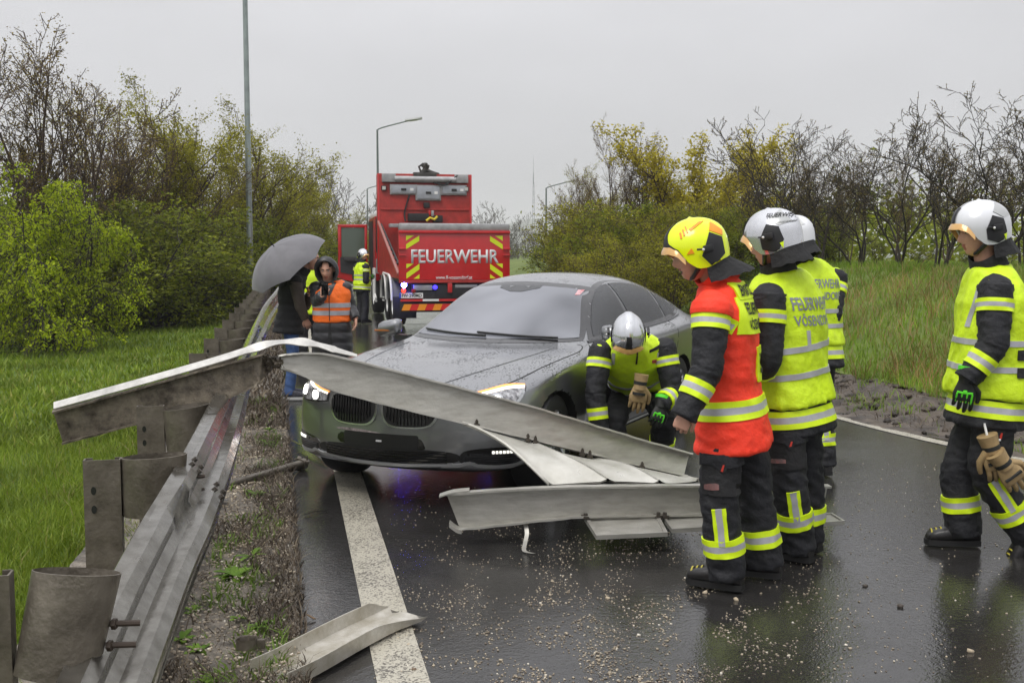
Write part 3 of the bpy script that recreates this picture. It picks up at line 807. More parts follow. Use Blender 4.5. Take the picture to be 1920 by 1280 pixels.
for i, (px, yt, Y) in enumerate(((885, 395, 75), (925, 385, 70), (955, 400, 80), (985, 425, 75), (1015, 430, 70), (905, 440, 55), (960, 450, 60))):
    px_tree('grey', 1 + i % 2, px, yt, Y, ['far grey bare tree touching the truck bulkhead', 'far grey bare tree above the truck tailgate', 'far grey bare tree right of the tailgate lettering', 'far grey tree left of the mast', 'far grey tree under the right street lamp',
             'nearer grey bush behind the tailgate', 'nearer grey bush right of the tailgate'][i], 9.0, 'tree', 'grey trees far behind the truck')
# woods closing the view behind the trees
pts = []
for k in range(2600):
    y = rng.uniform(36, 130); pts.append((railX(y) - rng.uniform(7, 28), y, rng.uniform(0, 4.5)))
for k in range(900):
    y = rng.uniform(30, 60); pts.append((edgeR(y) + rng.uniform(9, 22), y, 1.2 + rng.uniform(0, 2.2)))
for k in range(700):
    pts.append((rng.uniform(-30, 30), rng.uniform(120, 160), rng.uniform(0, 2.5)))
me = leaf_mesh('woods', pts, .22, 22, .6, 9); me.materials.append(LF['mid'])
tag(link('far_woods', me), kind='stuff')
# ------------------------------------------------------------ guardrail still standing, and the torn pieces
STEEL = mat('galvanised_steel', (.33, .32, .285), .42, .5, col2=(.47, .46, .42), vscale=12, bump=.15, bscale=45, rvar=.14, detail=12, vstretch=(.5, 1, 2.2))
STEELD = mat('weathered_steel', (.085, .072, .055), .42, .5, col2=(.20, .175, .14), vscale=7, bump=.25, bscale=60, rvar=.15, detail=8)
STEELW = mat('wet_bright_steel', (.13, .12, .10), .18, .8, col2=(.25, .24, .215), vscale=11, bump=.05, bscale=18, rvar=.10, detail=8)
DIRTY = mat('muddy_steel', (.035, .026, .018), .65, .1, col2=(.23, .195, .145), vscale=11, bump=.5, bscale=80, rvar=.2, detail=10)
BOLT = mat('bolt_steel', (.07, .06, .05), .5, .5)
RUST = mat('rusty_bolt', (.05, .035, .025), .6, .3)
gr_ = tag(empty('guardrail', (railX(8), 8, 0)), 'long weathered steel guardrail on posts along the lawn edge, its rail bent and pushed over', 'guardrail')
GO = Vector((railX(8), 8, 0))
def ctr(mb, o=None): 
    o = o or GO; mb.v = [(x - o.x, y - o.y, z - o.z) for x, y, z in mb.v]; return mb
rot_r = math.atan2(1, -.21) - PI / 2      # the guardrail's heading
Mr = Matrix.Rotation(rot_r, 3, 'Z')
def post(y, tilt=0):
    mb = MB(); c = Vector((railX(y) - (.045 if y < 3 else 0), y, 0)); w, d, t = .15, .055, .006; zt, zb_ = .81, -.3
    for (cx, cy, sx, sy) in ((0, -d / 2, w, t), (-w / 2 + t / 2, 0, t, d - t), (w / 2 - t / 2, 0, t, d - t), (-w / 2 + .018, d / 2, .024, t), (w / 2 - .018, d / 2, .024, t)):
        mb.box(c + Mr @ Vector((cx, cy, (zt + zb_) / 2)), (sx, sy, zt - zb_), Mr)
    o = ctr(mb).build('post', STEELD, gr_)
    hb = MB()
    for hz in (.68, .60):
        hb.prism([Vector((0.0, 0, 0))] * 0 + [c + Mr @ Vector((-.035 + .011 * math.cos(q), -d / 2 - t / 2 - .0008, hz + .018 * math.sin(q))) for q in [2 * PI * k / 10 for k in range(10)]], (0, 0, 0), Mr @ Vector((0, -.0012, 0)))
    ctr(hb).build('bolt_hole', mat('hole_dark', (.006, .008, .004), .9), o)
    return o
def spacer(y, squash=1.0, lean=0.0, z0=.53, h=.265, dx=.21, tiltx=0.0):
    """open bent-plate tube between post and rail"""
    c = Vector((railX(y), y, 0)) + Mr @ Vector((dx, .0, z0)); mb = MB(); n = 28; rs = []
    rx, ry = (.118 if y < 3 else .135), .125 * squash
    M = Mr @ Euler((tiltx, lean, 0)).to_matrix()
    def ring(z, k, e=0.0): return [c + M @ Vector(((rx * k) * math.cos(2 * PI * j / n), (ry * k) * math.sin(2 * PI * j / n), z + e * math.cos(2 * PI * j / n))) for j in range(n)]
    rs = [ring(0, .93), ring(h, 1.0, .01), ring(h + .001, .972, .01), ring(0, .90)]
    mb.rings(rs + [rs[0]], cap=False)
    o = ctr(mb).build('spacer', STEELD, gr_, 50)
    b = MB(); 
    for zz in (.10, .16): b.tube([c + M @ Vector((rx * .96, 0, zz)), c + M @ Vector((rx + .075, .01, zz + .01))], .009, 8); b.lathe([(.016, 0), (.016, .012)], c + M @ Vector((rx + .002, 0, zz)), 'X', 6)
    ctr(b).build('bolt', RUST, o, 40)
PY = [2.84, 4.48, 6.08, 7.7, 9.34, 11.0, 12.6, 14.15, 15.8, 17.4, 19.1, 20.7, 22.4, 24, 25.7, 27.4]
for i, y in enumerate(PY):
    post(y)
    spacer(y, [.75, .6, .85, .9, .9][min(i, 4)], [.20, .04, -.05, .0, 0][min(i, 4)] if i < 5 else 0, [.51, .555, .53, .53, .53][min(i, 4)], [.29, .26, .27, .265, .265][min(i, 4)], [.135, .20, .21, .21, .21][min(i, 4)], [-.17, 0, 0, 0, 0][min(i, 4)])
# W-profile rail, pushed over near the camera and lifted at its far end
def wrail(sec_w=.28, dep=.042, t=.006):
    pr = [(-.14, 0), (-.122, .006), (-.095, dep), (-.052, dep), (-.020, .004), (.020, .004), (.052, dep), (.095, dep), (.122, .006), (.14, 0)]
    return [(b, a) for a, b in pr] + [(b - t, a) for a, b in reversed(pr)]
RP = [(2.3, .255, .40, 46), (2.95, .29, .49, 45), (3.6, .335, .58, 43), (4.2, .385, .65, 40), (4.55, .40, .67, 38), (5.1, .42, .70, 38), (6.0, .43, .72, 36), (7.7, .42, .70, 24), (9.5, .41, .69, 14), (11.5, .42, .71, 14), (13.5, .46, .76, 20), (15.5, .52, .83, 26), (17.5, .64, .93, 30), (19.3, .78, 1.06, 30), (21.0, 1.0, 1.13, 24)]
pts = [Vector((railX(y) + dx, y, z)) for y, dx, z, a in RP]
def dense(pts, vals, n):
    P = cat3(pts, n); V_ = []
    for i in range(len(vals) - 1):
        for k in range(n): V_.append(vals[i] + (vals[i + 1] - vals[i]) * k / n)
    V_.append(vals[-1]); return P, V_
P, A = dense(pts, [r[3] for r in RP], 8)
rs = []; sec = wrail()
for i, p in enumerate(P):
    t = (P[min(i + 1, len(P) - 1)] - P[max(i - 1, 0)]).normalized(); side = Vector((t.y, -t.x, 0)).normalized(); up = side.cross(t).normalized()
    if up.z < 0: up = -up
    a = R(-A[i]); s2 = side * math.cos(a) + up * -math.sin(a) * 1; u2 = up * math.cos(a) + side * math.sin(a)
    dent = .02 * math.exp(-((p.y - 4.05) / .22) ** 2) + .012 * math.exp(-((p.y - 3.2) / .3) ** 2)
    ring = []
    for (x, b) in sec:
        xx = x - dent * (1 if b > .03 else -.3) * (.6 + .4 * math.sin(b * 40 + p.y * 9)); ring.append(p + s2 * xx + u2 * b)
    rs.append(ring)
rail = ctr(MB().rings(rs)).build('rail', STEELW, gr_, 38)
mb = MB()
for y in (4.62, 8.6, 12.6, 16.4):
    i = min(range(len(P)), key=lambda k: abs(P[k].y - y)); t = (P[i + 1] - P[i - 1]).normalized(); side = Vector((t.y, -t.x, 0)).normalized()
    c0 = [sum(((Vector(q) for q in rs[i + k][:10]), Vector()) / 10 for k in (0,))][0] if False else None
    for k in (-2, 2):
        for j in (2, 3, 6, 7):
            n_ = (rs[i][j] - rs[i][19 - j]).normalized()
            mb = MB(); mb.tube([rs[i][j] + t * .02 * k - n_ * .02, rs[i][j] + t * .02 * k + n_ * .010], .011, 7)
            ctr(mb).build('rail_bolt', BOLT, rail)
# lower box rail behind, near the ground
lp = [Vector((railX(y) + .17, y, z)) for y, z in ((2.2, .17), (3.3, .25), (4.5, .32), (5.5, .36), (6.3, .35))]
secl = [(-.06, -.05), (.05, -.05), (.05, -.04), (.06, .02), (.02, .06), (-.05, .055), (-.06, .05)]
rs = []
for i, p in enumerate(cat3(lp, 6)):
    rs.append([p + Mr @ Vector((a, 0, b)) for a, b in secl])
ctr(MB().rings(rs)).build('lower_rail', STEELW, gr_, 30)

# ---- the torn rail lying over the road in front of the car
W0 = at(700, 735, 6.65)
wr = tag(empty('torn_guardrail', (W0.x, W0.y, 0)), 'torn kinked guardrail section lying across the road in front of the car', 'guardrail')
WO = Vector((W0.x, W0.y, 0))
def channel(h, fl, t=.006, lip=.012):
    """C-shaped rail: web with a flange towards the viewer at top and bottom"""
    return [(0, -h / 2), (fl, -h / 2), (fl, -h / 2 + lip), (fl - t, -h / 2 + lip), (fl - t, -h / 2 + t), (t, -h / 2 + t), (t, h / 2 - t), (fl - t, h / 2 - t), (fl - t, h / 2 - lip), (fl, h / 2 - lip), (fl, h / 2), (0, h / 2)]
def beam(name, pts, fl, mt, parent, org, back=False, n=6, dents=(), seg=None):
    """pts: (top point, bottom point) of the web along the rail; the flange points at the viewer"""
    tops = cat3([p[0] for p in pts], n); bots = cat3([p[1] for p in pts], n); mb = MB(); rs = []
    for i, (a, b) in enumerate(zip(tops, bots)):
        t = (tops[min(i + 1, len(tops) - 1)] - tops[max(i - 1, 0)]).normalized(); up = (a - b); h = up.length; up.normalize()
        sd = t.cross(up).normalized()
        if sd.y > 0: sd = -sd
        f = fl * (1 + .05 * math.sin(i * .9) * math.sin(i * 2.3)); jt = .0018 * math.sin(i * 1.3 + len(tops)) + .0015 * math.sin(i * 2.9)
        ring = []
        for x, z in channel(h, f):
            q = (a + b) / 2 + sd * (x + jt * (1 if z > 0 else -.6)) + up * (z + jt * .5)
            for (di, dw, dd) in dents:
                q += sd * dd * math.exp(-((i / (len(tops) - 1) - di) / dw) ** 2) * math.cos(z / h * 2.4) + Vector((0, 0, 0))
            ring.append(q)
        rs.append(ring)
    mb.rings(rs)
    return ctr(mb, org).build(name, mt, parent, 32)
# left arm, dirty face, up to the kink
L1 = [(at(99, 768, 6.30), at(118, 829, 6.34)), (at(200, 741, 6.38), at(222, 803, 6.40)), (at(300, 714, 6.45), at(322, 777, 6.46)), (at(400, 687, 6.53), at(415, 752, 6.52)), (at(465, 670, 6.58), at(470, 728, 6.57)), (at(492, 662, 6.62), at(488, 716, 6.58))]
left_arm = beam('dirty_rail_arm', L1, .055, DIRTY, wr, WO, dents=((.93, .06, .03), (.8, .05, -.015)))
left_arm['label'] = 'mud-covered end of the torn rail sticking out over the lawn'
# right arm from the kink down to the road
L2 = [(at(524, 668, 6.64), at(530, 694, 6.62)), (at(560, 662, 6.65), at(570, 706, 6.63)), (at(610, 662, 6.66), at(615, 728, 6.64)), (at(690, 680, 6.66), at(690, 750, 6.64)), (at(800, 709, 6.66), at(795, 777, 6.63)), (at(900, 736, 6.68), at(890, 800, 6.64)), (at(1000, 763, 6.72), at(985, 823, 6.67)), (at(1100, 794, 6.78), at(1085, 848, 6.72)), (at(1200, 825, 6.86), at(1180, 872, 6.79)), (at(1291, 853, 6.95), at(1280, 897, 6.86))]
beam('rail_arm', L2, .06, STEEL, wr, WO, dents=((.05, .05, .02),))
# white top flange running over the kink like a ribbon
TOPP = [at(101, 765, 6.28), at(250, 724, 6.38), at(400, 681, 6.50), at(470, 659, 6.54), at(515, 647, 6.56), at(560, 645, 6.58), at(592, 650, 6.6), at(630, 661, 6.61), at(668, 671, 6.62)]
rs = []; TP = cat3(TOPP, 6)
for i, p in enumerate(TP):
    t = (TP[min(i + 1, len(TP) - 1)] - TP[max(i - 1, 0)]).normalized(); u = Vector((0, -.55, .83)); u = (u - t * u.dot(t)).normalized(); s = t.cross(u).normalized()
    if s.y > 0: s = -s
    wv = .008 * math.sin(i * .55) if 16 < i < 42 else 0
    f = .062 if i < 38 else .062 - .045 * (i - 38) / (len(TP) - 38)
    c = p + s * -.02
    rs.append([c + s * f * .5 + u * (wv - .0), c + s * f * .5 + u * (wv + .006), c - s * f * .5 + u * (.006 - wv) , c - s * f * .5 + u * (-wv)])
ctr(MB().rings(rs), WO).build('flange_strip', mat('clean_flange', (.48, .47, .44), .4, .35, var=.25, vscale=9), wr, 40)
# crumpled metal at the kink
mb = MB(); rr = random.Random(4)
g0 = [at(468, 674, 6.60), at(500, 664, 6.62), at(528, 668, 6.64)]; g1 = [at(476, 727, 6.5), at(512, 690, 6.72), at(540, 695, 6.62)]
for a0, a1, b0, b1, dp in ((g0[0], g0[1], g1[0], g1[1], .05), (g0[1], g0[2], g1[1], g1[2], -.05)):
    n = 8; grid = []
    for i in range(n + 1):
        for j in range(n + 1):
            u, v = i / n, j / n
            p = a0.lerp(a1, u).lerp(b0.lerp(b1, u), v) + Vector((rr.gauss(0, .004), dp * math.sin(PI * u) * math.sin(PI * v) + rr.gauss(0, .010), rr.gauss(0, .004)))
            grid.append(p)
    top = [p + Vector((0, .004, 0)) for p in grid]; m = n + 1
    fs = [(i * m + j, (i + 1) * m + j, (i + 1) * m + j + 1, i * m + j + 1) for i in range(n) for j in range(n)]
    mb.add(grid, fs); mb.add(top, fs)
ctr(mb, WO).build('crumpled_web', DIRTY, wr, 25)
# plates bolted between the torn rail and the one on the ground
TE = cat3([at(868, 795, 6.62), at(960, 822, 6.66), at(1050, 846, 6.70), at(1150, 871, 6.76), at(1283, 899, 6.85)], 6)
BE = cat3([at(1028, 906, 6.18), at(1110, 905, 6.18), at(1190, 904, 6.19), at(1260, 903, 6.20), at(1310, 902, 6.22)], 6)
LC = cat3([at(868, 795, 6.62), at(905, 812, 6.50), at(950, 838, 6.38), at(990, 870, 6.27), at(1028, 906, 6.18)], 4)
cuts = [0, .34, .66, 1.0]
for k in range(3):
    mb = MB(); nu, nv = 8, 10; g = []
    for i in range(nu + 1):
        u = cuts[k] + (cuts[k + 1] - cuts[k]) * i / nu
        for j in range(nv + 1):
            v = j / nv
            a = TE[0].lerp(TE[-1], 0); iu = u * (len(TE) - 1); i0 = min(int(iu), len(TE) - 2)
            tp = TE[i0].lerp(TE[i0 + 1], iu - i0); bp = BE[i0].lerp(BE[i0 + 1], iu - i0)
            lin = tp.lerp(bp, v); iv = v * (len(LC) - 1); j0 = min(int(iv), len(LC) - 2); lc = LC[j0].lerp(LC[j0 + 1], iv - j0)
            bow = lc - LC[0].lerp(LC[-1], v)
            p = lin + bow * (1 - u * .7) + Vector((0, 0, .008 * math.sin(v * 5 + u * 8)))
            e = min(i, nu - i)
            if e == 0: p = p + Vector((0, 0, .016))
            g.append(p)
    m = nv + 1; fs = [(i * m + j, (i + 1) * m + j, (i + 1) * m + j + 1, i * m + j + 1) for i in range(nu) for j in range(nv)]
    mb.add(g, fs); mb.add([p + Vector((0, .0015, -.008)) for p in g], fs)
    for edge in (range(0, m), range(nu * m, nu * m + m)):
        ids = list(edge); mb.rings([[g[q] + Vector((0, 0, .004)), g[q] + Vector((.010, 0, -.004)), g[q] + Vector((0, 0, -.022)), g[q] + Vector((-.010, 0, -.004))] for q in ids])
    ctr(mb, WO).build('sheet_panel', mat('pale_panel', (.42, .41, .36), .38, .35, col2=(.58, .57, .52), vscale=4, bump=.05, rvar=.12), wr, 40)
for (px, py, Y) in ((894, 797, 6.60), (990, 824, 6.62), (1004, 828, 6.62), (1092, 851, 6.66), (1106, 855, 6.66), (1204, 876, 6.74)):
    cb = MB(); p = at(px, py, Y); cb.box(p, (.035, .03, .022), (0.2, .3, .2), .004); cb.tube([p + Vector((0, 0, -.01)), p + Vector((0, -.005, .03))], .010, 6); cb.tube([p + Vector((.0, 0, .01)), p + Vector((.0, -.005, .038))], .006, 6); ctr(cb, WO).build('bolt_clamp', BOLT, wr, 30)
# lower rail lying on the road
L3 = [(at(836, 923, 6.06), at(862, 990, 6.06)), (at(900, 917, 6.07), at(915, 985, 6.07)), (at(1000, 911, 6.09), at(1010, 974, 6.09)), (at(1100, 908, 6.11), at(1100, 966, 6.11)), (at(1200, 907, 6.13), at(1204, 964, 6.13)), (at(1303, 906, 6.15), at(1312, 963, 6.15)), (at(1420, 906, 6.19), at(1425, 961, 6.19)), (at(1552, 907, 6.24), at(1541, 958, 6.24))]
beam('ground_rail', L3, .06, STEEL, wr, WO, dents=((.0, .05, -.03),))
mb = MB()
lc = [at(824, 928, 6.02), at(850, 920, 6.04), at(880, 917, 6.05)]
mb.rings([[p + Vector((0, -.035, 0)), p + Vector((0, .03, .004)), p + Vector((0, .03, -.006)), p + Vector((0, -.035, -.008))] for p in cat3(lc, 3)]); ctr(mb, WO).build('torn_lip', STEEL, wr, 40); mb = MB()
lc = [at(843, 980, 6.03), at(856, 990, 6.04), at(866, 993, 6.05)]
mb.rings([[p + Vector((0, -.05, .01)), p + Vector((0, .02, .014)), p + Vector((0, .02, -.006)), p + Vector((0, -.05, -.012))] for p in cat3(lc, 3)])
ctr(mb, WO).build('torn_lip', STEEL, wr, 40)
def tray(px0, px1, y0, y1, Y0, Y1, skew):
    a, b, c, d = at(px0, y0, Y0), at(px1, y0 - 2, Y0), at(px1 + skew[1], y1 - 6, Y1), at(px0 + skew[0], y1, Y1)
    mb = MB(); q = [a, b, c, d]; ce = (a + b + c + d) / 4
    up = Vector((0, -.12, 1)).normalized(); inn = [ce.lerp(p, .90) for p in q]
    o = [p + up * .012 for p in q]; i1 = [p + up * .012 for p in inn]; i2 = [p + up * .002 for p in inn]; lo = [p - up * .014 for p in q]
    mb.rings([lo, o, i1, i2]); 
    return ctr(mb, WO).build('plate', STEEL, wr, 30)
tray(1096, 1236, 972, 1007, 6.10, 5.86, (22, 16))
tray(1242, 1330, 970, 995, 6.12, 5.92, (18, 16))
tray(1490, 1560, 966, 985, 6.24, 6.08, (24, 24))
for (px, py, Y) in ((1098, 969, 6.07), (1234, 967, 6.09), (1246, 967, 6.09), (1536, 958, 6.2)):
    cb = MB(); p = at(px, py, Y); cb.box(p, (.04, .05, .018), (0, .1, .3), .003); cb.lathe([(.012, 0), (.012, .02)], p + Vector((0, -.01, .004)), 'Z', 6); ctr(cb, WO).build('bolt_clamp', BOLT, wr, 30)
# bent strap hanging to the road
mb = MB(); sp = cat3([at(984, 978, 6.07), at(988, 998, 6.02), at(985, 1016, 5.97), at(983, 1032, 5.90), at(1000, 1037, 5.86)], 4)
mb.rings([[p + Vector((-.012, 0, 0)), p + Vector((.012, 0, .002)), p + Vector((.012, .004, 0)), p + Vector((-.012, .004, 0))] for p in sp])
ctr(mb, WO).build('hanging_strap', STEEL, wr, 40)
# ---- short torn piece across the white line
g = ground(660, 1215, .04)
pc = tag(empty('torn_rail_piece', (g.x, g.y, 0)), 'short pale torn piece of rail lying open side up across the white line', 'rail piece')
PO = Vector((g.x, g.y, 0))
ax = [(at(505, 1298, 4.02), .0), (at(560, 1262, 4.16), 0), (at(640, 1213, 4.42), 0), (at(700, 1183, 4.62), .02), (at(752, 1160, 4.78), .05)]
cp = cat3([p for p, _ in ax], 5); rs = []
for i, p in enumerate(cp):
    k = i / (len(cp) - 1); t = (cp[min(i + 1, len(cp) - 1)] - cp[max(i - 1, 0)]).normalized(); s = Vector((t.y, -t.x, 0)).normalized()
    w = .098 + .014 * max(0, k - .8) / .2; hh = .066 - .05 * max(0, k - .86) / .14; hr = .060 - .052 * max(0, k - .62) / .38; z0 = .024
    p = Vector((p.x, p.y, 0)); q = .006; kn = .012 * math.exp(-((k - .45) / .05) ** 2)
    sec = [(-w, z0 + hh), (-w + .004, z0 + .008), (-w * .5, z0 + kn), (0, z0 + .012), (w * .5, z0 + kn), (w - .004, z0 + .006), (w + .006, z0 + hr), (w + q + .006, z0 + hr), (w + q, z0 - q - .0), (0, z0), (-w - q, z0 - q + .005), (-w - q, z0 + hh)]
    ex = .09 * rr.random() if i == len(cp) - 1 else 0
    rs.append([p + s * a + Vector((0, 0, b)) + t * (ex * (1 + math.sin(j * 2.1))) for j, (a, b) in enumerate(sec)])
ctr(MB().rings(rs), PO).build('channel', mat('pale_dirty_steel', (.30, .27, .20), .42, .3, col2=(.60, .58, .53), vscale=6, bump=.15, bscale=50, rvar=.15, detail=8), pc, 32)
# ---- fallen pipe, lamp splinter, strips
p0, p1 = ground(424, 911, .045), ground(572, 868, .045)
pi = tag(empty('fallen_pipe', (p0 + p1) / 2), 'dark steel pipe with a clamp at its end lying on the verge beside the car', 'pipe')
PIo = (p0 + p1) / 2
d = (p1 - p0).normalized(); mb = MB(); L = (p1 - p0).length; v = Vector((0, 0, 1)); u = d.cross(v).normalized(); v = u.cross(d)
ring = lambda r_, s: [p0 + d * s + (u * math.cos(q) + v * math.sin(q)) * r_ for q in [2 * PI * k / 16 for k in range(16)]]
mb.rings([ring(.026, .0), ring(.034, 0), ring(.034, L), ring(.026, L), ring(.026, .0)], cap=False)
ctr(mb, PIo).build('tube', STEELD, pi, 40)
mb = MB(); mb.rings([ring(.036, L - .06), ring(.043, L - .06), ring(.043, L - .015), ring(.036, L - .015)], cap=False)
for a in (.4, 2.2, 4.1): 
    c = p0 + d * (L - .035) + (u * math.cos(a) + v * math.sin(a)) * .05
    mb.box(c, (.03, .03, .03), (a, .3, 0), .004)
    mb.tube([c, c + (u * math.cos(a + 1.2) + v * math.sin(a + 1.2)) * .05], .007, 6)
ctr(mb, PIo).build('clamp', STEELD, pi, 40)
def loose_strip(name, label, cat_, px, w, th, mt, z=.012):
    P_ = [ground(x, y, z) for x, y in px]; o_ = P_[len(P_) // 2]; mb = MB(); rs = []
    for i, p in enumerate(P_):
        t = (P_[min(i + 1, len(P_) - 1)] - P_[max(i - 1, 0)]).normalized(); s = Vector((t.y, -t.x, 0)).normalized()
        zz = .01 * math.sin(i * 1.7)
        rs.append([p - s * w + Vector((0, 0, zz)), p + s * w + Vector((0, 0, zz + .004)), p + s * w + Vector((0, 0, zz + .004 + th)), p - s * w + Vector((0, 0, zz + th))])
    e = MB().rings(rs); ctr(e, o_)
    return tag(e.build(name, mt, None, 30, o_), label, cat_)
loose_strip('trim_strip', 'thin pale trim strip lying under the right corner of the car bumper', 'trim strip', [(546, 826), (575, 842), (612, 866)], .016, .006, STEELW, .03)
loose_strip('lamp_splinter', 'grey curved plastic splinter on the verge beside the pipe', 'splinter', [(378, 948), (400, 942), (418, 936)], .05, .004, mat('grey_plastic', (.20, .21, .22), .25), .05)
loose_strip('wire_piece', 'thin bright wire lying on the asphalt by the verge', 'wire', [(570, 966), (590, 962), (615, 957)], .004, .004, STEELW, .006)
loose_strip('dark_splinter', 'small black splinter at the asphalt edge below the pipe', 'splinter', [(552, 1112), (560, 1107), (568, 1105)], .012, .01, BOLT, .01)
loose_strip('dry_leaf', 'dry curled brown leaf on the asphalt near the torn piece', 'leaf', [(563, 1158), (576, 1157), (590, 1160)], .008, .004, mat('dry_leaf', (.16, .10, .05), .7), .008)
# rusty ring clamp in the dead weeds
g = ground(463, 1215, .06); mb = MB(); n = 18
rs = [[Vector(((.045) * math.cos(2 * PI * j / n), .035 * math.sin(2 * PI * j / n), .045 * k)) * (1 if e == 0 else .9) for j in range(n)] for k, e in ((0, 0), (1, 0), (1, 1), (0, 1))]
mb.rings(rs + [rs[0]], cap=False); mb.box((.055, 0, .02), (.04, .02, .04), None, .003)
tag(mb.build('ring_clamp', STEELD, None, 40, g), 'weathered steel ring clamp lying in the dead weeds', 'clamp')
# ------------------------------------------------------------ the grey saloon
car = tag(empty('parked_saloon_car', (-.522, 7.84, 0), R(-115.25)), 'dark grey wet saloon car with lit headlights stopped against the torn rail', 'car')
def paint_mat():
    m = mat('grey_metallic_paint', (.235, .24, .25), .30, .85, coat=1.0)
    t = m.node_tree; b = t.nodes['Principled BSDF']; L = t.links.new
    tc = t.nodes.new('ShaderNodeTexCoord')
    geo_ = t.nodes.new('ShaderNodeNewGeometry'); sp = t.nodes.new('ShaderNodeSeparateXYZ'); L(geo_.outputs['Normal'], sp.inputs[0])
    upm = t.nodes.new('ShaderNodeMapRange'); upm.inputs[1].default_value = .25; upm.inputs[2].default_value = .8; L(sp.outputs['Z'], upm.inputs[0])
    mp_ = t.nodes.new('ShaderNodeMapping'); mp_.inputs['Scale'].default_value = (.55, 1.2, 1); L(tc.outputs['Object'], mp_.inputs[0])
    vo = t.nodes.new('ShaderNodeTexVoronoi'); vo.inputs['Scale'].default_value = 62; vo.inputs['Randomness'].default_value = 1; L(mp_.outputs[0], vo.inputs['Vector'])
    ns = t.nodes.new('ShaderNodeTexNoise'); ns.inputs['Scale'].default_value = 5; ns.inputs['Detail'].default_value = 5; L(tc.outputs['Object'], ns.inputs['Vector'])
    th = t.nodes.new('ShaderNodeMapRange'); th.inputs[1].default_value = .35; th.inputs[2].default_value = .65; th.inputs[3].default_value = .15; th.inputs[4].default_value = .46; L(ns.outputs[0], th.inputs[0])
    dr = t.nodes.new('ShaderNodeMath'); dr.operation = 'SUBTRACT'; L(th.outputs[0], dr.inputs[0]); L(vo.outputs['Distance'], dr.inputs[1])
    mx_ = t.nodes.new('ShaderNodeMath'); mx_.operation = 'MAXIMUM'; mx_.inputs[1].default_value = 0; L(dr.outputs[0], mx_.inputs[0])
    mu = t.nodes.new('ShaderNodeMath'); mu.operation = 'MULTIPLY'; L(mx_.outputs[0], mu.inputs[0]); L(upm.outputs[0], mu.inputs[1])
    bp = t.nodes.new('ShaderNodeBump'); bp.inputs['Distance'].default_value = .045; bp.inputs['Strength'].default_value = 1.0; L(mu.outputs[0], bp.inputs['Height'])
    L(bp.outputs[0], b.inputs['Normal']); L(bp.outputs[0], b.inputs['Coat Normal'])
    # a fine film of rain dulls the upward faces
    ro = t.nodes.new('ShaderNodeMapRange'); ro.inputs[3].default_value = .28; ro.inputs[4].default_value = .36; L(upm.outputs[0], ro.inputs[0]); L(ro.outputs[0], b.inputs['Roughness'])
    cr_ = t.nodes.new('ShaderNodeMapRange'); cr_.inputs[3].default_value = .04; cr_.inputs[4].default_value = .10; L(upm.outputs[0], cr_.inputs[0]); L(cr_.outputs[0], b.inputs['Coat Roughness'])
    return m
PAINT = paint_mat()
BLACKP = mat('black_plastic', (.008, .008, .009), .35, coat=.3)
GLOSSB = mat('gloss_black', (.004, .004, .005), .12, coat=.5)
CHROME = mat('dark_chrome', (.55, .56, .57), .2, 1.0)
SATIN = mat('satin_lip', (.38, .385, .39), .32, .35)
SEAM = mat('panel_gap', (.004, .004, .004), .7)
RUBBER = mat('rubber', (.010, .010, .011), .65, bump=.2, bscale=120)
def glass_mat(name, c, wet=.02, sc=70):
    m = mat(name, c, .06, 0, coat=0, spec=.5)
    t = m.node_tree; b = t.nodes['Principled BSDF']; L = t.links.new
    tc = t.nodes.new('ShaderNodeTexCoord'); vo = t.nodes.new('ShaderNodeTexVoronoi'); vo.inputs['Scale'].default_value = sc; L(tc.outputs['Object'], vo.inputs['Vector'])
    bp = t.nodes.new('ShaderNodeBump'); bp.inputs['Distance'].default_value = wet; bp.inputs['Strength'].default_value = .25; bp.invert = True; L(vo.outputs['Distance'], bp.inputs['Height']); L(bp.outputs[0], b.inputs['Normal'])
    return m
GLASS_S = glass_mat('tinted_wet_glass', (.030, .032, .036), .012, 95)
GLASS_S.node_tree.nodes['Principled BSDF'].inputs['Roughness'].default_value = .22
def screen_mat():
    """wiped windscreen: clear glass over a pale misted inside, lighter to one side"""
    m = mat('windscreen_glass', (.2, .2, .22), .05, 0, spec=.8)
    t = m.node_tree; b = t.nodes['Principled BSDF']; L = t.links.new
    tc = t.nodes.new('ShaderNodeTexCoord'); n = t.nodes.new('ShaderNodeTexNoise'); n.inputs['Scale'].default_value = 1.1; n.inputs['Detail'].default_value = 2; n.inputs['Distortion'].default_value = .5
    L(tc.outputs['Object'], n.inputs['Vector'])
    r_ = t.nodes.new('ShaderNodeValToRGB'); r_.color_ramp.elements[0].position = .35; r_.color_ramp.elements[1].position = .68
    r_.color_ramp.elements[0].color = (.08, .085, .10, 1); r_.color_ramp.elements[1].color = (.24, .25, .28, 1)  # paler tones: mist plus reflected sky, painted into the base colour
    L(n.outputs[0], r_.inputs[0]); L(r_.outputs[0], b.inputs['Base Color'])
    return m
GLASS_F = screen_mat()

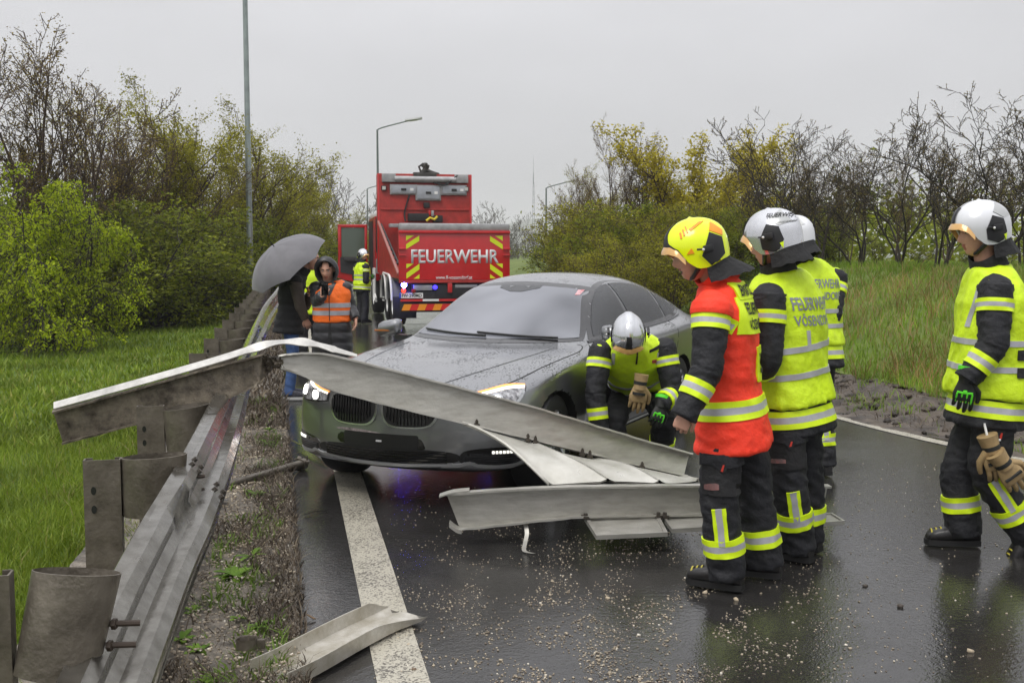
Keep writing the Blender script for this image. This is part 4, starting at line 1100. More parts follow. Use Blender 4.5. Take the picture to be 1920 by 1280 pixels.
ST = [  # x0 (plan-curved for the nose), w(curve weight), then z/y for the half section
 # x,   cw,  zb,  yb,   (y2,z2)      (y3,z3)      (y4,z4)       (y5,z5)       (y6,z6)       (y7,z7)       (y8,z8)     z9
 (.865, 1.0, .235, .74, (.82, .28), (.855, .42), (.845, .60), (.80, .715), (.70, .745), (.50, .752), (.26, .756), .758),
 (.80, 1.0, .225, .78, (.86, .28), (.895, .44), (.88, .62), (.835, .748), (.72, .787), (.52, .797), (.27, .803), .806),
 (.62, .9, .22, .80, (.89, .275), (.92, .44), (.91, .62), (.872, .772), (.75, .825), (.54, .836), (.27, .842), .846),
 (.38, .6, .21, .82, (.905, .275), (.938, .46), (.928, .66), (.895, .806), (.765, .862), (.55, .874), (.28, .882), .886),
 (.05, .25, .19, .82, (.905, .27), (.945, .48), (.942, .72), (.912, .850), (.78, .902), (.56, .914), (.28, .922), .926),
 (-.35, .0, .17, .82, (.905, .27), (.945, .50), (.945, .75), (.918, .886), (.79, .936), (.57, .948), (.28, .956), .960),
 (-.62, .0, .17, .82, (.905, .27), (.945, .50), (.945, .77), (.918, .905), (.80, .955), (.62, .968), (.30, .976), .980),
 (-.82, .0, .17, .82, (.905, .27), (.945, .50), (.945, .78), (.916, .918), (.80, .972), (.715, .985), (.36, 1.06), 1.075),
 (-1.12, .0, .17, .82, (.905, .27), (.945, .50), (.945, .785), (.914, .935), (.80, .990), (.665, 1.16), (.34, 1.225), 1.243),
 (-1.42, .0, .17, .82, (.905, .27), (.945, .50), (.945, .79), (.912, .945), (.80, 1.002), (.605, 1.315), (.32, 1.368), 1.386),
 (-1.72, .0, .17, .82, (.905, .27), (.945, .50), (.945, .79), (.912, .952), (.80, 1.010), (.575, 1.395), (.30, 1.436), 1.450),
 (-2.15, .0, .17, .82, (.905, .27), (.945, .50), (.945, .79), (.912, .960), (.80, 1.020), (.565, 1.412), (.30, 1.458), 1.470),
 (-2.65, .0, .17, .82, (.905, .27), (.945, .50), (.945, .79), (.914, .972), (.80, 1.032), (.562, 1.395), (.30, 1.445), 1.458),
 (-3.10, .0, .18, .82, (.905, .28), (.945, .50), (.946, .80), (.916, .985), (.80, 1.048), (.565, 1.330), (.30, 1.385), 1.398),
 (-3.50, .0, .20, .80, (.90, .30), (.94, .52), (.940, .82), (.905, .995), (.80, 1.060), (.590, 1.220), (.31, 1.275), 1.290),
 (-3.85, .0, .23, .78, (.88, .33), (.92, .55), (.915, .84), (.875, .998), (.78, 1.055), (.62, 1.098), (.32, 1.125), 1.135),
 (-4.10, .0, .26, .75, (.85, .36), (.885, .56), (.875, .84), (.83, .985), (.74, 1.035), (.58, 1.052), (.30, 1.066), 1.072),
 (-4.20, .0, .30, .72, (.81, .38), (.83, .56), (.82, .82), (.79, .965), (.70, 1.012), (.55, 1.028), (.28, 1.042), 1.048)]
def lift(x): return float(np.interp(-x, [.82, 1.42, 3.1, 3.5, 3.85, 4.1], [0, .045, .055, .075, .06, .02]))
ST = [r[:9] + ((r[9][0] + .25 * lift(r[0]), r[9][1] + lift(r[0])), (r[10][0], r[10][1] + lift(r[0])), r[11] + lift(r[0])) for r in ST]
def plan(y, cw): return -.31 * cw * (abs(y) / .90) ** 2.9
def zlean(z, cw): return cw * (-.035 * max(0, (z - .50) / .26) ** 1.5 - .05 * max(0, (.30 - z) / .12))
def half(s):
    x, cw, zb, yb, p2, p3, p4, p5, p6, p7, p8, z9 = s
    q = [(0, zb), (yb, zb), p2, p3, p4, p5, p6, p7, p8, (0, z9)]
    return [(x + plan(y, cw) + (zlean(z, cw) if cw > .85 else 0), y, z) for y, z in q]
def build_body():
    bm = bmesh.new(); rows = []
    for s in ST:
        h = half(s)
        L_ = [bm.verts.new(p) for p in h]
        Rr = [L_[0]] + [bm.verts.new((p[0], -p[1], p[2])) for p in h[1:9]] + [L_[9]]
        rows.append((L_, Rr))
    crease = []
    for a, b in zip(rows[:-1], rows[1:]):
        for sd in (0, 1):
            for k in range(9):
                bm.faces.new((a[sd][k], a[sd][k + 1], b[sd][k + 1], b[sd][k]))
    for end, fwd in ((0, 1), (-1, 0)):
        L_, Rr = rows[end]; s = ST[end]; x = s[0]
        C = {1: L_[0], 9: L_[9]}
        M = {}
        cw = s[1] if fwd else 0
        for k in range(2, 8):
            z = L_[k].co.z; C[k] = bm.verts.new((x + (zlean(z, cw) + .012 if fwd else -.03), 0, z))
        for sd, H in ((0, L_), (1, Rr)):
            sg = 1 if sd == 0 else -1; m = {}
            for k in range(1, 8):
                y = L_[k].co.y * .5; z = L_[k].co.z; m[k] = bm.verts.new((x + plan(y, cw) + (zlean(z, cw) + .012 if fwd else -.02), sg * y, z)) if k > 1 else None
            # bottom row
            bm.faces.new((H[1], H[2], m[2], C[1])); bm.faces.new((C[1], m[2], C[2]))
            for k in range(2, 7):
                bm.faces.new((H[k], H[k + 1], m[k + 1], m[k])); bm.faces.new((m[k], m[k + 1], C[k + 1], C[k]))
            bm.faces.new((C[7], m[7], H[8], C[9])); bm.faces.new((m[7], H[7], H[8]))
    bmesh.ops.recalc_face_normals(bm, faces=bm.faces[:])
    cl_ = bm.edges.layers.float.new('crease_edge')
    for i in range(len(rows) - 1):
        for sd in (0, 1):
            for k, c in ((5, .35), (6, .55), (2, .3)):
                e = bm.edges.get((rows[i][sd][k], rows[i + 1][sd][k]))
                if e: e[cl_] = c if k != 6 or i > 6 else .25
    me = bpy.data.meshes.new('body'); bm.to_mesh(me); bm.free()
    return me
me0 = build_body()
tmp = link('tmp_body', me0)
sb_ = tmp.modifiers.new('s', 'SUBSURF'); sb_.levels = 3; sb_.render_levels = 3
cuts_ = []
for xx in (0, -3.07):
    for sg in (1, -1):
        c = MB().lathe([(.375, .52), (.375, 1.2)], (xx, 0, .345), 'Y', 64) if sg > 0 else MB().lathe([(.375, -1.2), (.375, -.52)], (xx, 0, .345), 'Y', 64)
        co = c.build('tmp_cut', SEAM); cuts_.append(co)
        bmod = tmp.modifiers.new('b', 'BOOLEAN'); bmod.operation = 'DIFFERENCE'; bmod.solver = 'EXACT'; bmod.object = co
bpy.context.view_layer.update()
bm_full = evaluated(tmp)
for m_ in list(tmp.modifiers):
    if m_.type == 'BOOLEAN': tmp.modifiers.remove(m_)
bpy.context.view_layer.update()
me_plain = evaluated(tmp)
for o in cuts_ + [tmp]: bpy.data.objects.remove(o)
bm_full.materials.clear(); bm_full.materials.append(PAINT); bm_full.materials.append(SEAM)
mi = np.zeros(len(bm_full.polygons), np.int32)
for p in bm_full.polygons:
    c = p.center
    if abs(c.y) > .5 and c.z < .75:
        for xx in (0, -3.07):
            d_ = math.hypot(c.x - xx, c.z - .345)
            if d_ < .379 : mi[p.index] = 1
    if c.z < .20 and p.normal.z < -.5: mi[p.index] = 1
bm_full.polygons.foreach_set('material_index', mi)
shade(bm_full, 32)
bm_full.name = 'body'
body = link('body', bm_full, car)
CB = bvh_of(me_plain)
X, Y_, Z_ = Vector((1, 0, 0)), Vector((0, 1, 0)), Vector((0, 0, 1))
def side(name, polys, off, mt, sg=1, parent=None, cell=.05, skirt=.004):
    if 'window' in name: polys = [[(x - .03 * max(0, -x - 2.6), z + lift(x) * max(0, z - 1.03) / .36) for x, z in q] for q in polys]
    return proj_poly(name, polys, (0, 1.6 * sg, 0), X, Z_, (0, -sg, 0), CB, off, mt, parent or car, cell, skirt, 1.5)
def front(name, polys, off, mt, parent=None, cell=.04, skirt=.004, D=(-1, 0, 0)):
    polys = [[(y, z + .042 * max(0, z - 1.0) / .38) for y, z in q] for q in polys]
    return proj_poly(name, polys, (2, 0, 0), Y_, Z_, D, CB, off, mt, parent or car, cell, skirt, 7)
def top(name, polys, off, mt, parent=None, cell=.05, skirt=.003):
    return proj_poly(name, polys, (0, 0, 3), X, Y_, (0, 0, -1), CB, off, mt, parent or car, cell, skirt, 3)
# windscreen
ws = curve2d([(-.765, 1.0), (-.5, .992), (0, .985), (.5, .992), (.765, 1.0)], 6) + curve2d([(.575, 1.325), (.545, 1.352), (.4, 1.378), (0, 1.398), (-.4, 1.378), (-.545, 1.352), (-.575, 1.325)], 4)
front('windscreen_frame', [ws], .0025, GLOSSB)
wg = curve2d([(-.72, 1.03), (-.70, 1.018), (-.4, 1.012), (0, 1.008), (.4, 1.012), (.70, 1.018), (.72, 1.03)], 4) + curve2d([(.545, 1.305), (.52, 1.332), (.4, 1.352), (0, 1.370), (-.4, 1.352), (-.52, 1.332), (-.545, 1.305)], 4)
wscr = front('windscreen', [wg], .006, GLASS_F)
front('sensor_mount', [[(-.19, 1.368), (-.185, 1.348), (-.06, 1.342), (-.05, 1.322), (.05, 1.322), (.06, 1.342), (.185, 1.348), (.19, 1.368)]], .0085, mat('mount_grey', (.05, .052, .055), .3), wscr)
for q_ in ([(-.10, 1.360), (-.045, 1.358), (-.085, 1.349)], [(.045, 1.358), (.10, 1.360), (.085, 1.349)]): front('sensor_window', [q_], .0105, mat('pale_glass', (.16, .165, .17), .2), wscr)
front('windscreen_sticker', [[(.505, 1.30), (.535, 1.30), (.53, 1.335), (.495, 1.335)]], .009, mat('sticker', (.62, .55, .57), .5, col2=(.55, .10, .12), vscale=60), wscr)
# wipers resting along the foot of the glass
for pts_ in ([(.60, 1.012), (.30, 1.022), (-.08, 1.040)], [(.02, 1.018), (-.30, 1.028), (-.62, 1.046)]):
    wp_ = []
    for y, z in curve2d(pts_, 5):
        h_ = CB.ray_cast(Vector((2, y, z)), Vector((-1, 0, 0)), 7); wp_.append(h_[0] + h_[1] * .018)
    MB().tube(wp_, .009, 6).build('wiper', BLACKP, car, 50)
# side windows
for sg in (1, -1):
    fr = side('window_trim', [curve2d([(-.98, .995), (-1.6, 1.012), (-2.4, 1.03), (-3.1, 1.055), (-3.44, 1.085), (-3.56, 1.115)], 5) + curve2d([(-3.40, 1.205), (-3.15, 1.298), (-2.75, 1.365), (-2.3, 1.392), (-1.95, 1.388), (-1.68, 1.355), (-1.4, 1.265), (-1.15, 1.125)], 5)], .002, GLOSSB, sg)
    side('door_window', [curve2d([(-1.10, 1.022), (-1.5, 1.032), (-1.98, 1.044)], 4) + curve2d([(-2.02, 1.368), (-1.85, 1.358), (-1.66, 1.322), (-1.42, 1.235), (-1.2, 1.11)], 4)], .005, GLASS_S, sg)
    side('door_window', [curve2d([(-2.09, 1.046), (-2.5, 1.056), (-2.96, 1.073)], 4) + curve2d([(-3.03, 1.285), (-2.85, 1.33), (-2.6, 1.357), (-2.3, 1.37), (-2.07, 1.371)], 4)], .005, GLASS_S, sg)
    side('quarter_window', [[(-3.02, 1.077), (-3.30, 1.092), (-3.46, 1.115), (-3.33, 1.19), (-3.2, 1.235), (-3.08, 1.268)]], .005, GLASS_S, sg)
    side('belt_trim', strip_polys(curve2d([(-.95, .988), (-1.6, 1.006), (-2.4, 1.024), (-3.1, 1.049), (-3.48, 1.08)], 4), .012), .006, CHROME if sg < 0 else mat('satin_trim', (.05, .05, .052), .3, .8), sg)
    side('panel_seam', strip_polys(curve2d([(-.78, .30), (-.72, .6), (-.70, .80), (-.72, .90), (-.90, .965)], 5), .007), .0012, SEAM, sg)
    side('panel_seam', strip_polys(curve2d([(-2.03, .28), (-2.05, .7), (-2.05, 1.03)], 5), .007), .0012, SEAM, sg)
    side('panel_seam', strip_polys(curve2d([(-3.02, 1.05), (-2.98, .9), (-2.80, .7), (-2.62, .5), (-2.58, .3)], 5), .007), .0012, SEAM, sg)
    side('panel_seam', strip_polys([(-.76, .285), (-2.58, .285)], .008), .0012, SEAM, sg)
    for hx in (-1.82, -2.85):
        h_ = side('door_handle', [rrect(hx - .11, .865, hx + .11, .893, .013)], .028, PAINT, sg, skirt=.0)
    side('sill_trim', [rrect(-2.62, .235, -.50, .262, .012)], .006, CHROME, sg)
    # air breather behind the wheel
    side('side_vent', [[(-.50, .34), (-.56, .34), (-.64, .70), (-.60, .70)]], .004, CHROME, sg)
    # mirror
    mb = MB(); mb.box((-.95, sg * 1.03, 1.05), (.13, .23, .135), (0, .12, sg * -.18), .052)
    for i_, (x, y, z) in enumerate(mb.v): mb.v[i_] = (x - .02 * (abs(y) - 1.0) / .1, y, z + .018 * (1.03 - abs(y)) / .1)
    mb.v = [(min(x, -.98 + .02) if x > -.95 else x, y, z) if False else (x, y, z) for x, y, z in mb.v]
    mir = mb.build('mirror', PAINT, car, 80)
    MB().rings([[Vector((x, y, z)) for x, z in ((-.92, .955), (-1.0, .955), (-1.0, .995), (-.92, .995))] for y in (sg * .84, sg * .96)]).build('mirror_foot', BLACKP, mir)
    MB().box((-.885, sg * 1.06, 1.03), (.012, .15, .012), (0, .2, sg * -.25)).build('indicator', mat('amber_lens', (.35, .12, .02), .2), mir)
# hood shut lines, seams on the front
for sg in (1, -1):
    top('panel_seam', strip_polys(curve2d([(.62, sg * .70), (.3, sg * .785), (0, sg * .815), (-.4, sg * .835), (-.66, sg * .835), (-.80, sg * .80), (-.80, sg * .76)], 6), .008), .0012, SEAM)
for sg in (1, -1):
    top('hood_crease', strip_polys(curve2d([(.74, sg * .33), (.3, sg * .50), (-.2, sg * .60), (-.6, sg * .64)], 6), .02), .004, PAINT, skirt=.006)
# headlights
LENS = mat('headlight_lens', (.05, .05, .055), .10, .3, coat=1, col2=(.55, .55, .57), vscale=30)
LAMP = mat('lit_lamp', (.9, .9, .9), .2, emit=(1, .97, .92), estr=3.5)
DRL = mat('daylight_strip', (.95, .9, .85), .2, emit=(1, .82, .66), estr=1.6)
AMBER = mat('amber_glow', (.8, .3, .08), .3, emit=(1, .40, .10), estr=.8)
for sg in (1, -1):
    # a plane turned outwards round the corner of the nose
    Dv = Vector((-.86, -.5 * sg, 0)).normalized(); Uv = Vector((-Dv.y, Dv.x, 0)) * -1     # pointing outwards along the nose
    Uv = Vector((-.5, .86 * sg, 0)).normalized() if True else Uv
    O_ = Vector((.62, .62 * sg, .022)) - Dv * 1.0
    def hl(name, polys, off, mt, parent=car, skirt=.004, cell=.03):
        return proj_poly(name, polys, O_, Uv, Z_, Dv, CB, off, mt, parent, cell, skirt, 2.0)
    out = curve2d([(-.215, .640), (-.05, .622), (.13, .622), (.235, .655), (.325, .735)], 5) + curve2d([(.335, .765), (.20, .775), (.05, .752), (-.10, .717), (-.225, .700)], 5)
    hd = hl('headlight', [out], .003, GLOSSB)
    hl('lens', [[(x * .95 + .004, .695 + (z - .695) * .88) for x, z in out]], .006, LENS, hd)
    hl('daylight_strip', strip_polys(curve2d([(-.205, .697), (-.08, .716), (.06, .744), (.20, .764), (.315, .762)], 4), .013), .009, DRL, hd)
    hl('amber_strip', strip_polys(curve2d([(-.215, .708), (-.09, .728), (.06, .757), (.20, .778), (.32, .772)], 4), .010), .0085, AMBER, hd)
    for cx, cz in ((-.06, .672), (.115, .690)):
        ring_ = [(cx + .052 * math.cos(q) * 1.0, cz + .047 * math.sin(q)) for q in [2 * PI * k / 20 for k in range(20)]]
        hl('lamp_bezel', [ring_], .010, CHROME, hd)
        hl('lamp', [[(cx + (x - cx) * .72, cz + (z - cz) * .72) for x, z in ring_]], .014, LAMP, hd)
    hl('lamp_wing', strip_polys(curve2d([(.20, .645), (.27, .69), (.305, .735)], 4), .018), .010, CHROME, hd)
# kidney grilles with upright slats
for sg in (1, -1):
    ko = curve2d([(sg * .022, .735), (sg * .17, .746), (sg * .375, .735), (sg * .43, .68), (sg * .41, .595), (sg * .35, .540), (sg * .20, .528), (sg * .08, .538), (sg * .026, .59), (sg * .013, .67)], 4, True)
    kd = front('grille', [ko], .010, CHROME, skirt=.02)
    kc = (sg * .225, .635)
    ki = [(kc[0] + (x - kc[0]) * .915, kc[1] + (z - kc[1]) * .90) for x, z in ko]
    front('grille_opening', [ki], .0125, mat('grille_dark', (.003, .003, .003), .6), kd)
    n = 14
    for k in range(n):
        y = sg * (.055 + .34 * (k + .5) / n); e = abs((k + .5) / n - .5) * 2
        lo = .552 + .05 * max(0, e - .55) / .45 + (.02 if k > n - 3 else 0); hi = .722 - .02 * max(0, e - .6)
        front('slat', [[(y - .004, lo), (y + .004, lo), (y + .004, hi), (y - .004, hi)]], .022, GLOSSB, kd, skirt=.010)
front('badge_plate', [rrect(-.055, .752, .055, .775, .01)], .003, GLOSSB)
# bumper: lower intake, side intakes with slats, lip, plate recess
lo_ = front('lower_intake', [curve2d([(-.56, .345), (-.50, .378), (-.3, .395), (0, .40), (.3, .395), (.50, .378), (.56, .345), (.50, .308), (.3, .297), (0, .294), (-.3, .297), (-.50, .308)], 3, True)], .003, mat('intake_dark', (.003, .003, .003), .6))
for k in range(5):
    z = .310 + .017 * k
    front('intake_slat', strip_polys([(-.47, z), (0, z - .006), (.47, z)], .008), .012, GLOSSB, lo_, skirt=.008)
front('plate_recess', [rrect(-.29, .395, .29, .485, .015)], .004, mat('recess_black', (.004, .004, .004), .45))
front('plate_screw', [rrect(-.022, .428, .022, .440, .004)], .007, mat('screw_white', (.6, .6, .6), .3))
for sg in (1, -1):
    Dv = Vector((-.86, -.5 * sg, 0)).normalized(); Uv = Vector((-.5, .86 * sg, 0)).normalized(); O_ = Vector((.62, .62 * sg, 0)) - Dv * 1.0
    si = proj_poly('side_intake', [curve2d([(-.10, .385), (.02, .405), (.20, .412), (.30, .395), (.335, .352), (.32, .312), (.22, .298), (.05, .294), (-.09, .30), (-.13, .33)], 4, True)], O_, Uv, Z_, Dv, CB, .003, GLOSSB, car, .03, .004, 2)
    for k in range(4):
        z = .308 + .014 * k
        proj_poly('intake_slat', strip_polys([(-.09, z), (.10, z), (.31, z + .006)], .007), O_, Uv, Z_, Dv, CB, .011, mat('slat_grey', (.02, .02, .022), .25), si, .03, .008, 2)
    fl_ = proj_poly('fog_light', [rrect(.03, .365, .245, .392, .012)], O_, Uv, Z_, Dv, CB, .006, GLOSSB, si, .03, .004, 2)
    for k in range(6):
        a0 = .095 + .024 * k
        proj_poly('light_element', [rrect(a0 - .009, .370, a0 + .009, .389, .004)], O_, Uv, Z_, Dv, CB, .010, mat('led_white', (.8, .8, .75), .2, emit=(1, .97, .88), estr=.9), fl_, .02, .003, 2)
    proj_poly('lip_trim', strip_polys(curve2d([(-.24, .290), (-.13, .294), (-.06, .312), (.02, .290), (.20, .284), (.34, .310)], 4), .020), O_, Uv, Z_, Dv, CB, .012, SATIN, car, .03, .008, 2)
front('lip_trim', strip_polys(curve2d([(-.50, .300), (-.2, .286), (0, .283), (.2, .286), (.50, .300)], 4), .018), .012, SATIN, skirt=.008)
front('bumper_scuff', [curve2d([(-.37, .492), (-.2, .478), (.0, .470), (.06, .478), (-.1, .498), (-.25, .505)], 3, True)], .002, mat('scuffed_paint', (.10, .085, .085), .4, col2=(.32, .27, .27), vscale=30))
front('bumper_damage', [curve2d([(-.32, .47), (-.1, .45), (.1, .455), (.28, .47), (.33, .42), (.30, .39), (0, .395), (-.33, .40)], 3, True)], .0022, GLOSSB)
# shark fin
mb = MB(); mb.rings([[Vector((-3.0 + x * k, y * .018 * k, 1.405 + z)) for x, y in ((.09, 0), (0, 1), (-.07, .7), (-.07, -.7), (0, -1))] for k, z in ((1, 0), (.8, .03), (.35, .062))])
mb.build('antenna_fin', PAINT, car, 60)
# wheels
def wheel(x, y, steer=0.0):
    sg = 1 if y > 0 else -1
    e = empty('wheel', (x, y, .348), steer); e.parent = car
    prof = [(.235, -.115), (.30, -.122), (.335, -.112), (.348, -.08), (.350, 0), (.348, .08), (.335, .112), (.30, .122), (.235, .115)]
    MB().lathe(prof, (0, 0, 0), 'Y', 48, False).build('tyre', RUBBER, e, 35)
    mb = MB(); mb.lathe([(.235, -.11), (.245, -.115), (.245, .115), (.235, .11), (.225, .09), (.22, -.09), (.235, -.11)], (0, 0, 0), 'Y', 40, False)
    for k in range(10):
        a = 2 * PI * k / 10
        for da in (-.10, .10):
            q = a + da
            mb.tube([Vector((.05 * math.cos(a), sg * .085, .05 * math.sin(a))), Vector((.15 * math.cos(a + da * .7), sg * .10, .15 * math.sin(a + da * .7))), Vector((.232 * math.cos(q), sg * .095, .232 * math.sin(q)))], [.018, .013, .014], 6)
    mb.lathe([(.0, sg * .09), (.06, sg * .095), (.065, sg * .07)], (0, 0, 0), 'Y', 20, False)
    mb.build('rim', mat('alloy_rim', (.30, .31, .32), .3, .9), e, 40)
    MB().lathe([(.0, sg * .03), (.17, sg * .03), (.17, -sg * .02)], (0, 0, 0), 'Y', 28, False).build('brake_disc', mat('brake_steel', (.10, .09, .085), .4, .8), e, 40)
    return e
for x in (0, -3.07):
    for sg in (1, -1): wheel(x, sg * .80, R(4) if x == 0 else 0)
# ------------------------------------------------------------ the fire truck, street lamps, mast
TRZ = math.atan2(.215, 1)
trk = tag(empty('fire_truck', (-1.27, 23.8, 0), TRZ), 'red fire brigade truck with open driver door standing on the road behind the car', 'fire truck')
RED = mat('fire_red', (.50, .008, .010), .32, coat=.6, var=.12, vscale=3)
REDD = mat('dull_red', (.34, .022, .016), .5, var=.25, vscale=4, bump=.05)
ALU = mat('aluminium', (.36, .36, .36), .45, .5, var=.2, vscale=6)
ALUL = mat('pale_drawer', (.34, .36, .39), .45, .2, var=.12, vscale=8)
CHASS = mat('chassis_black', (.012, .012, .013), .55)
WHITE = mat('white_paint', (.72, .72, .70), .4, var=.1, vscale=5)
PALEI = mat('pale_inside', (.50, .47, .40), .6, var=.2, vscale=4)
YELR = mat('reflex_yellow', (.62, .72, .01), .4)
ORG = mat('reflex_orange', (.80, .28, .01), .4)
SILT = mat('reflex_silver', (.62, .63, .63), .35)
def tb(name, mt, *boxes, parent=None, bev=.01, smooth=30):
    mb = MB()
    for c, d in boxes: mb.box(c, d, None, bev)
    return mb.build(name, mt, parent or trk, smooth)
tg = tb('tailgate', RED, ((0, .04, 1.66), (2.50, .08, 1.10)), bev=.015)
tb('tailgate_rim', ALU, ((0, .05, 2.28), (2.50, .13, .16)), bev=.04)
tb('tailgate_flange', RED, ((0, -.02, 2.17), (2.50, .06, .06)), parent=tg)
tb('tailgate_sill', REDD, ((0, -.01, 1.075), (2.50, .10, .06)), parent=tg)
for sx in (-1, 1): tb('tailgate_latch', RED, ((sx * 1.17, -.03, 1.80), (.16, .06, .05)), parent=tg); tb('latch_bar', RED, ((sx * 1.17, -.03, 1.66), (.16, .04, .025)), parent=tg)
tb('trough_floor', CHASS, ((0, 2.6, 1.10), (2.44, 5.0, .08)))
MB().prism([Vector((1.19, 0, z)) + Vector((0, y, 0)) for y, z in ((.09, 1.15), (5.0, 1.15), (5.0, 2.50), (.09, 2.25))], (0, 0, 0), (.05, 0, 0)).build('right_side_wall', [PALEI], trk)
MB().prism([Vector((-1.24, y, z)) for y, z in ((.09, 1.14), (5.0, 1.14), (5.0, 2.50), (.09, 1.22))], (0, 0, 0), (.05, 0, 0)).build('left_side_wall', REDD, trk)
MB().tube([(-1.245, .10, 1.24), (-1.245, 5.0, 2.54)], .035, 8).build('wall_rail', mat('worn_red', (.30, .12, .10), .6), trk, 40)
mb = MB()
for k in range(9):
    y = .8 + k * .45; mb.tube([(-1.21, y, 1.30 + y * .24), (-1.13, y + .16, 1.22 + y * .24), (-1.2, y + .3, 1.42 + y * .24)], .022, 6)
mb.build('hose', CHASS, trk, 40)['kind'] = 'stuff'
# tall bulkhead with crane gear
bk = tb('bulkhead', REDD, ((0, 5.25, 2.50), (2.50, .5, 2.62)), bev=.012)
tb('bulkhead_edge', RED, ((-1.24, 5.02, 2.5), (.05, .06, 2.62)), parent=bk); tb('bulkhead_edge', RED, ((1.24, 5.02, 2.5), (.05, .06, 2.62)), parent=bk)
tb('bulkhead_rib', REDD, ((0, 4.985, 2.87), (2.36, .03, .05)), parent=bk)
for sx in (-1, 1): tb('beam_bracket', ALU, ((sx * .97, 4.94, 3.69), (.36, .12, .22)), parent=bk)
MB().tube([(-.82, 4.93, 3.66), (.82, 4.93, 3.66)], .085, 16).build('cross_pipe', ALU, bk, 40)
fr_ = tb('drawer_frame', ALU, ((-.58, 4.97, 3.39), (.72, .06, .27)), ((.08, 4.968, 3.31), (.68, .06, .41)), ((.77, 4.97, 3.39), (.70, .06, .27)), parent=trk)
fr_['kind'] = 'structure' if False else 'thing'; del fr_['kind']
for c, w, h, z in ((-.58, .64, .20, 3.39), (.08, .60, .33, 3.31), (.77, .62, .20, 3.39)):
    d = tb('drawer', ALUL, ((c, 4.93, z), (w, .05, h)), bev=.008)
    tb('drawer_handle', CHASS, ((c, 4.895, z + .0), (.14, .03, .06)), parent=d)
    tb('drawer_label', WHITE, ((c + w * .34, 4.902, z), (.09, .006, .07)), parent=d, bev=0)
for sx in (-1, 1): tb('work_light', CHASS, ((sx * 1.10, 4.95, 3.42), (.13, .09, .13)), bev=.02); tb('light_glass', mat('lamp_glass', (.5, .5, .46), .2), ((sx * 1.10, 4.90, 3.42), (.09, .01, .09)), bev=.0)
mb = MB()
mb.tube([(-.12, 5.1, 3.76), (.0, 5.0, 3.9), (.03, 5.0, 4.10)], [.10, .075, .05], 8); mb.tube([(.0, 5.0, 3.92), (.22, 5.05, 3.84), (.38, 5.1, 3.80)], .055, 7)
mb.box((0, 5.05, 3.80), (.62, .2, .10), None, .02); mb.box((.02, 5.02, 4.02), (.16, .16, .12), (.3, .2, .4), .02); mb.tube([(-.1, 5.0, 3.85), (-.16, 5.0, 4.0), (-.04, 5., 4.08)], .03, 6)
mb.build('crane_head', mat('crane_grey', (.07, .065, .06), .5, .4, var=.3), trk, 40)['kind'] = 'stuff'
mb = MB(); mb.tube(cat3([(-.42, 4.96, 3.26), (-.50, 4.95, 3.0), (-.56, 4.95, 2.75), (-.54, 4.9, 2.55)], 5), .022, 6)
mb.build('cable', CHASS, trk, 40)
MB().tube(cat3([(.2, 4.9, 3.6), (.5, 4.86, 3.52), (.75, 4.88, 3.68), (.86, 4.9, 3.78)], 5), .025, 6).build('cable', CHASS, trk, 40)
tb('winch_box', CHASS, ((-.20, 4.88, 2.66), (.55, .2, .20)), ((.32, 4.9, 2.62), (.25, .2, .18)), ((.03, 4.92, 2.98), (.16, .1, .14)))['kind'] = 'stuff'
mb = MB(); mb.tube([(.0, 4.78, 2.56), (.10, 4.78, 2.64), (.22, 4.78, 2.60), (.30, 4.78, 2.68)], .035, 8); mb.build('coupling_hook', mat('tool_yellow', (.65, .5, .02), .4), trk, 40)
tb('red_valve', RED, ((.10, 4.86, 2.78), (.06, .06, .12))); tb('steel_valve', ALU, ((.18, 4.86, 2.76), (.07, .07, .16)))
tb('front_step', ALU, ((-.72, 4.7, 2.43), (.55, .3, .10)), ((.9, 4.7, 2.44), (.12, .1, .1)))['kind'] = 'stuff'
# cab
mb = MB()
mb.prism([Vector((-1.23, y, z)) for y, z in ((6.35, .95), (8.55, .95), (8.62, 1.9), (8.35, 2.68), (6.35, 2.72))], (0, 0, 0), (2.46, 0, 0))
cab = mb.build('cab', RED, trk)
tb('cab_roof', WHITE, ((0, 7.35, 2.78), (2.40, 2.05, .16)), bev=.06)
tb('door_opening', CHASS, ((-1.235, 7.6, 1.85), (.015, 1.3, 1.55)), parent=cab, bev=0)
tb('cab_seat', CHASS, ((-1.0, 7.0, 1.75), (.4, .4, .9)), parent=cab, bev=.05)
tb('exhaust_stack', CHASS, ((-1.1, 6.1, 2.2), (.25, .3, 1.0)), bev=.08)
tb('air_hoses', CHASS, ((-.9, 6.0, 1.9), (.5, .12, .06)), ((-.9, 6.0, 1.78), (.5, .1, .05)), ((-1.15, 5.8, 1.5), (.08, .6, .08)))['kind'] = 'stuff'
tb('side_box', ALU, ((-1.02, 5.9, 1.35), (.4, .7, .4)))
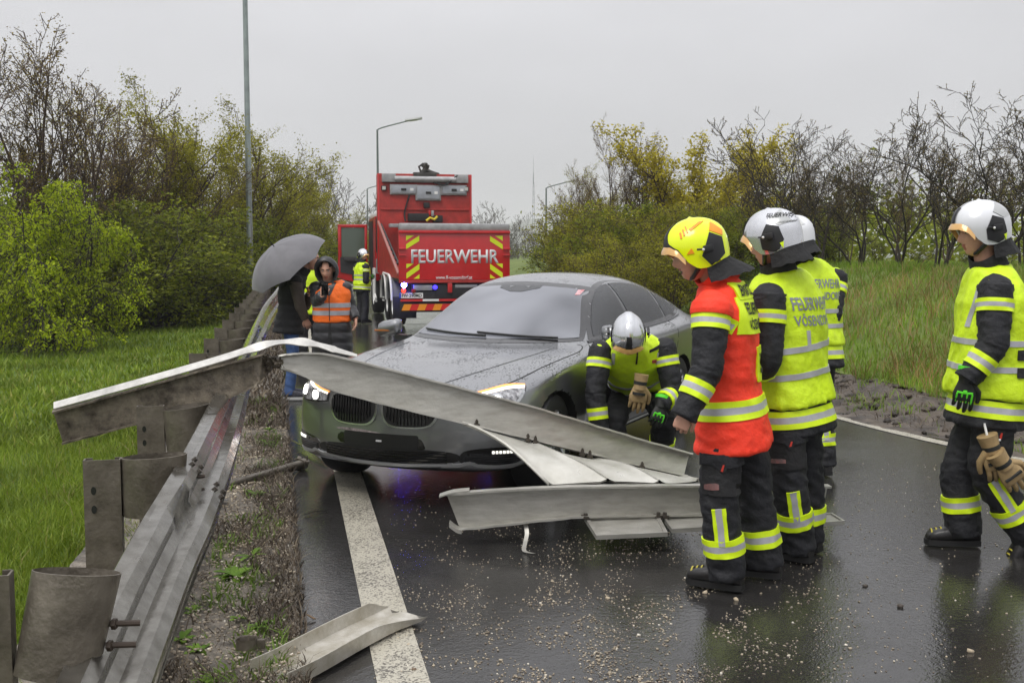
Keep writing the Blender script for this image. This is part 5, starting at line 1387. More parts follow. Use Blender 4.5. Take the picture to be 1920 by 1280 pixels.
# open door, seen from inside
dr = empty('door', (-1.26, 8.42, 0), R(-1)); dr.parent = trk
mb = MB(); x0, x1, z0, z1 = -.88, -.02, .95, 2.55
for c, d in (((( x0 + .05), 0, 2.0), (.10, .07, 1.10)), (((x1 - .04), 0, 2.0), (.08, .07, 1.10)), (((x0 + x1) / 2, 0, 2.51), (.86, .07, .09))): mb.box(c, d, None, .02)
mb.prism([Vector((x, -.03, z)) for x, z in ((x0, 1.60), (x0 - .03, 1.0), (x0 + .2, .92), (x1, .80), (x1, 1.60))], (0, 0, 0), (0, .07, 0))
mb.build('door_shell', RED, dr, 30)
MB().box(((x0 + x1) / 2, 0, 2.03), (.72, .012, .86)).build('door_glass', glass_mat('door_glass', (.10, .13, .10), .001, 20), dr)
MB().prism([Vector((x, -.05, z)) for x, z in ((x0 + .06, 1.60), (x0 + .06, 1.15), (x1 - .06, 1.0), (x1 - .06, 1.60))], (0, 0, 0), (0, .02, 0)).build('door_lining', mat('door_grey', (.03, .03, .032), .6), dr)
MB().box((x0 + .42, -.10, 1.52), (.5, .06, .10), None, .02).build('armrest', mat('door_grey', (.03, .03, .032), .6), dr)
mm = MB(); mm.box((-.30, .30, 2.0), (.22, .10, .46), None, .05); mm.tube([(-.2, .3, 2.3), (-.1, .2, 2.45), (-.02, .05, 2.45)], .02, 6); mm.build('wing_mirror', CHASS, dr, 40)
# wheels, guards, chassis
def twheel(x, y):
    e = empty('wheel', (x, y, .53)); e.parent = trk
    MB().lathe([(.28, -.14), (.45, -.16), (.52, -.13), (.53, 0), (.52, .13), (.45, .16), (.28, .14)], (0, 0, 0), 'X', 36, False).build('tyre', RUBBER, e, 35)
    sx = -1 if x < 0 else 1
    mb = MB(); mb.lathe([(.0, sx * .10), (.10, sx * .12), (.13, sx * .05), (.24, sx * .02), (.29, sx * .14), (.27, -sx * .1), (0, -sx * .1)], (0, 0, 0), 'X', 28, False)
    mb.build('rim', mat('truck_rim', (.55, .55, .54), .45, .2), e, 40)
for y in (1.85, 3.20, 7.25):
    for sx in (-1, 1): twheel(sx * 1.07, y)
mb = MB()
for yc in (1.85, 3.20):
    rs = []
    for k in range(15):
        a = R(8 + 164 * k / 14); rs.append([Vector((x, yc + r_ * math.cos(a), .53 + r_ * math.sin(a))) for x, r_ in ((-1.27, .62), (-.85, .62), (-.85, .64), (-1.27, .64))])
    mb.rings(rs)
mb.build('mudguard', mat('mudguard_grey', (.16, .16, .17), .5, .1), trk, 30)
mb = MB()
for x in (-1.29,):
    for yc in (1.85, 3.2): mb.tube([(x, yc + .66 * math.cos(R(a)), .53 + .66 * math.sin(R(a))) for a in range(5, 180, 12)], .03, 8)
mb.tube([(-1.29, 1.9, 1.2), (-1.29, 3.3, 1.22)], .025, 8)
mb.build('guard_tube', WHITE, trk, 40)
mb = MB(); mb.tube([(-1.28, 6.2, 1.3), (-1.28, 6.25, 1.0), (-1.28, 6.2, .5), (-1.28, 5.6, .42)], .035, 8); mb.tube([(-1.28, 5.9, 1.3), (-1.28, 5.92, .6), (-1.28, 5.6, .48)], .03, 8)
mb.build('step_tube', WHITE, trk, 40)
mb = MB()
for k in range(9): mb.box((-1.18, 4.15, .50 + .075 * k), (.10, .28, .035))
mb.build('grating', WHITE, trk)['kind'] = 'stuff'
tb('chassis', CHASS, ((0, 4.0, .85), (.9, 8.0, .30)), ((0, .25, .85), (1.9, .3, .34)), ((-.9, 4.9, .75), (.6, 1.2, .5)), ((.9, 4.9, .75), (.6, 1.2, .5)), ((0, 3.9, .6), (1.8, 5, .2)))
tb('mud_flap', CHASS, ((-1.0, 1.15, .45), (.55, .02, .5)), ((1.0, 1.15, .45), (.55, .02, .5)))
rb = tb('rear_bumper', CHASS, ((0, .08, .74), (2.44, .14, .24)), ((0, .08, .50), (2.44, .16, .20)))
tb('tail_bar', RED, ((.0, -.02, .665), (2.44, .03, .05)), parent=rb, bev=0)
for k in range(3): tb('bar_reflector', WHITE, ((-.55 + k * .95, -.037, .667), (.36, .01, .048)), parent=rb, bev=0)
n = 14
for k in range(n):
    x0 = -1.20 + 2.4 * k / n; w = 2.4 / n
    MB().prism([Vector((x, -.005, z)) for x, z in ((x0, .44), (x0 + w, .44), (x0 + w + .06, .58), (x0 + .06, .58)) if True], (0, 0, 0), (0, -.008, 0)).build('warning_stripe', ORG if k % 2 == 0 else mat('reflex_red', (.60, .015, .012), .4), rb)
def tail_lamp(x, z, mt, name, r_=.055):
    return MB().lathe([(0, -.03), (r_ * .8, -.022), (r_, 0), (r_, .03)], (x, -.04, z), 'Y', 16).build(name, mt, trk, 50)
tail_lamp(-1.14, 1.005, mat('blue_light', (.1, .1, .9), .3, emit=(.08, .08, 1), estr=130), 'blue_light', .06)
tail_lamp(-1.15, .885, mat('red_light', (.6, .02, .02), .3, emit=(1, .04, .02), estr=3), 'tail_light', .05)
tail_lamp(-.93, .87, mat('dark_red_lens', (.25, .01, .01), .2), 'tail_light', .05)
tail_lamp(-.45, .95, mat('blue_light_dim', (.05, .05, .7), .3, emit=(.05, .03, 1), estr=2.5), 'blue_light', .05)
tail_lamp(1.14, 1.005, MATS['blue_light'], 'blue_light', .06); tail_lamp(1.15, .885, MATS['red_light'], 'tail_light', .05)
tb('underrun_hook', RED, ((-.12, .0, .95), (.10, .1, .24))); tb('underrun_tube', ALU, ((.25, .02, .97), (.5, .08, .07)), ((-.72, .02, .94), (.42, .08, .12)))
pl = tb('number_plate', WHITE, ((-.98, -.012, .77), (.52, .012, .115)), bev=0)
tb('plate_band', mat('plate_blue', (.02, .06, .5), .4), ((-1.225, -.02, .77), (.035, .006, .11)), parent=pl, bev=0)
Mx = lambda c: Matrix.Translation(c) @ Matrix.Rotation(PI / 2, 4, 'X')
text_flat('lettering', 'FW·290MD', .44, .075, Mx((-.97, -.0195, .77)), CHASS, pl, .02)
# tailgate lettering and stripes
text_flat('lettering', 'FEUERWEHR', 1.97, .305, Mx((.01, -.002, 1.63)), SILT, tg, .022, .003)
text_flat('lettering', 'www.ff-voesendorf.at', .82, .088, Mx((-.02, -.003, 1.165)), SILT, tg, .008, .005)
for sg in (-1, 1):
    xa = sg * .94; w = .29
    for zb_, zt in ((1.79, 2.09), (1.14, 1.47)):
        h = zt - zb_
        polys = [[(0, 0), (1, .62), (1, 1), (0, .38)], [(0, .68), (.55, 1), (0, 1)], [(.55, 0), (1, 0), (1, .3)]]
        if zt > 2: polys = [[(0, .0), (1, .60), (1, 1.0), (0, .36)], [(0, .62), (.6, 1), (0, 1)]]
        for p in polys:
            q = [(xa + sg * w / 2 * (1 - 2 * a), zb_ + b * h) for a, b in p]
            MB().prism([Vector((x, -.001, z)) for x, z in q], (0, 0, 0), (0, -.004, 0)).build('reflex_stripe', YELR, tg)

# street lamps
LAMPP = mat('lamp_post_grey', (.13, .16, .15), .45, .4, var=.15, vscale=3)
LAMPP2 = mat('lamp_post_near', (.27, .31, .30), .35, .6, var=.2, vscale=2)
def street_lamp(x, y, h, arm, lb, mt, rb=.10, rt=.055, rz=0.0, head=True):
    e = tag(empty('street_lamp', (x, y, -.2), rz), lb, 'street lamp', 'street lamps along the road')
    MB().tube([(0, 0, 0), (0, 0, 1.2), (0, 0, 1.21), (0, 0, h)], [rb * 1.25, rb * 1.25, rb, rt], 14).build('pole', mt, e, 40)
    MB().tube(cat3([(0, 0, h - .05), (.3, 0, h + .12), (arm - .55, 0, h + arm * .22)], 3), rt * .75, 8).build('arm', mt, e, 40)
    z = h + arm * .22
    mb = MB(); mb.rings([[Vector((arm - .75 + a, b * w, z + c + .12 * a)) for b, c in ((-1, 0), (-.8, .10), (.8, .10), (1, 0), (.7, -.05), (-.7, -.05))] for a, w in ((0, .08), (.18, .17), (.7, .19), (1.0, .13), (1.08, .05))])
    hd = mb.build('lamp_head', mat('lamp_head_pale', (.42, .43, .42), .4), e, 40)
    MB().box((arm - .25, 0, z - .005), (.55, .2, .03), (0, -.12, 0), .01).build('lamp_glass', mat('lamp_lens', (.55, .55, .52), .25), hd)
g_ = at(469, 480, 30)
street_lamp(g_.x, 30, 12.0, 2.2, 'tall near lamp post rising out of the picture beside the guardrail', LAMPP2, .088, .06, R(-20))
g_ = at(709, 400, 68); street_lamp(g_.x, 68, 9.7, 2.5, 'lamp with pale head on a long arm above the truck bulkhead', LAMPP, .10, .06)
g_ = at(689, 400, 132); street_lamp(g_.x, 132, 9.9, 2.2, 'far small lamp left of the truck bulkhead', LAMPP, .11, .08, R(15))
g_ = at(1024, 400, 98); street_lamp(g_.x, 98, 7.9, 2.4, 'lamp with thin arm right of the mast beside the hedge', LAMPP, .10, .07)
g_ = at(1000, 400, 600)
ms = tag(empty('radio_mast', (g_.x, 600, -.3)), 'thin pale lattice mast far away above the hill', 'radio mast')
mb = MB()
for k in range(3): 
    a = 2 * PI * k / 3; mb.tube([(1.0 * math.cos(a), 1.0 * math.sin(a), 0), (.35 * math.cos(a), .35 * math.sin(a), 42)], .12, 4)
for k in range(28):
    z = 42 * k / 28; r_ = 1.0 - .65 * z / 42; a = 2 * PI * (k % 3) / 3
    mb.tube([(r_ * math.cos(a), r_ * math.sin(a), z), (r_ * math.cos(a + 2.1), r_ * math.sin(a + 2.1), z + 1.5)], .07, 3)
mb.build('lattice', mat('mast_grey', (.12, .13, .14), .6), ms)['kind'] = 'stuff'
MB().tube([(0, 0, 41), (0, 0, 47)], [.3, .22], 6).build('antenna', MATS['mast_grey'], ms); MB().tube([(0, 0, 47), (0, 0, 57)], [.12, .05], 5).build('antenna', MATS['mast_grey'], ms)
# ------------------------------------------------------------ people
NAVY = mat('navy_cloth', (.0095, .010, .013), .72, var=.3, vscale=9, bump=.5, bscale=26, bdist=.02)
NAVY2 = mat('black_cloth', (.009, .009, .010), .78, var=.3, vscale=9, bump=.5, bscale=26, bdist=.02)
REDC = mat('red_cloth', (.86, .040, .012), .7, var=.12, vscale=7, bump=.45, bscale=22, bdist=.02)
HIVIS = mat('hivis_yellow_cloth', (.60, .82, .012), .6, var=.16, vscale=6, bump=.5, bscale=20, bdist=.02)
YTAPE = mat('yellow_tape', (.68, .90, .008), .5, var=.05, vscale=20)
STAPE = mat('silver_tape', (.42, .42, .45), .42, .1, var=.08, vscale=25)
ORC = mat('hivis_orange_cloth', (.95, .16, .01), .6, var=.10, vscale=5, bump=.5, bscale=20, bdist=.02)
SKIN = mat('skin', (.60, .33, .235), .5, var=.12, vscale=14)
LIPS = mat('lips', (.36, .13, .10), .45)
HAIR = mat('dark_hair', (.025, .018, .013), .6)
EYEW = mat('eye_white', (.36, .30, .27), .35); EYED = mat('eye_dark', (.02, .015, .01), .2)
LEATH = mat('boot_leather', (.012, .011, .011), .35, var=.4, vscale=12, bump=.2, bscale=60)
SOLE = mat('boot_sole', (.008, .008, .008), .6)
TANG = mat('tan_leather', (.34, .235, .11), .6, var=.2, vscale=14, bump=.2, bscale=70)
GLOVE = mat('glove_black', (.012, .013, .012), .6); GLOVG = mat('glove_green', (.12, .75, .03), .5)
HEL_Y = mat('helmet_yellow', (.78, .90, .0), .22, coat=.5); HEL_W = mat('helmet_silver', (.62, .63, .65), .14, .8, coat=.4); HEL_D = mat('helmet_dark', (.012, .012, .014), .4)
GOLD = mat('visor_gold', (.62, .36, .12), .2, .2, coat=.6); ORNG = mat('helmet_orange', (.82, .30, .01), .35); HEL_G = mat('helmet_greyband', (.42, .43, .43), .3, .2)
HEL_WP = mat('helmet_white', (.66, .67, .69), .18, .25, coat=.6)
TXTD = mat('print_black', (.01, .01, .01), .6); TXTG = mat('print_silver', (.22, .23, .26), .5)

def spl(pts, vals, n):
    P = cat3(pts, n); V_ = []
    for i in range(len(vals) - 1):
        for k in range(n):
            t = k / n; V_.append(tuple(a + (b - a) * t for a, b in zip(vals[i], vals[i + 1])))
    V_.append(tuple(vals[-1])); return P, V_
def loft(mb, pts, radii, lat, n=24, ex=2.2, sub=5):
    """pts along the limb, radii (half width across lat, half depth) per point"""
    P, Rr = spl([Vector(p) for p in pts], [r if hasattr(r, '__len__') else (r, r) for r in radii], sub)
    rs = []; lat = Vector(lat)
    for i, p in enumerate(P):
        t = (P[min(i + 1, len(P) - 1)] - P[max(i - 1, 0)]).normalized()
        u = lat - t * lat.dot(t)
        if u.length < 1e-3: u = Vector((1, 0, 0)) - t * t.x
        u.normalize(); w = t.cross(u); a, b = Rr[i]; ring = []
        for j in range(n):
            q = 2 * PI * j / n; c, s = math.cos(q), math.sin(q)
            ring.append(p + u * (a * math.copysign(abs(c) ** (2 / ex), c)) + w * (b * math.copysign(abs(s) ** (2 / ex), s)))
        rs.append(ring)
    mb.rings(rs); return rs
def wrinkle(me, amp, sc=(8, 8, 18), seed=0.0, fine=.35):
    n = len(me.vertices); co = np.empty(n * 3, np.float32); me.vertices.foreach_get('co', co); co = co.reshape(-1, 3)
    no = np.empty(n * 3, np.float32); me.vertices.foreach_get('normal', no); no = no.reshape(-1, 3)
    d = np.empty(n, np.float32); s0, s1, s2 = sc
    for i in range(n):
        x, y, z = co[i]
        v = Vector((x * s0 + seed, y * s1 + z * 3, z * s2 + seed * 2 + x * 5))
        a = mnoise.noise(v); b = mnoise.noise(v * 2.3 + Vector((5, 1, 2)))
        d[i] = (.55 - 1.7 * abs(a)) + fine * b
    co = co + no * (d * amp)[:, None]
    me.vertices.foreach_set('co', co.ravel()); me.update()
def fused(name, mb, mt, parent, org, voxel=.014, smooth=3, amp=.005, sc=(8, 8, 18), seed=0.0, extra=None):
    """fuse the shapes gathered in mb into one skin"""
    mb.v = [tuple(Vector(p) - org) for p in mb.v]
    o = mb.build('tmp_fuse', mt)
    m = o.modifiers.new('r', 'REMESH'); m.mode = 'VOXEL'; m.voxel_size = voxel; m.use_smooth_shade = True
    if smooth: k = o.modifiers.new('s', 'SMOOTH'); k.factor = .5; k.iterations = smooth
    bpy.context.view_layer.update()
    me = evaluated(o); bpy.data.objects.remove(o)
    me.materials.clear(); me.materials.append(mt)
    if extra: extra(me)
    if amp: wrinkle(me, amp, sc, seed)
    shade(me, 180); me.name = name
    return link(name, me, parent)
def band(name, src, org, c, ax, lat, w, parent, mats=(YTAPE, STAPE, YTAPE), off=.008, maxr=.34, a0=0, a1=360, n=80, fr=(-1, -.36, .36, 1)):
    """reflective tape wound round a garment; c in the world, ax the limb's direction"""
    b = bvh_of(src.data); c = Vector(c) - org; ax = Vector(ax).normalized(); e1 = Vector(lat); e1 = (e1 - ax * e1.dot(ax)).normalized(); e2 = ax.cross(e1)
    full = a1 - a0 >= 360; cols = n if full else n + 1; rows = []
    edge = []
    for f in fr:
        row = []; last = None; inn = []
        for j in range(cols):
            q = R(a0 + (a1 - a0) * j / n); d = e1 * math.cos(q) + e2 * math.sin(q); p = c + ax * (w * f)
            h = b.ray_cast(p, d, maxr); r_ = (h[0] - p).length if h[0] is not None else None
            row.append([p, d, r_])
        rr_ = [x[2] for x in row if x[2] is not None]
        md = sorted(rr_)[len(rr_) // 2] if rr_ else .1
        for x in row:
            if x[2] is None: x[2] = md
        rows.append(row)
    V = []; F = []; Mi = []
    prof = [(0, -.006)] + [(k, off) for k in range(len(fr))] + [(len(fr) - 1, -.006)]
    for k, o_ in prof:
        V += [p + d * (r_ + o_) for p, d, r_ in rows[k]]
    um = list(dict.fromkeys(mats))
    for i in range(len(prof) - 1):
        m_ = mats[min(max(i - 1, 0), len(mats) - 1)]
        for j in range(cols if full else cols - 1):
            k2 = (j + 1) % cols; F.append((i * cols + j, i * cols + k2, (i + 1) * cols + k2, (i + 1) * cols + j)); Mi.append(um.index(m_))
    mb = MB(); mb.v = [tuple(v) for v in V]; mb.f = F; mb.m = Mi
    return mb.build(name, um if len(um) > 1 else um[0], parent, 40)
def hand_mb(mb, wrist, d, nrm, thumb, curl=.35, s=1.0, fat=1.0, spread=.05):
    """palm, four fingers of different lengths, a thumb from the side of the palm"""
    d = Vector(d).normalized(); nrm = Vector(nrm); nrm = (nrm - d * nrm.dot(d)).normalized()    # nrm: palm side
    th = d.cross(nrm) * thumb; W_ = Vector(wrist); s2 = s * fat
    rs = []
    for t, w, k in ((0, .028, .020), (.025, .034, .018), (.06, .043, .016), (.092, .042, .013), (.100, .036, .008)):
        rs.append([W_ + d * t * s + th * (w * math.copysign(abs(math.cos(q)) ** .8, math.cos(q))) * s2 + nrm * (k * math.sin(q)) * s2 for q in [2 * PI * j / 14 for j in range(14)]])
    mb.rings(rs)
    for i, L in enumerate((.070, .080, .075, .058)):
        y = (.031 - .0205 * i); b = W_ + d * (.088 - .004 * abs(i - 1)) * s + th * y * s2; a = curl * (.8 + .12 * i); dd = d + th * (y / .031) * spread; pts = [b - d * .015 * s]; p = b
        for k, fr_ in enumerate((.45, .32, .23)):
            dv = (dd * math.cos(a) + nrm * math.sin(a)).normalized(); p = p + dv * L * fr_ * s; pts.append(p.copy()); a += curl * 1.1
        mb.tube(pts, [.0098 * s2, .0095 * s2, .0085 * s2, .0065 * s2], 8)
    b = W_ + d * .022 * s + th * .028 * s2
    t1 = (d * .65 + th * .65 + nrm * .25).normalized(); p1 = b + t1 * .042 * s; p2 = p1 + (d * .9 + th * .12 + nrm * (.2 + curl * .5)).normalized() * .032 * s; p3 = p2 + (d * .95 - th * .05 + nrm * (.2 + curl * .7)).normalized() * .024 * s
    mb.tube([b - t1 * .02, p1, p2, p3], [.014 * s2, .0115 * s2, .010 * s2, .0075 * s2], 8)
def head_mb(mb, c, M, s=1.0, open_mouth=0.0, hair=True):
    """head with brow, eyes, nose, lips, chin and ears; local x looks ahead. materials 0 skin 1 lips 2 eye white 3 dark 4 hair"""
    n, m = 36, 30; vs = []; fs = []
    g = lambda v, s_: math.exp(-(v / s_) ** 2)
    for i in range(m + 1):
        t = PI * i / m
        for j in range(n):
            q = 2 * PI * j / n; x, y, z = math.sin(t) * math.cos(q), math.sin(t) * math.sin(q), math.cos(t)
            X_, Y2, Z2 = x * .098, y * .077, z * .122
            if z < -.15:
                k = min(1, (-z - .15) / .85); Y2 *= 1 - .30 * k; X_ = X_ * (1 - .20 * k) + (.026 * k if x > -.3 else .02 * k)
            if x < 0: X_ *= 1.05; 
            if x > 0:
                f = min(1, x * 1.6)
                X_ -= .010 * g(z - .05, .5) * f * (1 - g(Y2, .05))
                zz = Z2
                X_ += f * (.027 * g(Y2, .0125) * max(0, min(1, (.020 - zz) / .052)) * (1 if zz > -.034 else max(0, 1 - (-.034 - zz) / .012)))
                X_ += f * (.006 * g(zz - .034, .012) * g(Y2, .055))
                X_ -= f * .010 * (g(Y2 - .032, .017) + g(Y2 + .032, .017)) * g(zz - .012, .013)
                X_ += f * .006 * (g(Y2 - .045, .02) + g(Y2 + .045, .02)) * g(zz + .025, .02)
                X_ += f * .0075 * g(Y2, .024) * (g(zz + .061, .0065) + .95 * g(zz + .076, .0065))
                X_ -= f * (.004 + .02 * open_mouth) * g(Y2, .022) * g(zz + .0685, .004 + .006 * open_mouth)
                X_ += f * .010 * g(Y2, .022) * g(zz + .103, .014)
            vs.append(c + M @ (Vector((X_, Y2, Z2)) * s))
    o = len(mb.v); mb.v += [tuple(p) for p in vs]
    for i in range(m):
        z = .122 * math.cos(PI * (i + .5) / m)
        for j in range(n):
            k = (j + 1) % n; q = 2 * PI * (j + .5) / n; y = .077 * math.sin(PI * (i + .5) / m) * math.sin(q); x = math.cos(q)
            mi_ = 0
            if x > .3 and abs(y) < .024 and -.083 < z < -.055: mi_ = 1
            if x > .3 and open_mouth and abs(y) < .018 and -.073 < z < -.065: mi_ = 3
            if x > .3 and .014 < abs(y) < .05 and .026 < z < .038: mi_ = 4
            if hair and ((z > .055 and x < .75) or (x < -.25 and z > -.045)): mi_ = 4
            mb.f.append((o + i * n + j, o + (i + 1) * n + j, o + (i + 1) * n + k, o + i * n + k)); mb.m.append(mi_)
    for sg in (1, -1):
        mb.cur = 2; mb.sphere(c + M @ (Vector((.0755, sg * .031, .012)) * s), .0115 * s, 10, 8)
        mb.cur = 3; mb.sphere(c + M @ (Vector((.0838, sg * .031, .011)) * s), .0055 * s, 8, 6)
        mb.cur = 0; mb.sphere(c + M @ (Vector((-.012, sg * .080, -.004)) * s), (.022 * s, .009 * s, .032 * s), 10, 8, M)
    mb.cur = 0
HEADM = [SKIN, LIPS, EYEW, EYED, HAIR]

def rim_z(a):
    a = abs((a + PI) % (2 * PI) - PI) * 180 / PI
    return float(np.interp(a, [0, 30, 48, 62, 80, 100, 130, 180], [.040, .036, .015, -.040, -.082, -.086, -.062, -.045]))
def shell_pt(a, t, off=0.0):
    """a: azimuth from straight ahead, t: 0 crown to 1 rim; helmet space"""
    ax, by, cz, z0 = (.150 if math.cos(a) > 0 else .165), .120, .135, .020
    zr = (rim_z(a) - z0) / cz; e1 = math.asin(max(-.95, min(.95, zr))); e = PI / 2 + (e1 - PI / 2) * t
    r_ = math.cos(e); x, y, z = ax * r_ * math.cos(a), by * r_ * math.sin(a), z0 + cz * math.sin(e)
    if e < 0: x, y = ax * math.cos(e * .35) * math.cos(a), by * math.cos(e * .35) * math.sin(a)
    cr = .012 * math.exp(-(y / .034) ** 4) * max(0, min(1, (z - .03) / .06)); z += cr * .8; x += cr * .3 * (1 if x > 0 else -1)
    if off:
        nn = Vector((x / ax ** 2, y / by ** 2, (z - z0) / cz ** 2)).normalized(); return Vector((x, y, z)) + nn * off
    return Vector((x, y, z))
def helmet(parent, c, M, style, org, curtain=True, text=None, detail=True):
    flare = 1.0 if style == 'yellow' else .42
    shellm = {'yellow': HEL_Y, 'silver': HEL_W, 'white': HEL_WP}[style]
    T = lambda p: (Vector(c) + M @ Vector(p)) - org
    n, m = 56, 22; mb = MB(); rs = []
    for i in range(1, m + 1): rs.append([T(shell_pt(2 * PI * j / n, i / m)) for j in range(n)])
    rs.append([T(shell_pt(2 * PI * j / n, 1) * .94) for j in range(n)])
    rs.append([T(shell_pt(2 * PI * j / n, .6) * .93) for j in range(n)])
    mb.rings([[T((0, 0, .172)) + (p - T((0, 0, .172))) * .02 for p in rs[0]]] + rs)
    h = mb.build('helmet', shellm, parent, 50)
    def patch(name, a0, a1, t0f, t1f, off, mt, na=18, nt=5, thick=True):
        mb = MB(); rows = []
        for k in range(nt + 1):
            rows.append([T(shell_pt(R(a0 + (a1 - a0) * j / na), t0f(j / na) + (t1f(j / na) - t0f(j / na)) * k / nt, off)) for j in range(na + 1)])
        lo = [T(shell_pt(R(a0 + (a1 - a0) * j / na), t0f(j / na), -.002)) for j in range(na + 1)]; hi = [T(shell_pt(R(a0 + (a1 - a0) * j / na), t1f(j / na), -.002)) for j in range(na + 1)]
        mb.rings([lo] + rows + [hi], cap=False, close=False); return mb.build(name, mt, h, 40)
    # dark brow shield rising to a point in front, gold visor edge below it
    if style == 'yellow':
        patch('brow_shield', -62, 62, lambda u: .985 - .52 * math.exp(-((u - .5) / .11) ** 2) - .14 * (1 - abs(u - .5) * 2), lambda u: .995, .004, HEL_D, 36, 6)
    else:
        patch('brow_shield', -11, 11, lambda u: .52, lambda u: .97, .006, HEL_D, 8, 8)
        patch('crest_strip', -5, 5, lambda u: .02, lambda u: .52, .003, HEL_G if style == 'white' else HEL_W, 4, 12)
    vis = MB(); rows = []
    for k, (o_, dz) in enumerate(((.002, .008), (.012, -.006), (.018, -.020), (.010, -.022), (.000, .0))):
        row = []
        for j in range(25):
            a = R(-60 + 120 * j / 24); f = math.cos(a * .9); p = shell_pt(a, 1) ; q = Vector((p.x, p.y, 0)).normalized()
            row.append(T(p + q * o_ * (.4 + .9 * f) + Vector((0, 0, dz * (.4 + .8 * f)))))
        rows.append(row)
    vis.rings(rows, cap=False, close=False); vis.build('visor', GOLD, h, 40)
    b = bvh_of(h.data)
    U, Z3 = M @ Vector((1, 0, 0)), M @ Vector((0, 0, 1))
    for sg in ((1, -1) if detail else (1,)):
        D = M @ Vector((0, -sg, 0)); O_ = T((0, sg * .4, 0))
        pent = [(-.060, .078), (-.118, .045), (-.118, -.036), (-.046, -.086), (-.002, -.025)]
        pp = lambda nm, poly, off, mt, cell=.02: proj_poly(nm, [poly], O_, U, Z3, D, b, off, mt, h, cell, .003, 1.0)
        if style == 'yellow':
            pp('edge_strip', [(-.060, .092), (-.128, .052), (-.128, -.046), (-.046, -.098), (.012, -.024)], .003, HEL_Y)
            pp('side_plate', pent, .007, HEL_D)
            pp('orange_patch', [(-.062, .086), (-.084, .125), (-.132, .075), (-.124, .05)], .006, ORNG)
            pp('orange_mark', [(.066, -.004), (.030, -.006), (.040, .022)], .004, ORNG, .01)
            for k in range(3): pp('orange_mark', [(.078 - .017 * k, .075 + .01 * k), (.070 - .017 * k, .075 + .01 * k), (.066 - .015 * k, .105 + .012 * k), (.076 - .016 * k, .103 + .012 * k)], .004, ORNG, .012)
            pp('orange_mark', [(.030, .112), (-.03, .137), (-.055, .136), (.022, .103)], .004, ORNG, .012)
        else:
            pp('side_plate', [(-.020, .072), (-.082, .050), (-.098, -.02), (-.060, -.084), (.016, -.055), (.020, .0)], .006, HEL_D)
            if style == 'white' or text: pp('grey_band', [(-.03, .092), (-.076, .145), (-.14, .07), (-.085, .056)], .004, HEL_G)
            pp('yellow_mark', [(-.075, -.035), (-.095, -.03), (-.088, -.065)], .008, YTAPE, .012)
        knob = MB(); kc = Vector((-.035, sg * .142, .005)); knob.box(T(kc), (.05, .02, .035), M, .006); knob.tube([T(kc + Vector((.02, sg * .008, .0))), T(kc + Vector((.055, sg * .0, .006)))], .005, 6)
        knob.build('side_clip', HEL_D, h, 40)
        MB().sphere(T(kc + Vector((.026, sg * .012, .0))), .007, 8, 6).build('stud', WHITE, h, 60)
    if text:
        text_on('lettering', text[0], .15, .022, T((-.095, .4, .108)), U * -1 + Z3 * -.10, Z3 + U * -.1, M @ Vector((0, -1, 0)), b, .007, TXTD, h, .012, .02)
        text_on('lettering', text[1], .08, .011, T((-.115, .4, .070)), U * -1, Z3, M @ Vector((0, -1, 0)), b, .004, TXTD, h, .012, .02)
    if curtain:
        mb = MB(); rows = []
        for o_, dz, sq in ((-.004, .015, 1), (.0, -.02, 1), (.014, -.055, .9), (.042, -.085, .8), (.050, -.095, .8), (.036, -.092, .8), (.006, -.058, .9), (-.012, -.02, 1)):
            row = []
            for j in range(29):
                a = R(96 + 168 * j / 28); p = shell_pt(a, 1); q = Vector((p.x, p.y * sq, 0)).normalized(); bk_ = .12 + .95 * max(0, -math.cos(a)) ** 1.5
                row.append(T(p + q * o_ * bk_ * 1.4 * flare + Vector((-.030 * flare * (o_ > .01) * max(0, -math.cos(a)), 0, dz * (.75 + .25 * bk_) + .004 * math.sin(j * 1.9)))))
            rows.append(row)
        mb.rings(rows, cap=False, close=False); mb.build('neck_curtain', NAVY2, h, 60)
    mb = MB()
    for sg in (1, -1): mb.tube([T((.0, sg * .098, -.05)), T((.022, sg * .088, -.085)), T((.046, sg * .045, -.122)), T((.052, 0, -.128))], [.016, .013, .011, .011], 8)
    mb.build('chin_strap', HEL_D, h, 50)
    return h

def rotM(yaw, pitch=0.0, roll=0.0):
    """yaw in degrees in the world, pitch down positive, roll to the right shoulder positive"""
    return Matrix.Rotation(R(yaw), 3, 'Z') @ Matrix.Rotation(R(pitch), 3, 'Y') @ Matrix.Rotation(R(roll), 3, 'X')
def std(x, y, face, s=1.0):
    F = Vector((math.cos(R(face)), math.sin(R(face)), 0)); L = Vector((-F.y, F.x, 0)); O_ = Vector((x, y, 0))
    P = lambda f, l, z: O_ + (F * f + L * l + Vector((0, 0, z))) * s
    J = dict(F=F, L=L, O=O_, P=P, face=face, s=s, pelvis=P(0, 0, .96), waist=P(.01, 0, 1.08), chest=P(.015, 0, 1.30), neck=P(.01, 0, 1.50), head=P(.045, 0, 1.665))
    for k, l in (('l', 1), ('r', -1)):
        J['hip' + k] = P(0, .10 * l, .92); J['knee' + k] = P(.03, .11 * l, .50); J['ank' + k] = P(-.02, .12 * l, .10); J['toe' + k] = P(.14, .135 * l, .03)
        J['sho' + k] = P(0, .195 * l, 1.42); J['elb' + k] = P(-.03, .27 * l, 1.14); J['wri' + k] = P(.08, .28 * l, .90)
    return J
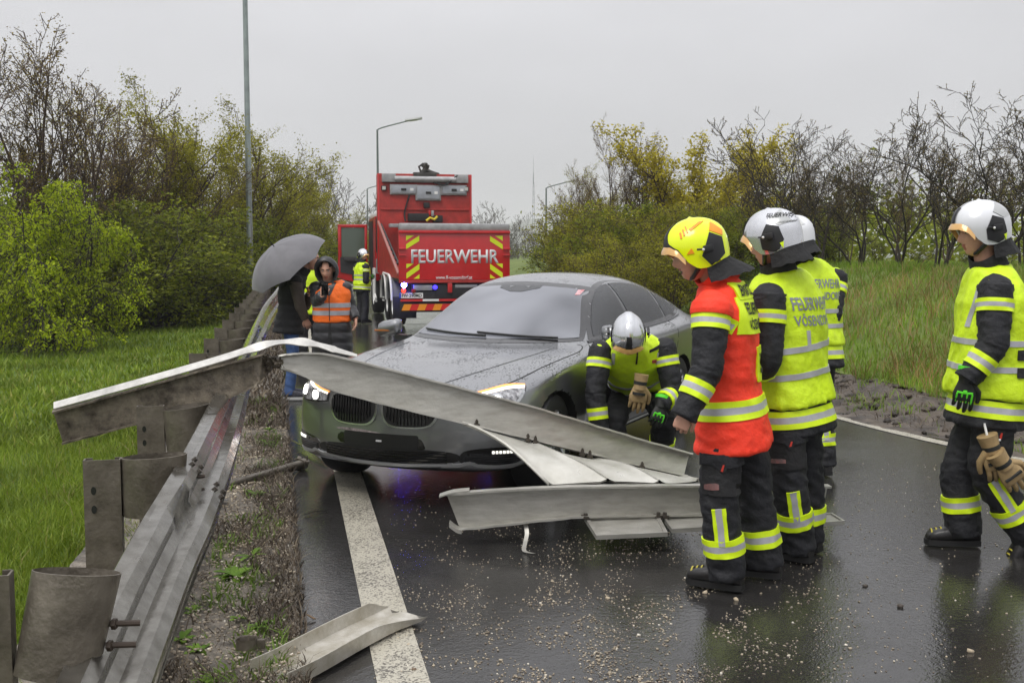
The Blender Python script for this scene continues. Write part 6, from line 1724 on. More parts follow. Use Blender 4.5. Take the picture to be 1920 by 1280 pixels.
def boot(J, k, root, sole=SOLE, leather=LEATH, shoe=False, white=False):
    s = J['s']; a = J['ank' + k]; t = J['toe' + k]; org = J['O']
    d = (t - a); d.z *= 1; dh = Vector((d.x, d.y, 0)); pitch_ = math.atan2(-(d.z + .07 * s), dh.length); dh.normalize()
    fw = (dh * math.cos(pitch_) + Vector((0, 0, -math.sin(pitch_)))).normalized() if abs(pitch_) > .25 else dh
    sd = Vector((-dh.y, dh.x, 0)); up = sd.cross(fw) * -1
    if up.z < 0: up = -up
    B = a - up * (.085 * s)                 # heel-centre on the ground
    mb = MB(); rs = []
    for x, w, h in ((-.085, .030, .075), (-.07, .040, .105), (-.02, .044, .115), (.05, .047, .112), (.10, .052, .096), (.15, .051, .086), (.185, .041, .068), (.20, .022, .045)):
        ring = []
        for j in range(16):
            q = 2 * PI * j / 16; c, sn = math.cos(q), math.sin(q)
            ring.append(B + fw * x * s + sd * (w * math.copysign(abs(c) ** .75, c)) * s + up * (.022 + (h - .022) * (.5 + .5 * math.copysign(abs(sn) ** .75, sn))) * s)
        rs.append(ring)
    if not shoe: mb.rings([[a + (sd * math.cos(q) * .055 + fw * (math.sin(q) * .06 - .015)) * s + up * z for q in [2 * PI * j / 16 for j in range(16)]] for z in (-.02, .10, .17)])
    mb.rings(rs); mb.v = [tuple(Vector(p) - org) for p in mb.v]
    b = mb.build('shoe' if shoe else 'boot', leather, root, 50)
    mb = MB(); out = [(-.087, .030), (-.06, .040), (0, .043), (.06, .045), (.11, .050), (.16, .049), (.190, .038), (.206, .018)]
    poly = [(x, w) for x, w in out] + [(x, -w) for x, w in reversed(out)]
    mb.prism([B + (fw * x + sd * y) * s for x, y in poly], up * -.001, up * .030 * s); mb.v = [tuple(Vector(p) - org) for p in mb.v]
    mb.build('sole', mat('white_sole', (.6, .6, .58), .5) if white else sole, b, 30)
    if not shoe:
        mb = MB()
        for x in (.12, .145, .17): mb.rings([[B + fw * (x + e) * s + sd * (.050 * math.cos(q)) * s * .8 + up * (.025 + .078 * (1 - (x - .1) * 3.0) * math.sin(q)) * s for e in (0, .008)] for q in [PI * j / 10 for j in range(2, 9)]], cap=False, close=False)
        mb.v = [tuple(Vector(p) - org) for p in mb.v]
        mb.build('toe_mark', mat('dull_yellow', (.42, .36, .03), .5), b, 40)['kind'] = 'stuff'
def legs(J, root, mt, name='trousers', r_=((.100, .108), (.092, .098), (.088, .092), (.088, .092)), amp=.006, seed=0.0, vox=.014, pel=((.155, .12), (.165, .125), (.15, .11)), top=None, flare=1.0):
    s = J['s']; L = J['L']; mb = MB()
    for k in 'lr':
        h, kn, a = J['hip' + k], J['knee' + k], J['ank' + k]; foot = a + (a - kn).normalized() * .035 * s
        rr_ = [(x * s, y * s) for x, y in r_]
        loft(mb, [h, h.lerp(kn, .5), kn, kn.lerp(a, .5), foot], [rr_[0], rr_[1], rr_[2], rr_[3], (rr_[3][0] * flare, rr_[3][1] * flare)], L)
        mb.sphere(h, rr_[0][1] * .92, 12, 8)
    pc = (J['hipl'] + J['hipr']) / 2; tp = top or J['waist']
    loft(mb, [pc - Vector((0, 0, .06 * s)), pc.lerp(tp, .4), tp], [(a * s, b * s) for a, b in pel], L)
    return fused(name, mb, mt, root, J['O'], vox, 3, amp * s, (9, 9, 16), seed)
TORSO = ((-.175, .236, .192), (-.16, .236, .192), (-.02, .220, .170), (.12, .196, .142), (.30, .212, .152), (.41, .225, .148), (.495, .175, .112), (.555, .085, .080))
def torso_pts(J, prof, grow_=0.0, upto=9, start=0):
    s = J['s']; sp = [J['pelvis'] + (J['pelvis'] - J['waist']).normalized() * .24 * s, J['pelvis'], J['waist'], J['chest'], J['neck'], J['neck'] + (J['neck'] - J['chest']).normalized() * .06 * s]
    at_ = [-.24, 0, .12, .34, .54, .60]
    def pos(u):
        for i in range(len(at_) - 1):
            if u <= at_[i + 1] or i == len(at_) - 2:
                return sp[i].lerp(sp[i + 1], (u - at_[i]) / (at_[i + 1] - at_[i]))
    pr = prof[start:upto]
    return [pos(u) for u, a, b in pr], [((a + grow_) * s, (b + grow_) * s) for u, a, b in pr]
def jacket(J, root, mt, prof=TORSO, name='jacket', amp=.006, seed=1.0, collar=None, grow_=0.0, vox=.014, extra=None, upto=9, start=0, sh=.088, sc=(7, 7, 15)):
    s = J['s']; mb = MB(); p, r_ = torso_pts(J, prof, grow_, upto, start); loft(mb, p, r_, J['L'], 32, 2.5)
    if sh:
        for k in 'lr': mb.sphere(J['sho' + k], (sh + grow_) * s, 14, 10)
    o = fused(name, mb, mt, root, J['O'], vox, 4, amp * s, sc, seed, extra)
    if collar:
        mb = MB(); nk = J['neck']; ax = (J['head'] - J['neck']).normalized(); rs = []
        e1 = (J['L'] - ax * J['L'].dot(ax)).normalized(); e2 = ax.cross(e1)
        for h_, r1 in ((-.035, .112), (.035, .098), (.080, .094), (.088, .090), (.080, .082), (.0, .085)):
            rs.append([nk + ax * h_ * s + (e1 * math.cos(q) * r1 + e2 * math.sin(q) * r1 * .95) * s - J['O'] + ax * .012 * math.sin(q * 2) * s for q in [2 * PI * j / 26 for j in range(26)]])
        mb.rings(rs, cap=False); mb.build('collar', collar, o, 60)
    return o
def sleeve(J, root, k, mt, r_=(.086, .072, .064, .062), amp=.010, seed=0.0, name='sleeve', upto=1.0):
    s = J['s']; S_, E_, W_ = J['sho' + k], J['elb' + k], J['wri' + k]; mb = MB()
    pts = [S_ + (S_ - E_).normalized() * .03 * s, S_.lerp(E_, .45), E_.lerp(S_, .10), E_.lerp(W_, .12), E_.lerp(W_, .6), E_.lerp(W_, upto)]
    loft(mb, pts, [r_[0] * s, r_[0] * .95 * s, r_[1] * 1.04 * s, r_[1] * s, r_[2] * s, r_[3] * s], J['L'], 28, 2.1, 9)
    mb.v = [tuple(Vector(p) - J['O']) for p in mb.v]
    o = mb.build(name, mt, root, 180); wrinkle(o.data, amp * s, (12, 12, 24), seed); return o
def person(J, label, group=None, head_yaw=None, pitch=8, roll=0, mouth=0, hands='lr', skin_hands=True, hair=True, curl=.4):
    root = tag(empty('person', J['O']), label, 'person', group); s = J['s']; mb = MB()
    p, r_ = torso_pts(J, TORSO, -.05); loft(mb, p, r_, J['L'], 18)
    for k in 'lr':
        loft(mb, [J['hip' + k], J['knee' + k], J['ank' + k]], [.075 * s, .055 * s, .04 * s], J['L'], 12, 2, 3)
        loft(mb, [J['sho' + k], J['elb' + k], J['wri' + k]], [.05 * s, .042 * s, .030 * s], J['L'], 12, 2, 3)
    M = rotM(J['face'] if head_yaw is None else head_yaw, pitch, roll); J['HM'] = M
    loft(mb, [J['neck'] - Vector((0, 0, .04)), J['neck'].lerp(J['head'], .5), J['head'] + M @ Vector((-.015, 0, -.03))], [.060 * s, .058 * s, .06 * s], J['L'], 16, 2, 3)
    head_mb(mb, J['head'], M, s, mouth, hair)
    for k in hands:
        d = (J['wri' + k] - J['elb' + k]).normalized(); d = J.get('hd' + k, d)
        n_ = J.get('hn' + k, J['F'] * .2 + J['L'] * (-1 if k == 'l' else 1))
        hand_mb(mb, J['wri' + k], d, n_, J.get('ht' + k, 1 if k == 'l' else -1), J.get('hc' + k, curl), s * .92)
    mb.v = [tuple(Vector(q) - J['O']) for q in mb.v]
    mb.build('body', HEADM, root, 60)
    return root
def glove(J, root, k, mt, curl=.4, s=1.12, green=False):
    mb = MB(); d = (J['wri' + k] - J['elb' + k]).normalized(); d = J.get('hd' + k, d); n_ = J.get('hn' + k, J['F'] * .2 + J['L'] * (-1 if k == 'l' else 1))
    w = J['wri' + k]; hand_mb(mb, w, d, n_, J.get('ht' + k, 1 if k == 'l' else -1), J.get('hc' + k, curl), s * J['s'], 1.15)
    mb.tube([w - d * .07, w - d * .02, w + d * .02], [.050, .042, .036], 14)
    mb.v = [tuple(Vector(q) - J['O']) for q in mb.v]
    g_ = mb.build('glove', mt, root, 50)
    if green:
        d = d.normalized(); nn = Vector(n_); nn = (nn - d * nn.dot(d)).normalized(); th = d.cross(nn); mb = MB(); c0 = J.get('hc' + k, curl)
        for i in range(4):
            y = (.031 - .0205 * i) * 1.25; p0 = w + d * .075 + th * y - nn * .021; a = c0 * (.8 + .12 * i); p1 = p0 + (d * math.cos(a) + nn * math.sin(a)) * .04; a += c0 * 1.1; p2 = p1 + (d * math.cos(a) + nn * math.sin(a)) * .024
            mb.tube([p0, p1, p2], [.0055, .0055, .004], 6)
        mb.box(w + d * .065 - nn * .020, (.02, .02, .02), None, .005); mb.tube([w + d * .068 - nn * .019 - th * .04, w + d * .072 - nn * .022, w + d * .068 - nn * .019 + th * .04], .006, 6)
        mb.v = [tuple(Vector(q) - J['O']) for q in mb.v]
        mb.build('glove_trim', GLOVG, g_, 40)['kind'] = 'stuff'
        bd = MB(); bd.tube([w - d * .074, w - d * .05], [.052, .050], 14); bd.v = [tuple(Vector(q) - J['O']) for q in bd.v]; bd.build('cuff_band', GLOVG, g_, 40)
    return g_
def pocket(J, root, tr, c, u, v, D, w=.17, h=.20):
    """thigh pocket with flap, red tab and maker's patch"""
    b = bvh_of(tr.data); O_ = Vector(c) - J['O'] - Vector(D).normalized() * .4
    pk = proj_poly('pocket', [rrect(-w / 2, -h / 2, w / 2, h / 2, .012)], O_, u, v, D, b, .014, NAVY2, root, .03, .004, .8)
    proj_poly('pocket_flap', [[(-w / 2 - .005, h / 2 - .005), (w / 2 + .005, h / 2 - .005), (w / 2 + .005, h / 2 - .055), (.02, h / 2 - .06), (0, h / 2 - .09), (-.02, h / 2 - .06), (-w / 2 - .005, h / 2 - .055)]], O_, u, v, D, b, .022, NAVY, pk, .03, .006, .8)
    proj_poly('red_tab', [[(-.006, h / 2 - .075), (.002, h / 2 - .075), (.010, h / 2 - .045), (.002, h / 2 - .045)]], O_, u, v, D, b, .026, mat('red_tab', (.6, .05, .03), .5), pk, .03, .003, .8)
    proj_poly('maker_patch', [rrect(-w / 2 + .01, -h / 2 + .03, -w / 2 + .07, -h / 2 + .055, .003)], O_, u, v, D, b, .018, mat('patch_grey', (.09, .07, .07), .6, col2=(.25, .10, .09), vscale=40), pk, .03, .003, .8)
def tri_band(nm, src, J, a, b_, t, w, root, **kw):
    a, b_ = Vector(a), Vector(b_); return band(nm, src, J['O'], a.lerp(b_, t), b_ - a, J['L'], w, root, **kw)
def leg_marks(J, tr, k, root, side_dir, t=.62, w=.045, strip=True, maxr=.17):
    kn, an = J['knee' + k], J['ank' + k]
    tri_band('reflective_band', tr, J, kn, an, t, w, tr, maxr=maxr)
    if strip:
        b = bvh_of(tr.data); up = (kn - an).normalized(); D = -Vector(side_dir).normalized(); u = up.cross(D).normalized(); O_ = kn.lerp(an, .18) - J['O'] - D * .3
        L_ = (kn - an).length
        for nm, w_, off, m_ in (('shin_stripe', .033, .007, YTAPE), ('shin_stripe_silver', .015, .0095, STAPE)):
            proj_poly(nm, [[(-w_, -L_ * .40), (w_, -L_ * .40), (w_, L_ * .10), (-w_, L_ * .10)]], O_, u, up, D, b, off, m_, tr, .03, .004, .6)
GF = 'firefighters at the accident'

# ---- officer in the red jacket -------------------------------------------------
def px_j(J, **kw):
    for k, (x, y, Y) in kw.items(): J[k] = at(x, y, Y)
q = ground(1372, 1098)
J = std(q.x, 5.32, 157, 1.0)
px_j(J, neck=(1348, 528, 5.32), chest=(1360, 610, 5.33), waist=(1368, 720, 5.33), pelvis=(1372, 775, 5.33), head=(1303, 478, 5.28), shol=(1335, 578, 5.13), shor=(1372, 578, 5.52), elbl=(1326, 692, 5.06), wril=(1291, 778, 5.02),
     elbr=(1345, 690, 5.62), wrir=(1310, 760, 5.58), hipl=(1356, 800, 5.24), hipr=(1398, 800, 5.42), kneel=(1348, 935, 5.20), kneer=(1415, 930, 5.42), ankl=(1362, 1062, 5.22), ankr=(1432, 1062, 5.42), toel=(1302, 1088, 5.30), toer=(1370, 1090, 5.48))
for k in 'lr': J['toe' + k].z = .03; J['ank' + k].z = .10
J['hcl'] = J['hcr'] = .85; J['hdl'] = Vector((-.35, 0, -1)); J['wril'] += Vector((-.01, 0, .02))
off_ = person(J, 'officer in red jacket and yellow helmet looking down at the crouching colleague', 'firefighters at the accident', 181, 12, 0, mouth=.5, hands='lr')
tr = legs(J, off_, NAVY, seed=2.0, amp=.013)
jk = jacket(J, off_, REDC, collar=REDC, seed=3.1, amp=.011)
sl = sleeve(J, off_, 'l', NAVY, seed=4.0, upto=1.16); sr = sleeve(J, off_, 'r', NAVY, seed=5.0, upto=1.16)
for k in 'lr':
    mb = MB(); S_, E_ = J['sho' + k], J['elb' + k]; loft(mb, [S_ + (S_ - E_).normalized() * .05, S_ + (S_ - E_).normalized() * .02, S_.lerp(E_, .06), S_.lerp(E_, .13)], [.070, .098, .104, .100], J['L'], 26)
    mb.v = [tuple(Vector(p) - J['O']) for p in mb.v]; mb.build('shoulder_cap', REDC, off_, 60)

for k in 'lr': boot(J, k, off_)
tri_band('reflective_band', sl, J, J['elbl'], J['wril'], .50, .042, sl, maxr=.12); tri_band('reflective_band', sr, J, J['elbr'], J['wrir'], .55, .042, sr, maxr=.12)
band('reflective_band', jk, J['O'], J['pelvis'].lerp(J['waist'], .30), Vector((-.10, 0, 1)), J['L'], .047, jk)
# shoulder yoke tape: from the chest over the sleeve head to the back
tri_band('reflective_band', sl, J, J['shol'], J['elbl'], .24, .036, sl, maxr=.14, off=.008)
leg_marks(J, tr, 'l', off_, Vector((-.25, -1, 0))); leg_marks(J, tr, 'r', off_, Vector((-.25, -1, 0)), strip=False)
pocket(J, tr, tr, J['hipl'].lerp(J['kneel'], .62), (1, 0, 0), (0, 0, 1), (.1, 1, 0))
b = bvh_of(jk.data)
BK = Vector((math.cos(R(157 + 180 - 20)), math.sin(R(157 + 180 - 20)), 0)); D = -BK; U = D.cross(Vector((0, 0, 1))); Z3 = Vector((-.06, 0, 1)).normalized()
O_ = J['chest'] - J['O'] + BK * .5 + Vector((0, 0, .06))
proj_poly('back_panel', [[(-.12, .085), (.19, .115), (.19, -.10), (-.15, -.09)]], O_, U, Z3, D, b, .006, YTAPE, jk, .03, .004, 1)
proj_poly('title_panel', [[(-.11, .15), (.19, .155), (.19, .085), (-.09, .07)]], O_, U, Z3, D, b, .011, YTAPE, jk, .03, .005, 1)
text_on('lettering', 'EINSATZLEITER', .24, .050, O_ + U * .05 + Z3 * .115, U, Z3, D, b, .014, TXTD, jk, .02, .03)
text_on('lettering', 'FEUERWEHR', .24, .058, O_ + U * .055 + Z3 * .028, U, Z3, D, b, .0095, TXTD, jk, .02, .03)
text_on('lettering', 'VÖSENDORF', .24, .058, O_ + U * .055 + Z3 * -.044, U, Z3, D, b, .0095, TXTD, jk, .02, .03)
proj_poly('letter_patch', [rrect(.02, -.335, .19, -.16, .006)], O_, U, Z3, D, b, .008, YTAPE, jk, .03, .005, 1)
text_on('lettering', 'EL', .085, .10, O_ + U * .105 + Z3 * -.245, U, Z3, D, b, .011, TXTD, jk, .02, .03)
helmet(off_, J['head'] + J['HM'] @ Vector((-.008, 0, .018)), J['HM'], 'yellow', J['O'])
# tape along the front and back yoke of the jacket
D2 = Vector((.35, .94, 0)); U2 = Vector((.94, -.35, 0))
for w_, o__, m_ in ((.034, .006, YTAPE), (.014, .009, STAPE)):
    proj_poly('yoke_tape', strip_polys(curve2d([(-.17, -.02), (-.08, .015), (0.0, .015), (.09, -.03)], 4), w_ * 2), J['shol'] - J['O'] - D2 * .4 + Vector((0, 0, -.055)), U2, (0, 0, 1), D2, b, o__, m_, jk, .03, .004, .9)

# ---- vested firefighters -------------------------------------------------------
VEST = ((-.02, .244, .196), (.04, .236, .186), (.12, .224, .172), (.30, .234, .174), (.41, .238, .164), (.50, .186, .130), (.56, .106, .098))
def vested(J, label, yaw, pitch, style, seed, text=True, collar=True, hands=True, roll=0, helm_text=None, vestprof=VEST, mouth=0, hem=None, back_turn=0, lowband=True, gl=True, vtext=('FEUERWEHR', 'VÖSENDORF'), vox=.014):
    root = person(J, label, GF, yaw, pitch, roll, mouth, hands='')
    tr = legs(J, root, NAVY, seed=seed, amp=.013, vox=vox); jk = jacket(J, root, NAVY, seed=seed + 1, collar=NAVY2 if collar else None, amp=.010, vox=vox)
    sl = [sleeve(J, root, k, NAVY, seed=seed + 2 + i) for i, k in enumerate('lr')]
    for k in 'lr': boot(J, k, root)
    vs = jacket(J, root, HIVIS, vestprof, 'vest', .013, seed + 5, None, 0.0, vox, None, 9, 0, .080, (9, 9, 5))
    up = (J['chest'] - J['waist']).normalized()
    if lowband: band('reflective_band', jk, J['O'], J['pelvis'].lerp(J['waist'], -.55), J['waist'] - J['pelvis'], J['L'], .047, jk)
    for u_, w_ in ((.06, .016), (.165, .016)):
        band('silver_band', vs, J['O'], J['waist'].lerp(J['chest'], (u_ - .05) / .22), up, J['L'], w_, vs, mats=(STAPE,), fr=(-1, 1), off=.005)
    for i, k in enumerate('lr'):
        tri_band('reflective_band', sl[i], J, J['elb' + k], J['wri' + k], .48, .042, sl[i], maxr=.12)
        tri_band('reflective_band', sl[i], J, J['sho' + k], J['elb' + k], .28, .034, sl[i], maxr=.14)
        if gl: glove(J, root, k, GLOVE, .45, green=True)
    if text:
        b = bvh_of(vs.data); F2 = Vector((math.cos(R(J['face'] + back_turn)), math.sin(R(J['face'] + back_turn)), 0)); D = F2; U = D.cross(Vector((0, 0, 1))); Z3 = up; O_ = J['chest'] - J['O'] - D * .6
        text_on('lettering', vtext[0], .32, .068, O_ + Z3 * .095, U, Z3, D, b, .004, TXTG, vs, .02, .02)
        text_on('lettering', vtext[1], .32, .068, O_ + Z3 * .012, U, Z3, D, b, .004, TXTG, vs, .02, .02)
        proj_poly('back_stripe', [[(-.10, -.045), (-.075, -.045), (-.075, -.135), (-.10, -.135)]], O_, U, Z3, D, b, .004, STAPE, vs, .03, .003, 1.2)
    hm = helmet(root, J['head'] + J['HM'] @ Vector((-.008, 0, .018)), J['HM'], style, J['O'], text=helm_text)
    return root, tr, jk, sl, vs
q = ground(1484, 1058)
J = std(q.x, 5.78, 128, 1.02)
px_j(J, neck=(1462, 515, 5.77), chest=(1472, 600, 5.79), waist=(1480, 700, 5.80), pelvis=(1484, 748, 5.80), head=(1446, 455, 5.74), shol=(1442, 562, 5.60), shor=(1506, 558, 5.98), elbl=(1437, 680, 5.55), wril=(1416, 700, 5.76), elbr=(1525, 670, 6.05), wrir=(1500, 700, 6.2),
     hipl=(1466, 785, 5.70), hipr=(1505, 785, 5.88), kneel=(1480, 905, 5.66), kneer=(1512, 900, 5.90), ankl=(1495, 1030, 5.72), ankr=(1512, 1022, 5.93))
for k in 'lr': J['ank' + k].z = .10; J['toe' + k] = J['ank' + k] + Vector((-.115, .115, -.07))
r2, tr, jk, sl, vs = vested(J, 'firefighter in yellow vest and silver helmet standing right behind the red-jacketed officer', 146, 10, 'silver', 11.0, helm_text=('FEUERWEHR', 'VÖSENDORF'), back_turn=14)
leg_marks(J, tr, 'l', r2, Vector((-.1, -1, 0)), .55); leg_marks(J, tr, 'r', r2, Vector((0.1, -1, 0)), .6, strip=False)
pocket(J, tr, tr, J['hipl'].lerp(J['kneel'], .45), (1, 0, 0), (0, 0, 1), (.05, 1, 0))
# third, further back
q = ground(1538, 893)
J = std(at(1517, 700, 8.0).x, 8.0, 108, 1.05)
J['head'] = at(1488, 450, 7.97); J['neck'] = at(1498, 497, 8.0)
px_j(J, elbr=(1550, 590, 7.95), wrir=(1537, 640, 8.1))
J['elbr'] += Vector((.03, 0, 0))
r3, tr, jk, sl, vs = vested(J, 'firefighter in yellow vest half hidden at the back of the three standing together', 128, 10, 'white', 21.0, vox=.018, back_turn=0)
for k in 'lr': leg_marks(J, tr, k, r3, Vector((.1, -1, 0)), .6, strip=(k == 'r'))

# ---- walking firefighter -------------------------------------------------------
Yw = 5.95
J = std(at(1850, 700, Yw).x, Yw, 172, 1.04)
px_j(J, neck=(1856, 505, Yw), chest=(1862, 590, Yw), waist=(1856, 690, Yw), pelvis=(1850, 735, Yw), head=(1836, 437, Yw - .02), shol=(1866, 545, Yw - .20), shor=(1862, 545, Yw + .20), elbl=(1862, 648, Yw - .25), wril=(1812, 712, Yw - .24), elbr=(1880, 640, Yw + .26), wrir=(1850, 720, Yw + .26),
     hipl=(1864, 775, Yw - .09), hipr=(1836, 775, Yw + .09), kneel=(1852, 885, Yw - .11), kneer=(1796, 890, Yw + .09), ankl=(1925, 998, Yw - .10), ankr=(1806, 1012, Yw + .08))
J['ankr'].z = .10; J['toer'] = J['ankr'] + Vector((-.17, .02, -.07)); J['toel'] = J['ankl'] + Vector((-.075, 0, -.165))
J['hdl'] = Vector((-.12, 0, -1)); J['hnl'] = Vector((.3, 1, 0)); J['hcl'] = .35
VW = ((-.02, .250, .215), (.06, .246, .21), (.15, .238, .195), (.30, .240, .180), (.41, .238, .166), (.50, .185, .128), (.56, .105, .098))
rw, tr, jk, sl, vs = vested(J, 'firefighter in yellow vest and white helmet walking in from the right', 180, 6, 'white', 31.0, vestprof=VW, back_turn=18)
leg_marks(J, tr, 'l', rw, Vector((-.3, -1, 0)), .62); leg_marks(J, tr, 'r', rw, Vector((-.3, -1, 0)), .50, strip=False)
pocket(J, tr, tr, J['hipl'].lerp(J['kneel'], .42), (1, 0, 0), (0, 0, 1), (.05, 1, 0), .16, .19)
b = bvh_of(vs.data)
for dx in (.11,):
    proj_poly('front_stripe', [[(-.12, .16), (-.10, .16), (-.15, -.06), (-.17, -.06)]], J['chest'] - J['O'] - Vector((.25, 1, 0)).normalized() * .5, (1, 0, 0), (0, 0, 1), (.25, 1, 0), b, .004, STAPE, vs, .03, .003, 1)
    for zz in (-.205, -.30): proj_poly('side_fastener', [rrect(.03, zz - .028, .115, zz + .028, .004)], J['chest'] - J['O'] - Vector((0, .5, 0)), (1, 0, 0), (0, 0, 1), (0, 1, 0), b, .010, NAVY2, vs, .03, .003, 1)
# work gloves clipped to the thigh pocket
for i, (px, py, dd, lb) in enumerate(((1858, 838, (.35, 0, -.95), 'tan work glove clipped upper to the walking firefighter\'s thigh'), (1880, 868, (.62, 0, -.8), 'tan work glove hanging lower at the walking firefighter\'s knee'))):
    o0 = at(px, py, Yw - .245 - .03 * i); mb = MB(); hand_mb(mb, (0, 0, 0), dd, (0, 1, 0), 1 if i else -1, .25, 1.25, 1.25)
    d = Vector(dd).normalized(); mb.tube([-d * .07, -d * .02, d * .03], [.055, .048, .045], 14)
    g_ = mb.build('work_glove', TANG, None, 50, o0); tag(g_, lb, 'glove', 'tan work gloves')
    bb = MB(); bb.tube([-d * .012, d * .012], [.0475, .0475], 14); bb.tube([d * .085 - Vector((0, .02, 0)) - d.cross(Vector((0, 1, 0))) * .05, d * .085 - Vector((0, .024, 0)) + d.cross(Vector((0, 1, 0))) * .05], .010, 6); bb.build('dark_band', GLOVE, g_, 40)
    cl_ = MB(); cl_.tube([-d * .06, -d * .09 + Vector((0, .02, .04)), Vector((-.0, .04, .12))], .007, 6); cl_.build('clip', WHITE, g_, 40)

# ---- crouching firefighter at the car ------------------------------------------
Yc = 7.75
J = std(at(1185, 700, Yc).x, Yc + .25, 266, 1.0)
px_j(J, neck=(1184, 645, Yc - .02), chest=(1187, 672, Yc + .16), waist=(1196, 706, Yc + .46), pelvis=(1200, 716, Yc + .72), head=(1178, 634, Yc - .16), shol=(1246, 655, Yc + .04), shor=(1126, 660, Yc + .02), elbl=(1262, 735, Yc - .02), wril=(1238, 760, Yc - .16), elbr=(1116, 738, Yc - .06), wrir=(1126, 815, Yc - .10),
     hipl=(1222, 735, Yc + .66), hipr=(1172, 735, Yc + .66), kneel=(1244, 775, Yc + .08), kneer=(1152, 790, Yc + .12), ankl=(1240, 870, Yc + .36), ankr=(1160, 872, Yc + .36))
for k in 'lr': J['ank' + k].z = .10; J['toe' + k] = J['ank' + k] + Vector((0, -.17, -.07))
J['hdl'] = Vector((-.25, -.35, -.9)); J['hnl'] = Vector((-.3, 1, -.2)); J['hcl'] = .5
VC = ((.10, .225, .165), (.18, .232, .168), (.30, .240, .172), (.41, .238, .160), (.50, .19, .128), (.57, .125, .105))
rc, tr, jk, sl, vs = vested(J, 'firefighter in yellow vest bending down beside the front wheel of the grey car', 266, 50, 'silver', 41.0, text=False, vestprof=VC, lowband=False)
tri_band('reflective_band', tr, J, J['kneel'], J['ankl'], .62, .045, tr, maxr=.17); tri_band('reflective_band', tr, J, J['kneer'], J['ankr'], .62, .045, tr, maxr=.17)
b = bvh_of(vs.data); Dc = Vector((0, 1, .1)); Oc = J['chest'] - J['O'] - Vector((0, .6, 0))
proj_poly('zip', [[(-.006, .12), (.006, .12), (.006, -.06), (-.006, -.06)]], Oc, (1, 0, 0), (0, 0, 1), Dc, b, .004, TXTD, vs, .03, .003, 1.2)
proj_poly('chest_patch', [[(.09, .05), (.20, .085), (.20, .06), (.09, .03)]], Oc, (1, 0, 0), (0, 0, 1), Dc, b, .006, NAVY2, vs, .03, .003, 1.2)
proj_poly('red_badge', [rrect(.115, -.055, .155, -.03, .003)], Oc, (1, 0, 0), (0, 0, 1), Dc, b, .006, mat('badge_red', (.35, .05, .05), .5), vs, .03, .003, 1.2)
for sg in (-1, 1): proj_poly('front_stripe', [[(sg * .165 - .012, .02), (sg * .165 + .012, .02), (sg * .165 + .012, -.07), (sg * .165 - .012, -.07)]], Oc, (1, 0, 0), (0, 0, 1), Dc, b, .005, STAPE, vs, .03, .003, 1.2)
for i, (px, py) in enumerate(((1200, 722),)):
    o0 = at(px, py, Yc - .20); mb = MB(); d = Vector((-.15, 0, -1)).normalized(); hand_mb(mb, (0, 0, 0), d, (0, 1, 0), 1, .2, 1.25, 1.2); mb.tube([-d * .08, -d * .02, d * .03], [.052, .046, .044], 14)
    g_ = mb.build('work_glove', TANG, None, 50, o0); tag(g_, 'tan work glove hanging from the crouching firefighter\'s chest', 'glove', 'tan work gloves')
    bb = MB(); bb.tube([-d * .03, -d * .005], [.0475, .0475], 14); bb.tube([d * .05, d * .068], [.05, .05], 14); bb.build('dark_band', GLOVE, g_, 40)

# ---- bystander with the umbrella -----------------------------------------------
Yu = 12.3
J = std(at(546, 740, Yu).x, Yu, 12, .98)
px_j(J, elbr=(563, 574, Yu - .28), wrir=(573, 598, Yu - .24), elbl=(572, 575, Yu + .2), wril=(580, 552, Yu + .02))
J['shor'] = at(553, 527, Yu - .19); J['hdl'] = Vector((.2, 0, 1)); J['hnl'] = Vector((.2, -1, 0)); J['hcl'] = .75; J['head'] = at(582, 487, Yu); J['neck'] = at(563, 510, Yu)
ru = person(J, 'man in black padded vest and jeans holding the grey umbrella', None, 15, 4, hands='lr')
JEANS = mat('blue_jeans', (.05, .105, .26), .75, var=.35, vscale=7, bump=.2, bscale=140, bdist=.004)
legs(J, ru, JEANS, 'jeans', ((.088, .098), (.075, .082), (.062, .066), (.056, .06)), .006, 51.0, .014)
def quilt(me):
    for v in me.vertices:
        n_ = v.normal; v.co += Vector(n_) * (.010 * abs(math.sin(v.co.z * PI / .085)) - .006)
jk = jacket(J, ru, NAVY2, tuple((u, a * .96, b_ * .98) for u, a, b_ in TORSO), 'padded_vest', .005, 52.0, NAVY2, 0, .014, quilt)
BROWN = mat('brown_knit', (.075, .058, .045), .85, var=.2, vscale=12, bump=.4, bscale=120)
for k in 'lr':
    sleeve(J, ru, k, BROWN, (.074, .062, .052, .045), .005, 53.0); boot(J, k, ru, leather=mat('dark_canvas', (.02, .022, .03), .8, col2=(.10, .10, .12), vscale=60), shoe=True, white=True)
# umbrella: domed canopy of eight panels with ribs, shaft and hooked handle
hb_ = at(581, 548, Yu - .05); ap = at(514, 462, Yu - .30); axu = (ap - hb_).normalized()
um = tag(empty('umbrella', hb_), 'large open grey umbrella tilted against the rain over the man in jeans', 'umbrella')
e1 = Vector((0, 1, 0)); e1 = (e1 - axu * e1.dot(axu)).normalized(); e2 = axu.cross(e1); ap2 = ap - hb_
UMB = mat('umbrella_cloth', (.115, .112, .122), .65, var=.1, vscale=8, sheen=.2)
Ru = .50
def can(q, t):
    seg = (q / (2 * PI) * 8) % 1; sag = 1 - .055 * math.sin(PI * seg) * t * t
    return ap2 + (e1 * math.cos(q) + e2 * math.sin(q)) * (Ru * math.sin(t * 1.12) / math.sin(1.12) * sag) - axu * (.27 * (1 - math.cos(t * 1.12)) / (1 - math.cos(1.12)) - .02 * math.sin(PI * seg) * t)
nq = 64
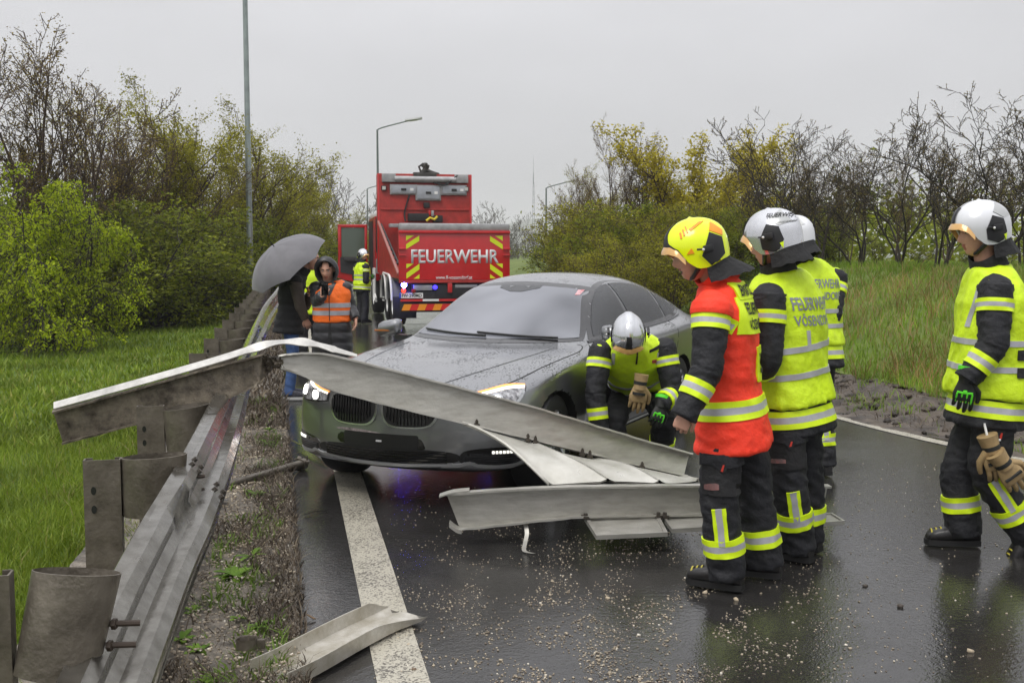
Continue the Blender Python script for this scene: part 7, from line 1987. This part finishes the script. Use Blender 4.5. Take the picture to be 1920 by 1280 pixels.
def cup(lo): return [[can(2 * PI * j / nq, max(.003, i / 12)) - axu * lo for j in range(nq)] for i in range(13)]
MB().rings(cup(0) + list(reversed(cup(.003))), cap=False).build('canopy', UMB, um, 25)
for k in range(8):
    q = 2 * PI * k / 8; MB().tube([can(q, i / 8) - axu * .008 for i in range(9)], .004, 5).build('rib', CHASS, um, 40)
    MB().tube([ap2 - axu * .32, can(q, .52) - axu * .010], .003, 5).build('stretcher', CHASS, um, 40)
MB().tube([ap2 + axu * .07, ap2, Vector((0, 0, 0))], [.003, .006, .008], 8).build('shaft', CHASS, um, 40)
MB().tube(cat3([axu * .05, -axu * .10, -axu * .15 + e2 * .02, -axu * .15 + e2 * .055, -axu * .11 + e2 * .065], 4), .013, 8).build('handle', mat('handle_wood', (.45, .22, .04), .4), um, 40)

# ---- bystander in the orange vest ----------------------------------------------
Yo = 12.0
J = std(at(624, 700, Yo).x, Yo, 274, .97)
J['head'] = at(613, 505, Yo - .10); J['neck'] = at(616, 533, Yo)
px_j(J, elbr=(596, 565, Yo - .10), wrir=(604, 553, Yo - .28), elbl=(655, 575, Yo + .05), wril=(667, 597, Yo - .05), shol=(645, 540, Yo), shor=(594, 540, Yo))
J['hdr'] = Vector((.25, -.2, 1)); J['hnr'] = Vector((.5, 1, 0)); J['hcr'] = .8; J['hdl'] = Vector((.05, -.1, -1))
ro = person(J, 'man in dark hooded quilted coat and orange safety vest looking at his phone', None, 268, 22, hands='lr')
COAT = mat('quilted_coat', (.022, .022, .025), .45, var=.25, vscale=9, sheen=.1)
legs(J, ro, NAVY2, seed=61.0, r_=((.09, .1), (.075, .08), (.065, .07), (.06, .065)), vox=.016); 
for k in 'lr': boot(J, k, ro, shoe=True)
COATP = ((-.40, .235, .19), (-.175, .225, .18), (-.02, .212, .165), (.12, .20, .155), (.30, .215, .160), (.41, .212, .145), (.495, .165, .112), (.555, .085, .080))
def quilt2(me):
    for v in me.vertices: v.co += Vector(v.normal) * (.014 * abs(math.sin(v.co.z * PI / .115)) - .008)
jk = jacket(J, ro, COAT, COATP, 'quilted_coat', .006, 62.0, COAT, 0, .014, quilt2)
b = bvh_of(jk.data); proj_poly('coat_opening', [[(-.004, .0), (.004, .0), (.03, -.48), (-.03, -.48)]], J['waist'] - J['O'] - Vector((0, .6, 0)), (1, 0, 0), (0, 0, 1), (0, 1, 0), b, .004, TXTD, jk, .04, .003, 1.2)
for k in 'lr': sleeve(J, ro, k, COAT, (.082, .075, .064, .052), .010, 63.0)
VO = ((.0, .225, .175), (.12, .216, .168), (.30, .225, .170), (.41, .205, .155), (.49, .15, .122))
vs = jacket(J, ro, ORC, VO, 'safety_vest', .006, 64.0, None, 0, .014, None, 9, 0, 0)
for u_ in (.02, .42): band('silver_band', vs, J['O'], J['waist'].lerp(J['chest'], u_ - .12), Vector((0, 0, 1)), J['L'], .026, vs, mats=(STAPE,), fr=(-1, 1), off=.005)
b = bvh_of(vs.data)
proj_poly('vest_opening', [[(-.135, .30), (.135, .30), (.012, .02), (-.012, .02)]], J['chest'] - J['O'] - Vector((0, .6, .06)), (1, 0, 0), (0, 0, 1), (0, 1, 0), b, .004, COAT, vs, .03, .003, 1.2)
proj_poly('vest_seam', [[(-.004, .02), (.004, .02), (.004, -.26), (-.004, -.26)]], J['chest'] - J['O'] - Vector((0, .6, .06)), (1, 0, 0), (0, 0, 1), (0, 1, 0), b, .007, TXTD, vs, .03, .003, 1.2)
# hood: open shell round the face
mb = MB(); rows = []; HM = J['HM']; hc = J['head'] - J['O']
for i in range(15):
    t = i / 14; a = R(62 + 118 * t); row = []       # rings from the face opening to the back of the head
    x = .135 * math.cos(a); r_ = math.sin(a)
    for j in range(28):
        q = 2 * PI * j / 28
        row.append(hc + HM @ Vector((x + .02, .135 * max(.02, r_) * math.cos(q), .160 * max(.02, r_) * math.sin(q) - .005 + .012 * math.sin(3 * t * PI))))
    rows.append(row)
inn = [[hc + HM @ Vector((.02, 0, 0)) + (p - hc - HM @ Vector((.02, 0, 0))) * .90 for p in r0] for r0 in rows]
mb.rings(list(reversed(inn)) + [[hc + HM @ Vector((.02, 0, 0)) + (p - hc - HM @ Vector((.02, 0, 0))) * 1.03 for p in rows[0]]] + rows, cap=False)
hd = mb.build('hood', COAT, ro, 60)
wrinkle(hd.data, .006, (14, 14, 20), 3.0)
ph = tag(empty('phone', at(609, 541, Yo - .33)), 'black phone held up by the man in the orange vest', 'phone')
MB().box((0, 0, 0), (.075, .010, .15), (.15, .0, .25), .004).build('case', GLOSSB, ph, 30); MB().box((.012, -.007, .055), (.02, .004, .02), (.15, 0, .25), .0015).build('camera_bump', CHASS, ph, 30)

# ---- two firefighters further back ---------------------------------------------
J = std(at(580, 600, 16.5).x, 16.5, 285, .98)
rh = person(J, 'firefighter in yellow jacket half hidden between umbrella and orange vest', GF, 285, 5, hands='lr')
legs(J, rh, NAVY, seed=71.0, vox=.02); jk = jacket(J, rh, HIVIS, seed=72.0, collar=NAVY2, vox=.02)
for k in 'lr': s_ = sleeve(J, rh, k, HIVIS, seed=73.0); boot(J, k, rh)
for t in (.0, .55): band('silver_band', jk, J['O'], J['pelvis'].lerp(J['waist'], t * 2), Vector((0, 0, 1)), J['L'], .026, jk, mats=(STAPE,), fr=(-1, 1))
helmet(rh, J['head'] + J['HM'] @ Vector((-.008, 0, .018)), J['HM'], 'silver', J['O'], detail=False)
Yt = 26.0
J = std(at(679, 560, Yt).x, Yt, 40, .98)
px_j(J, elbr=(686, 528, Yt - .2), wrir=(692, 519, Yt + .1)); J['hdr'] = Vector((1, .3, .2))
rt, tr, jk, sl, vs = vested(J, 'firefighter with silver helmet standing at the open truck door', 330, 4, 'silver', 81.0, text=False, vox=.022)
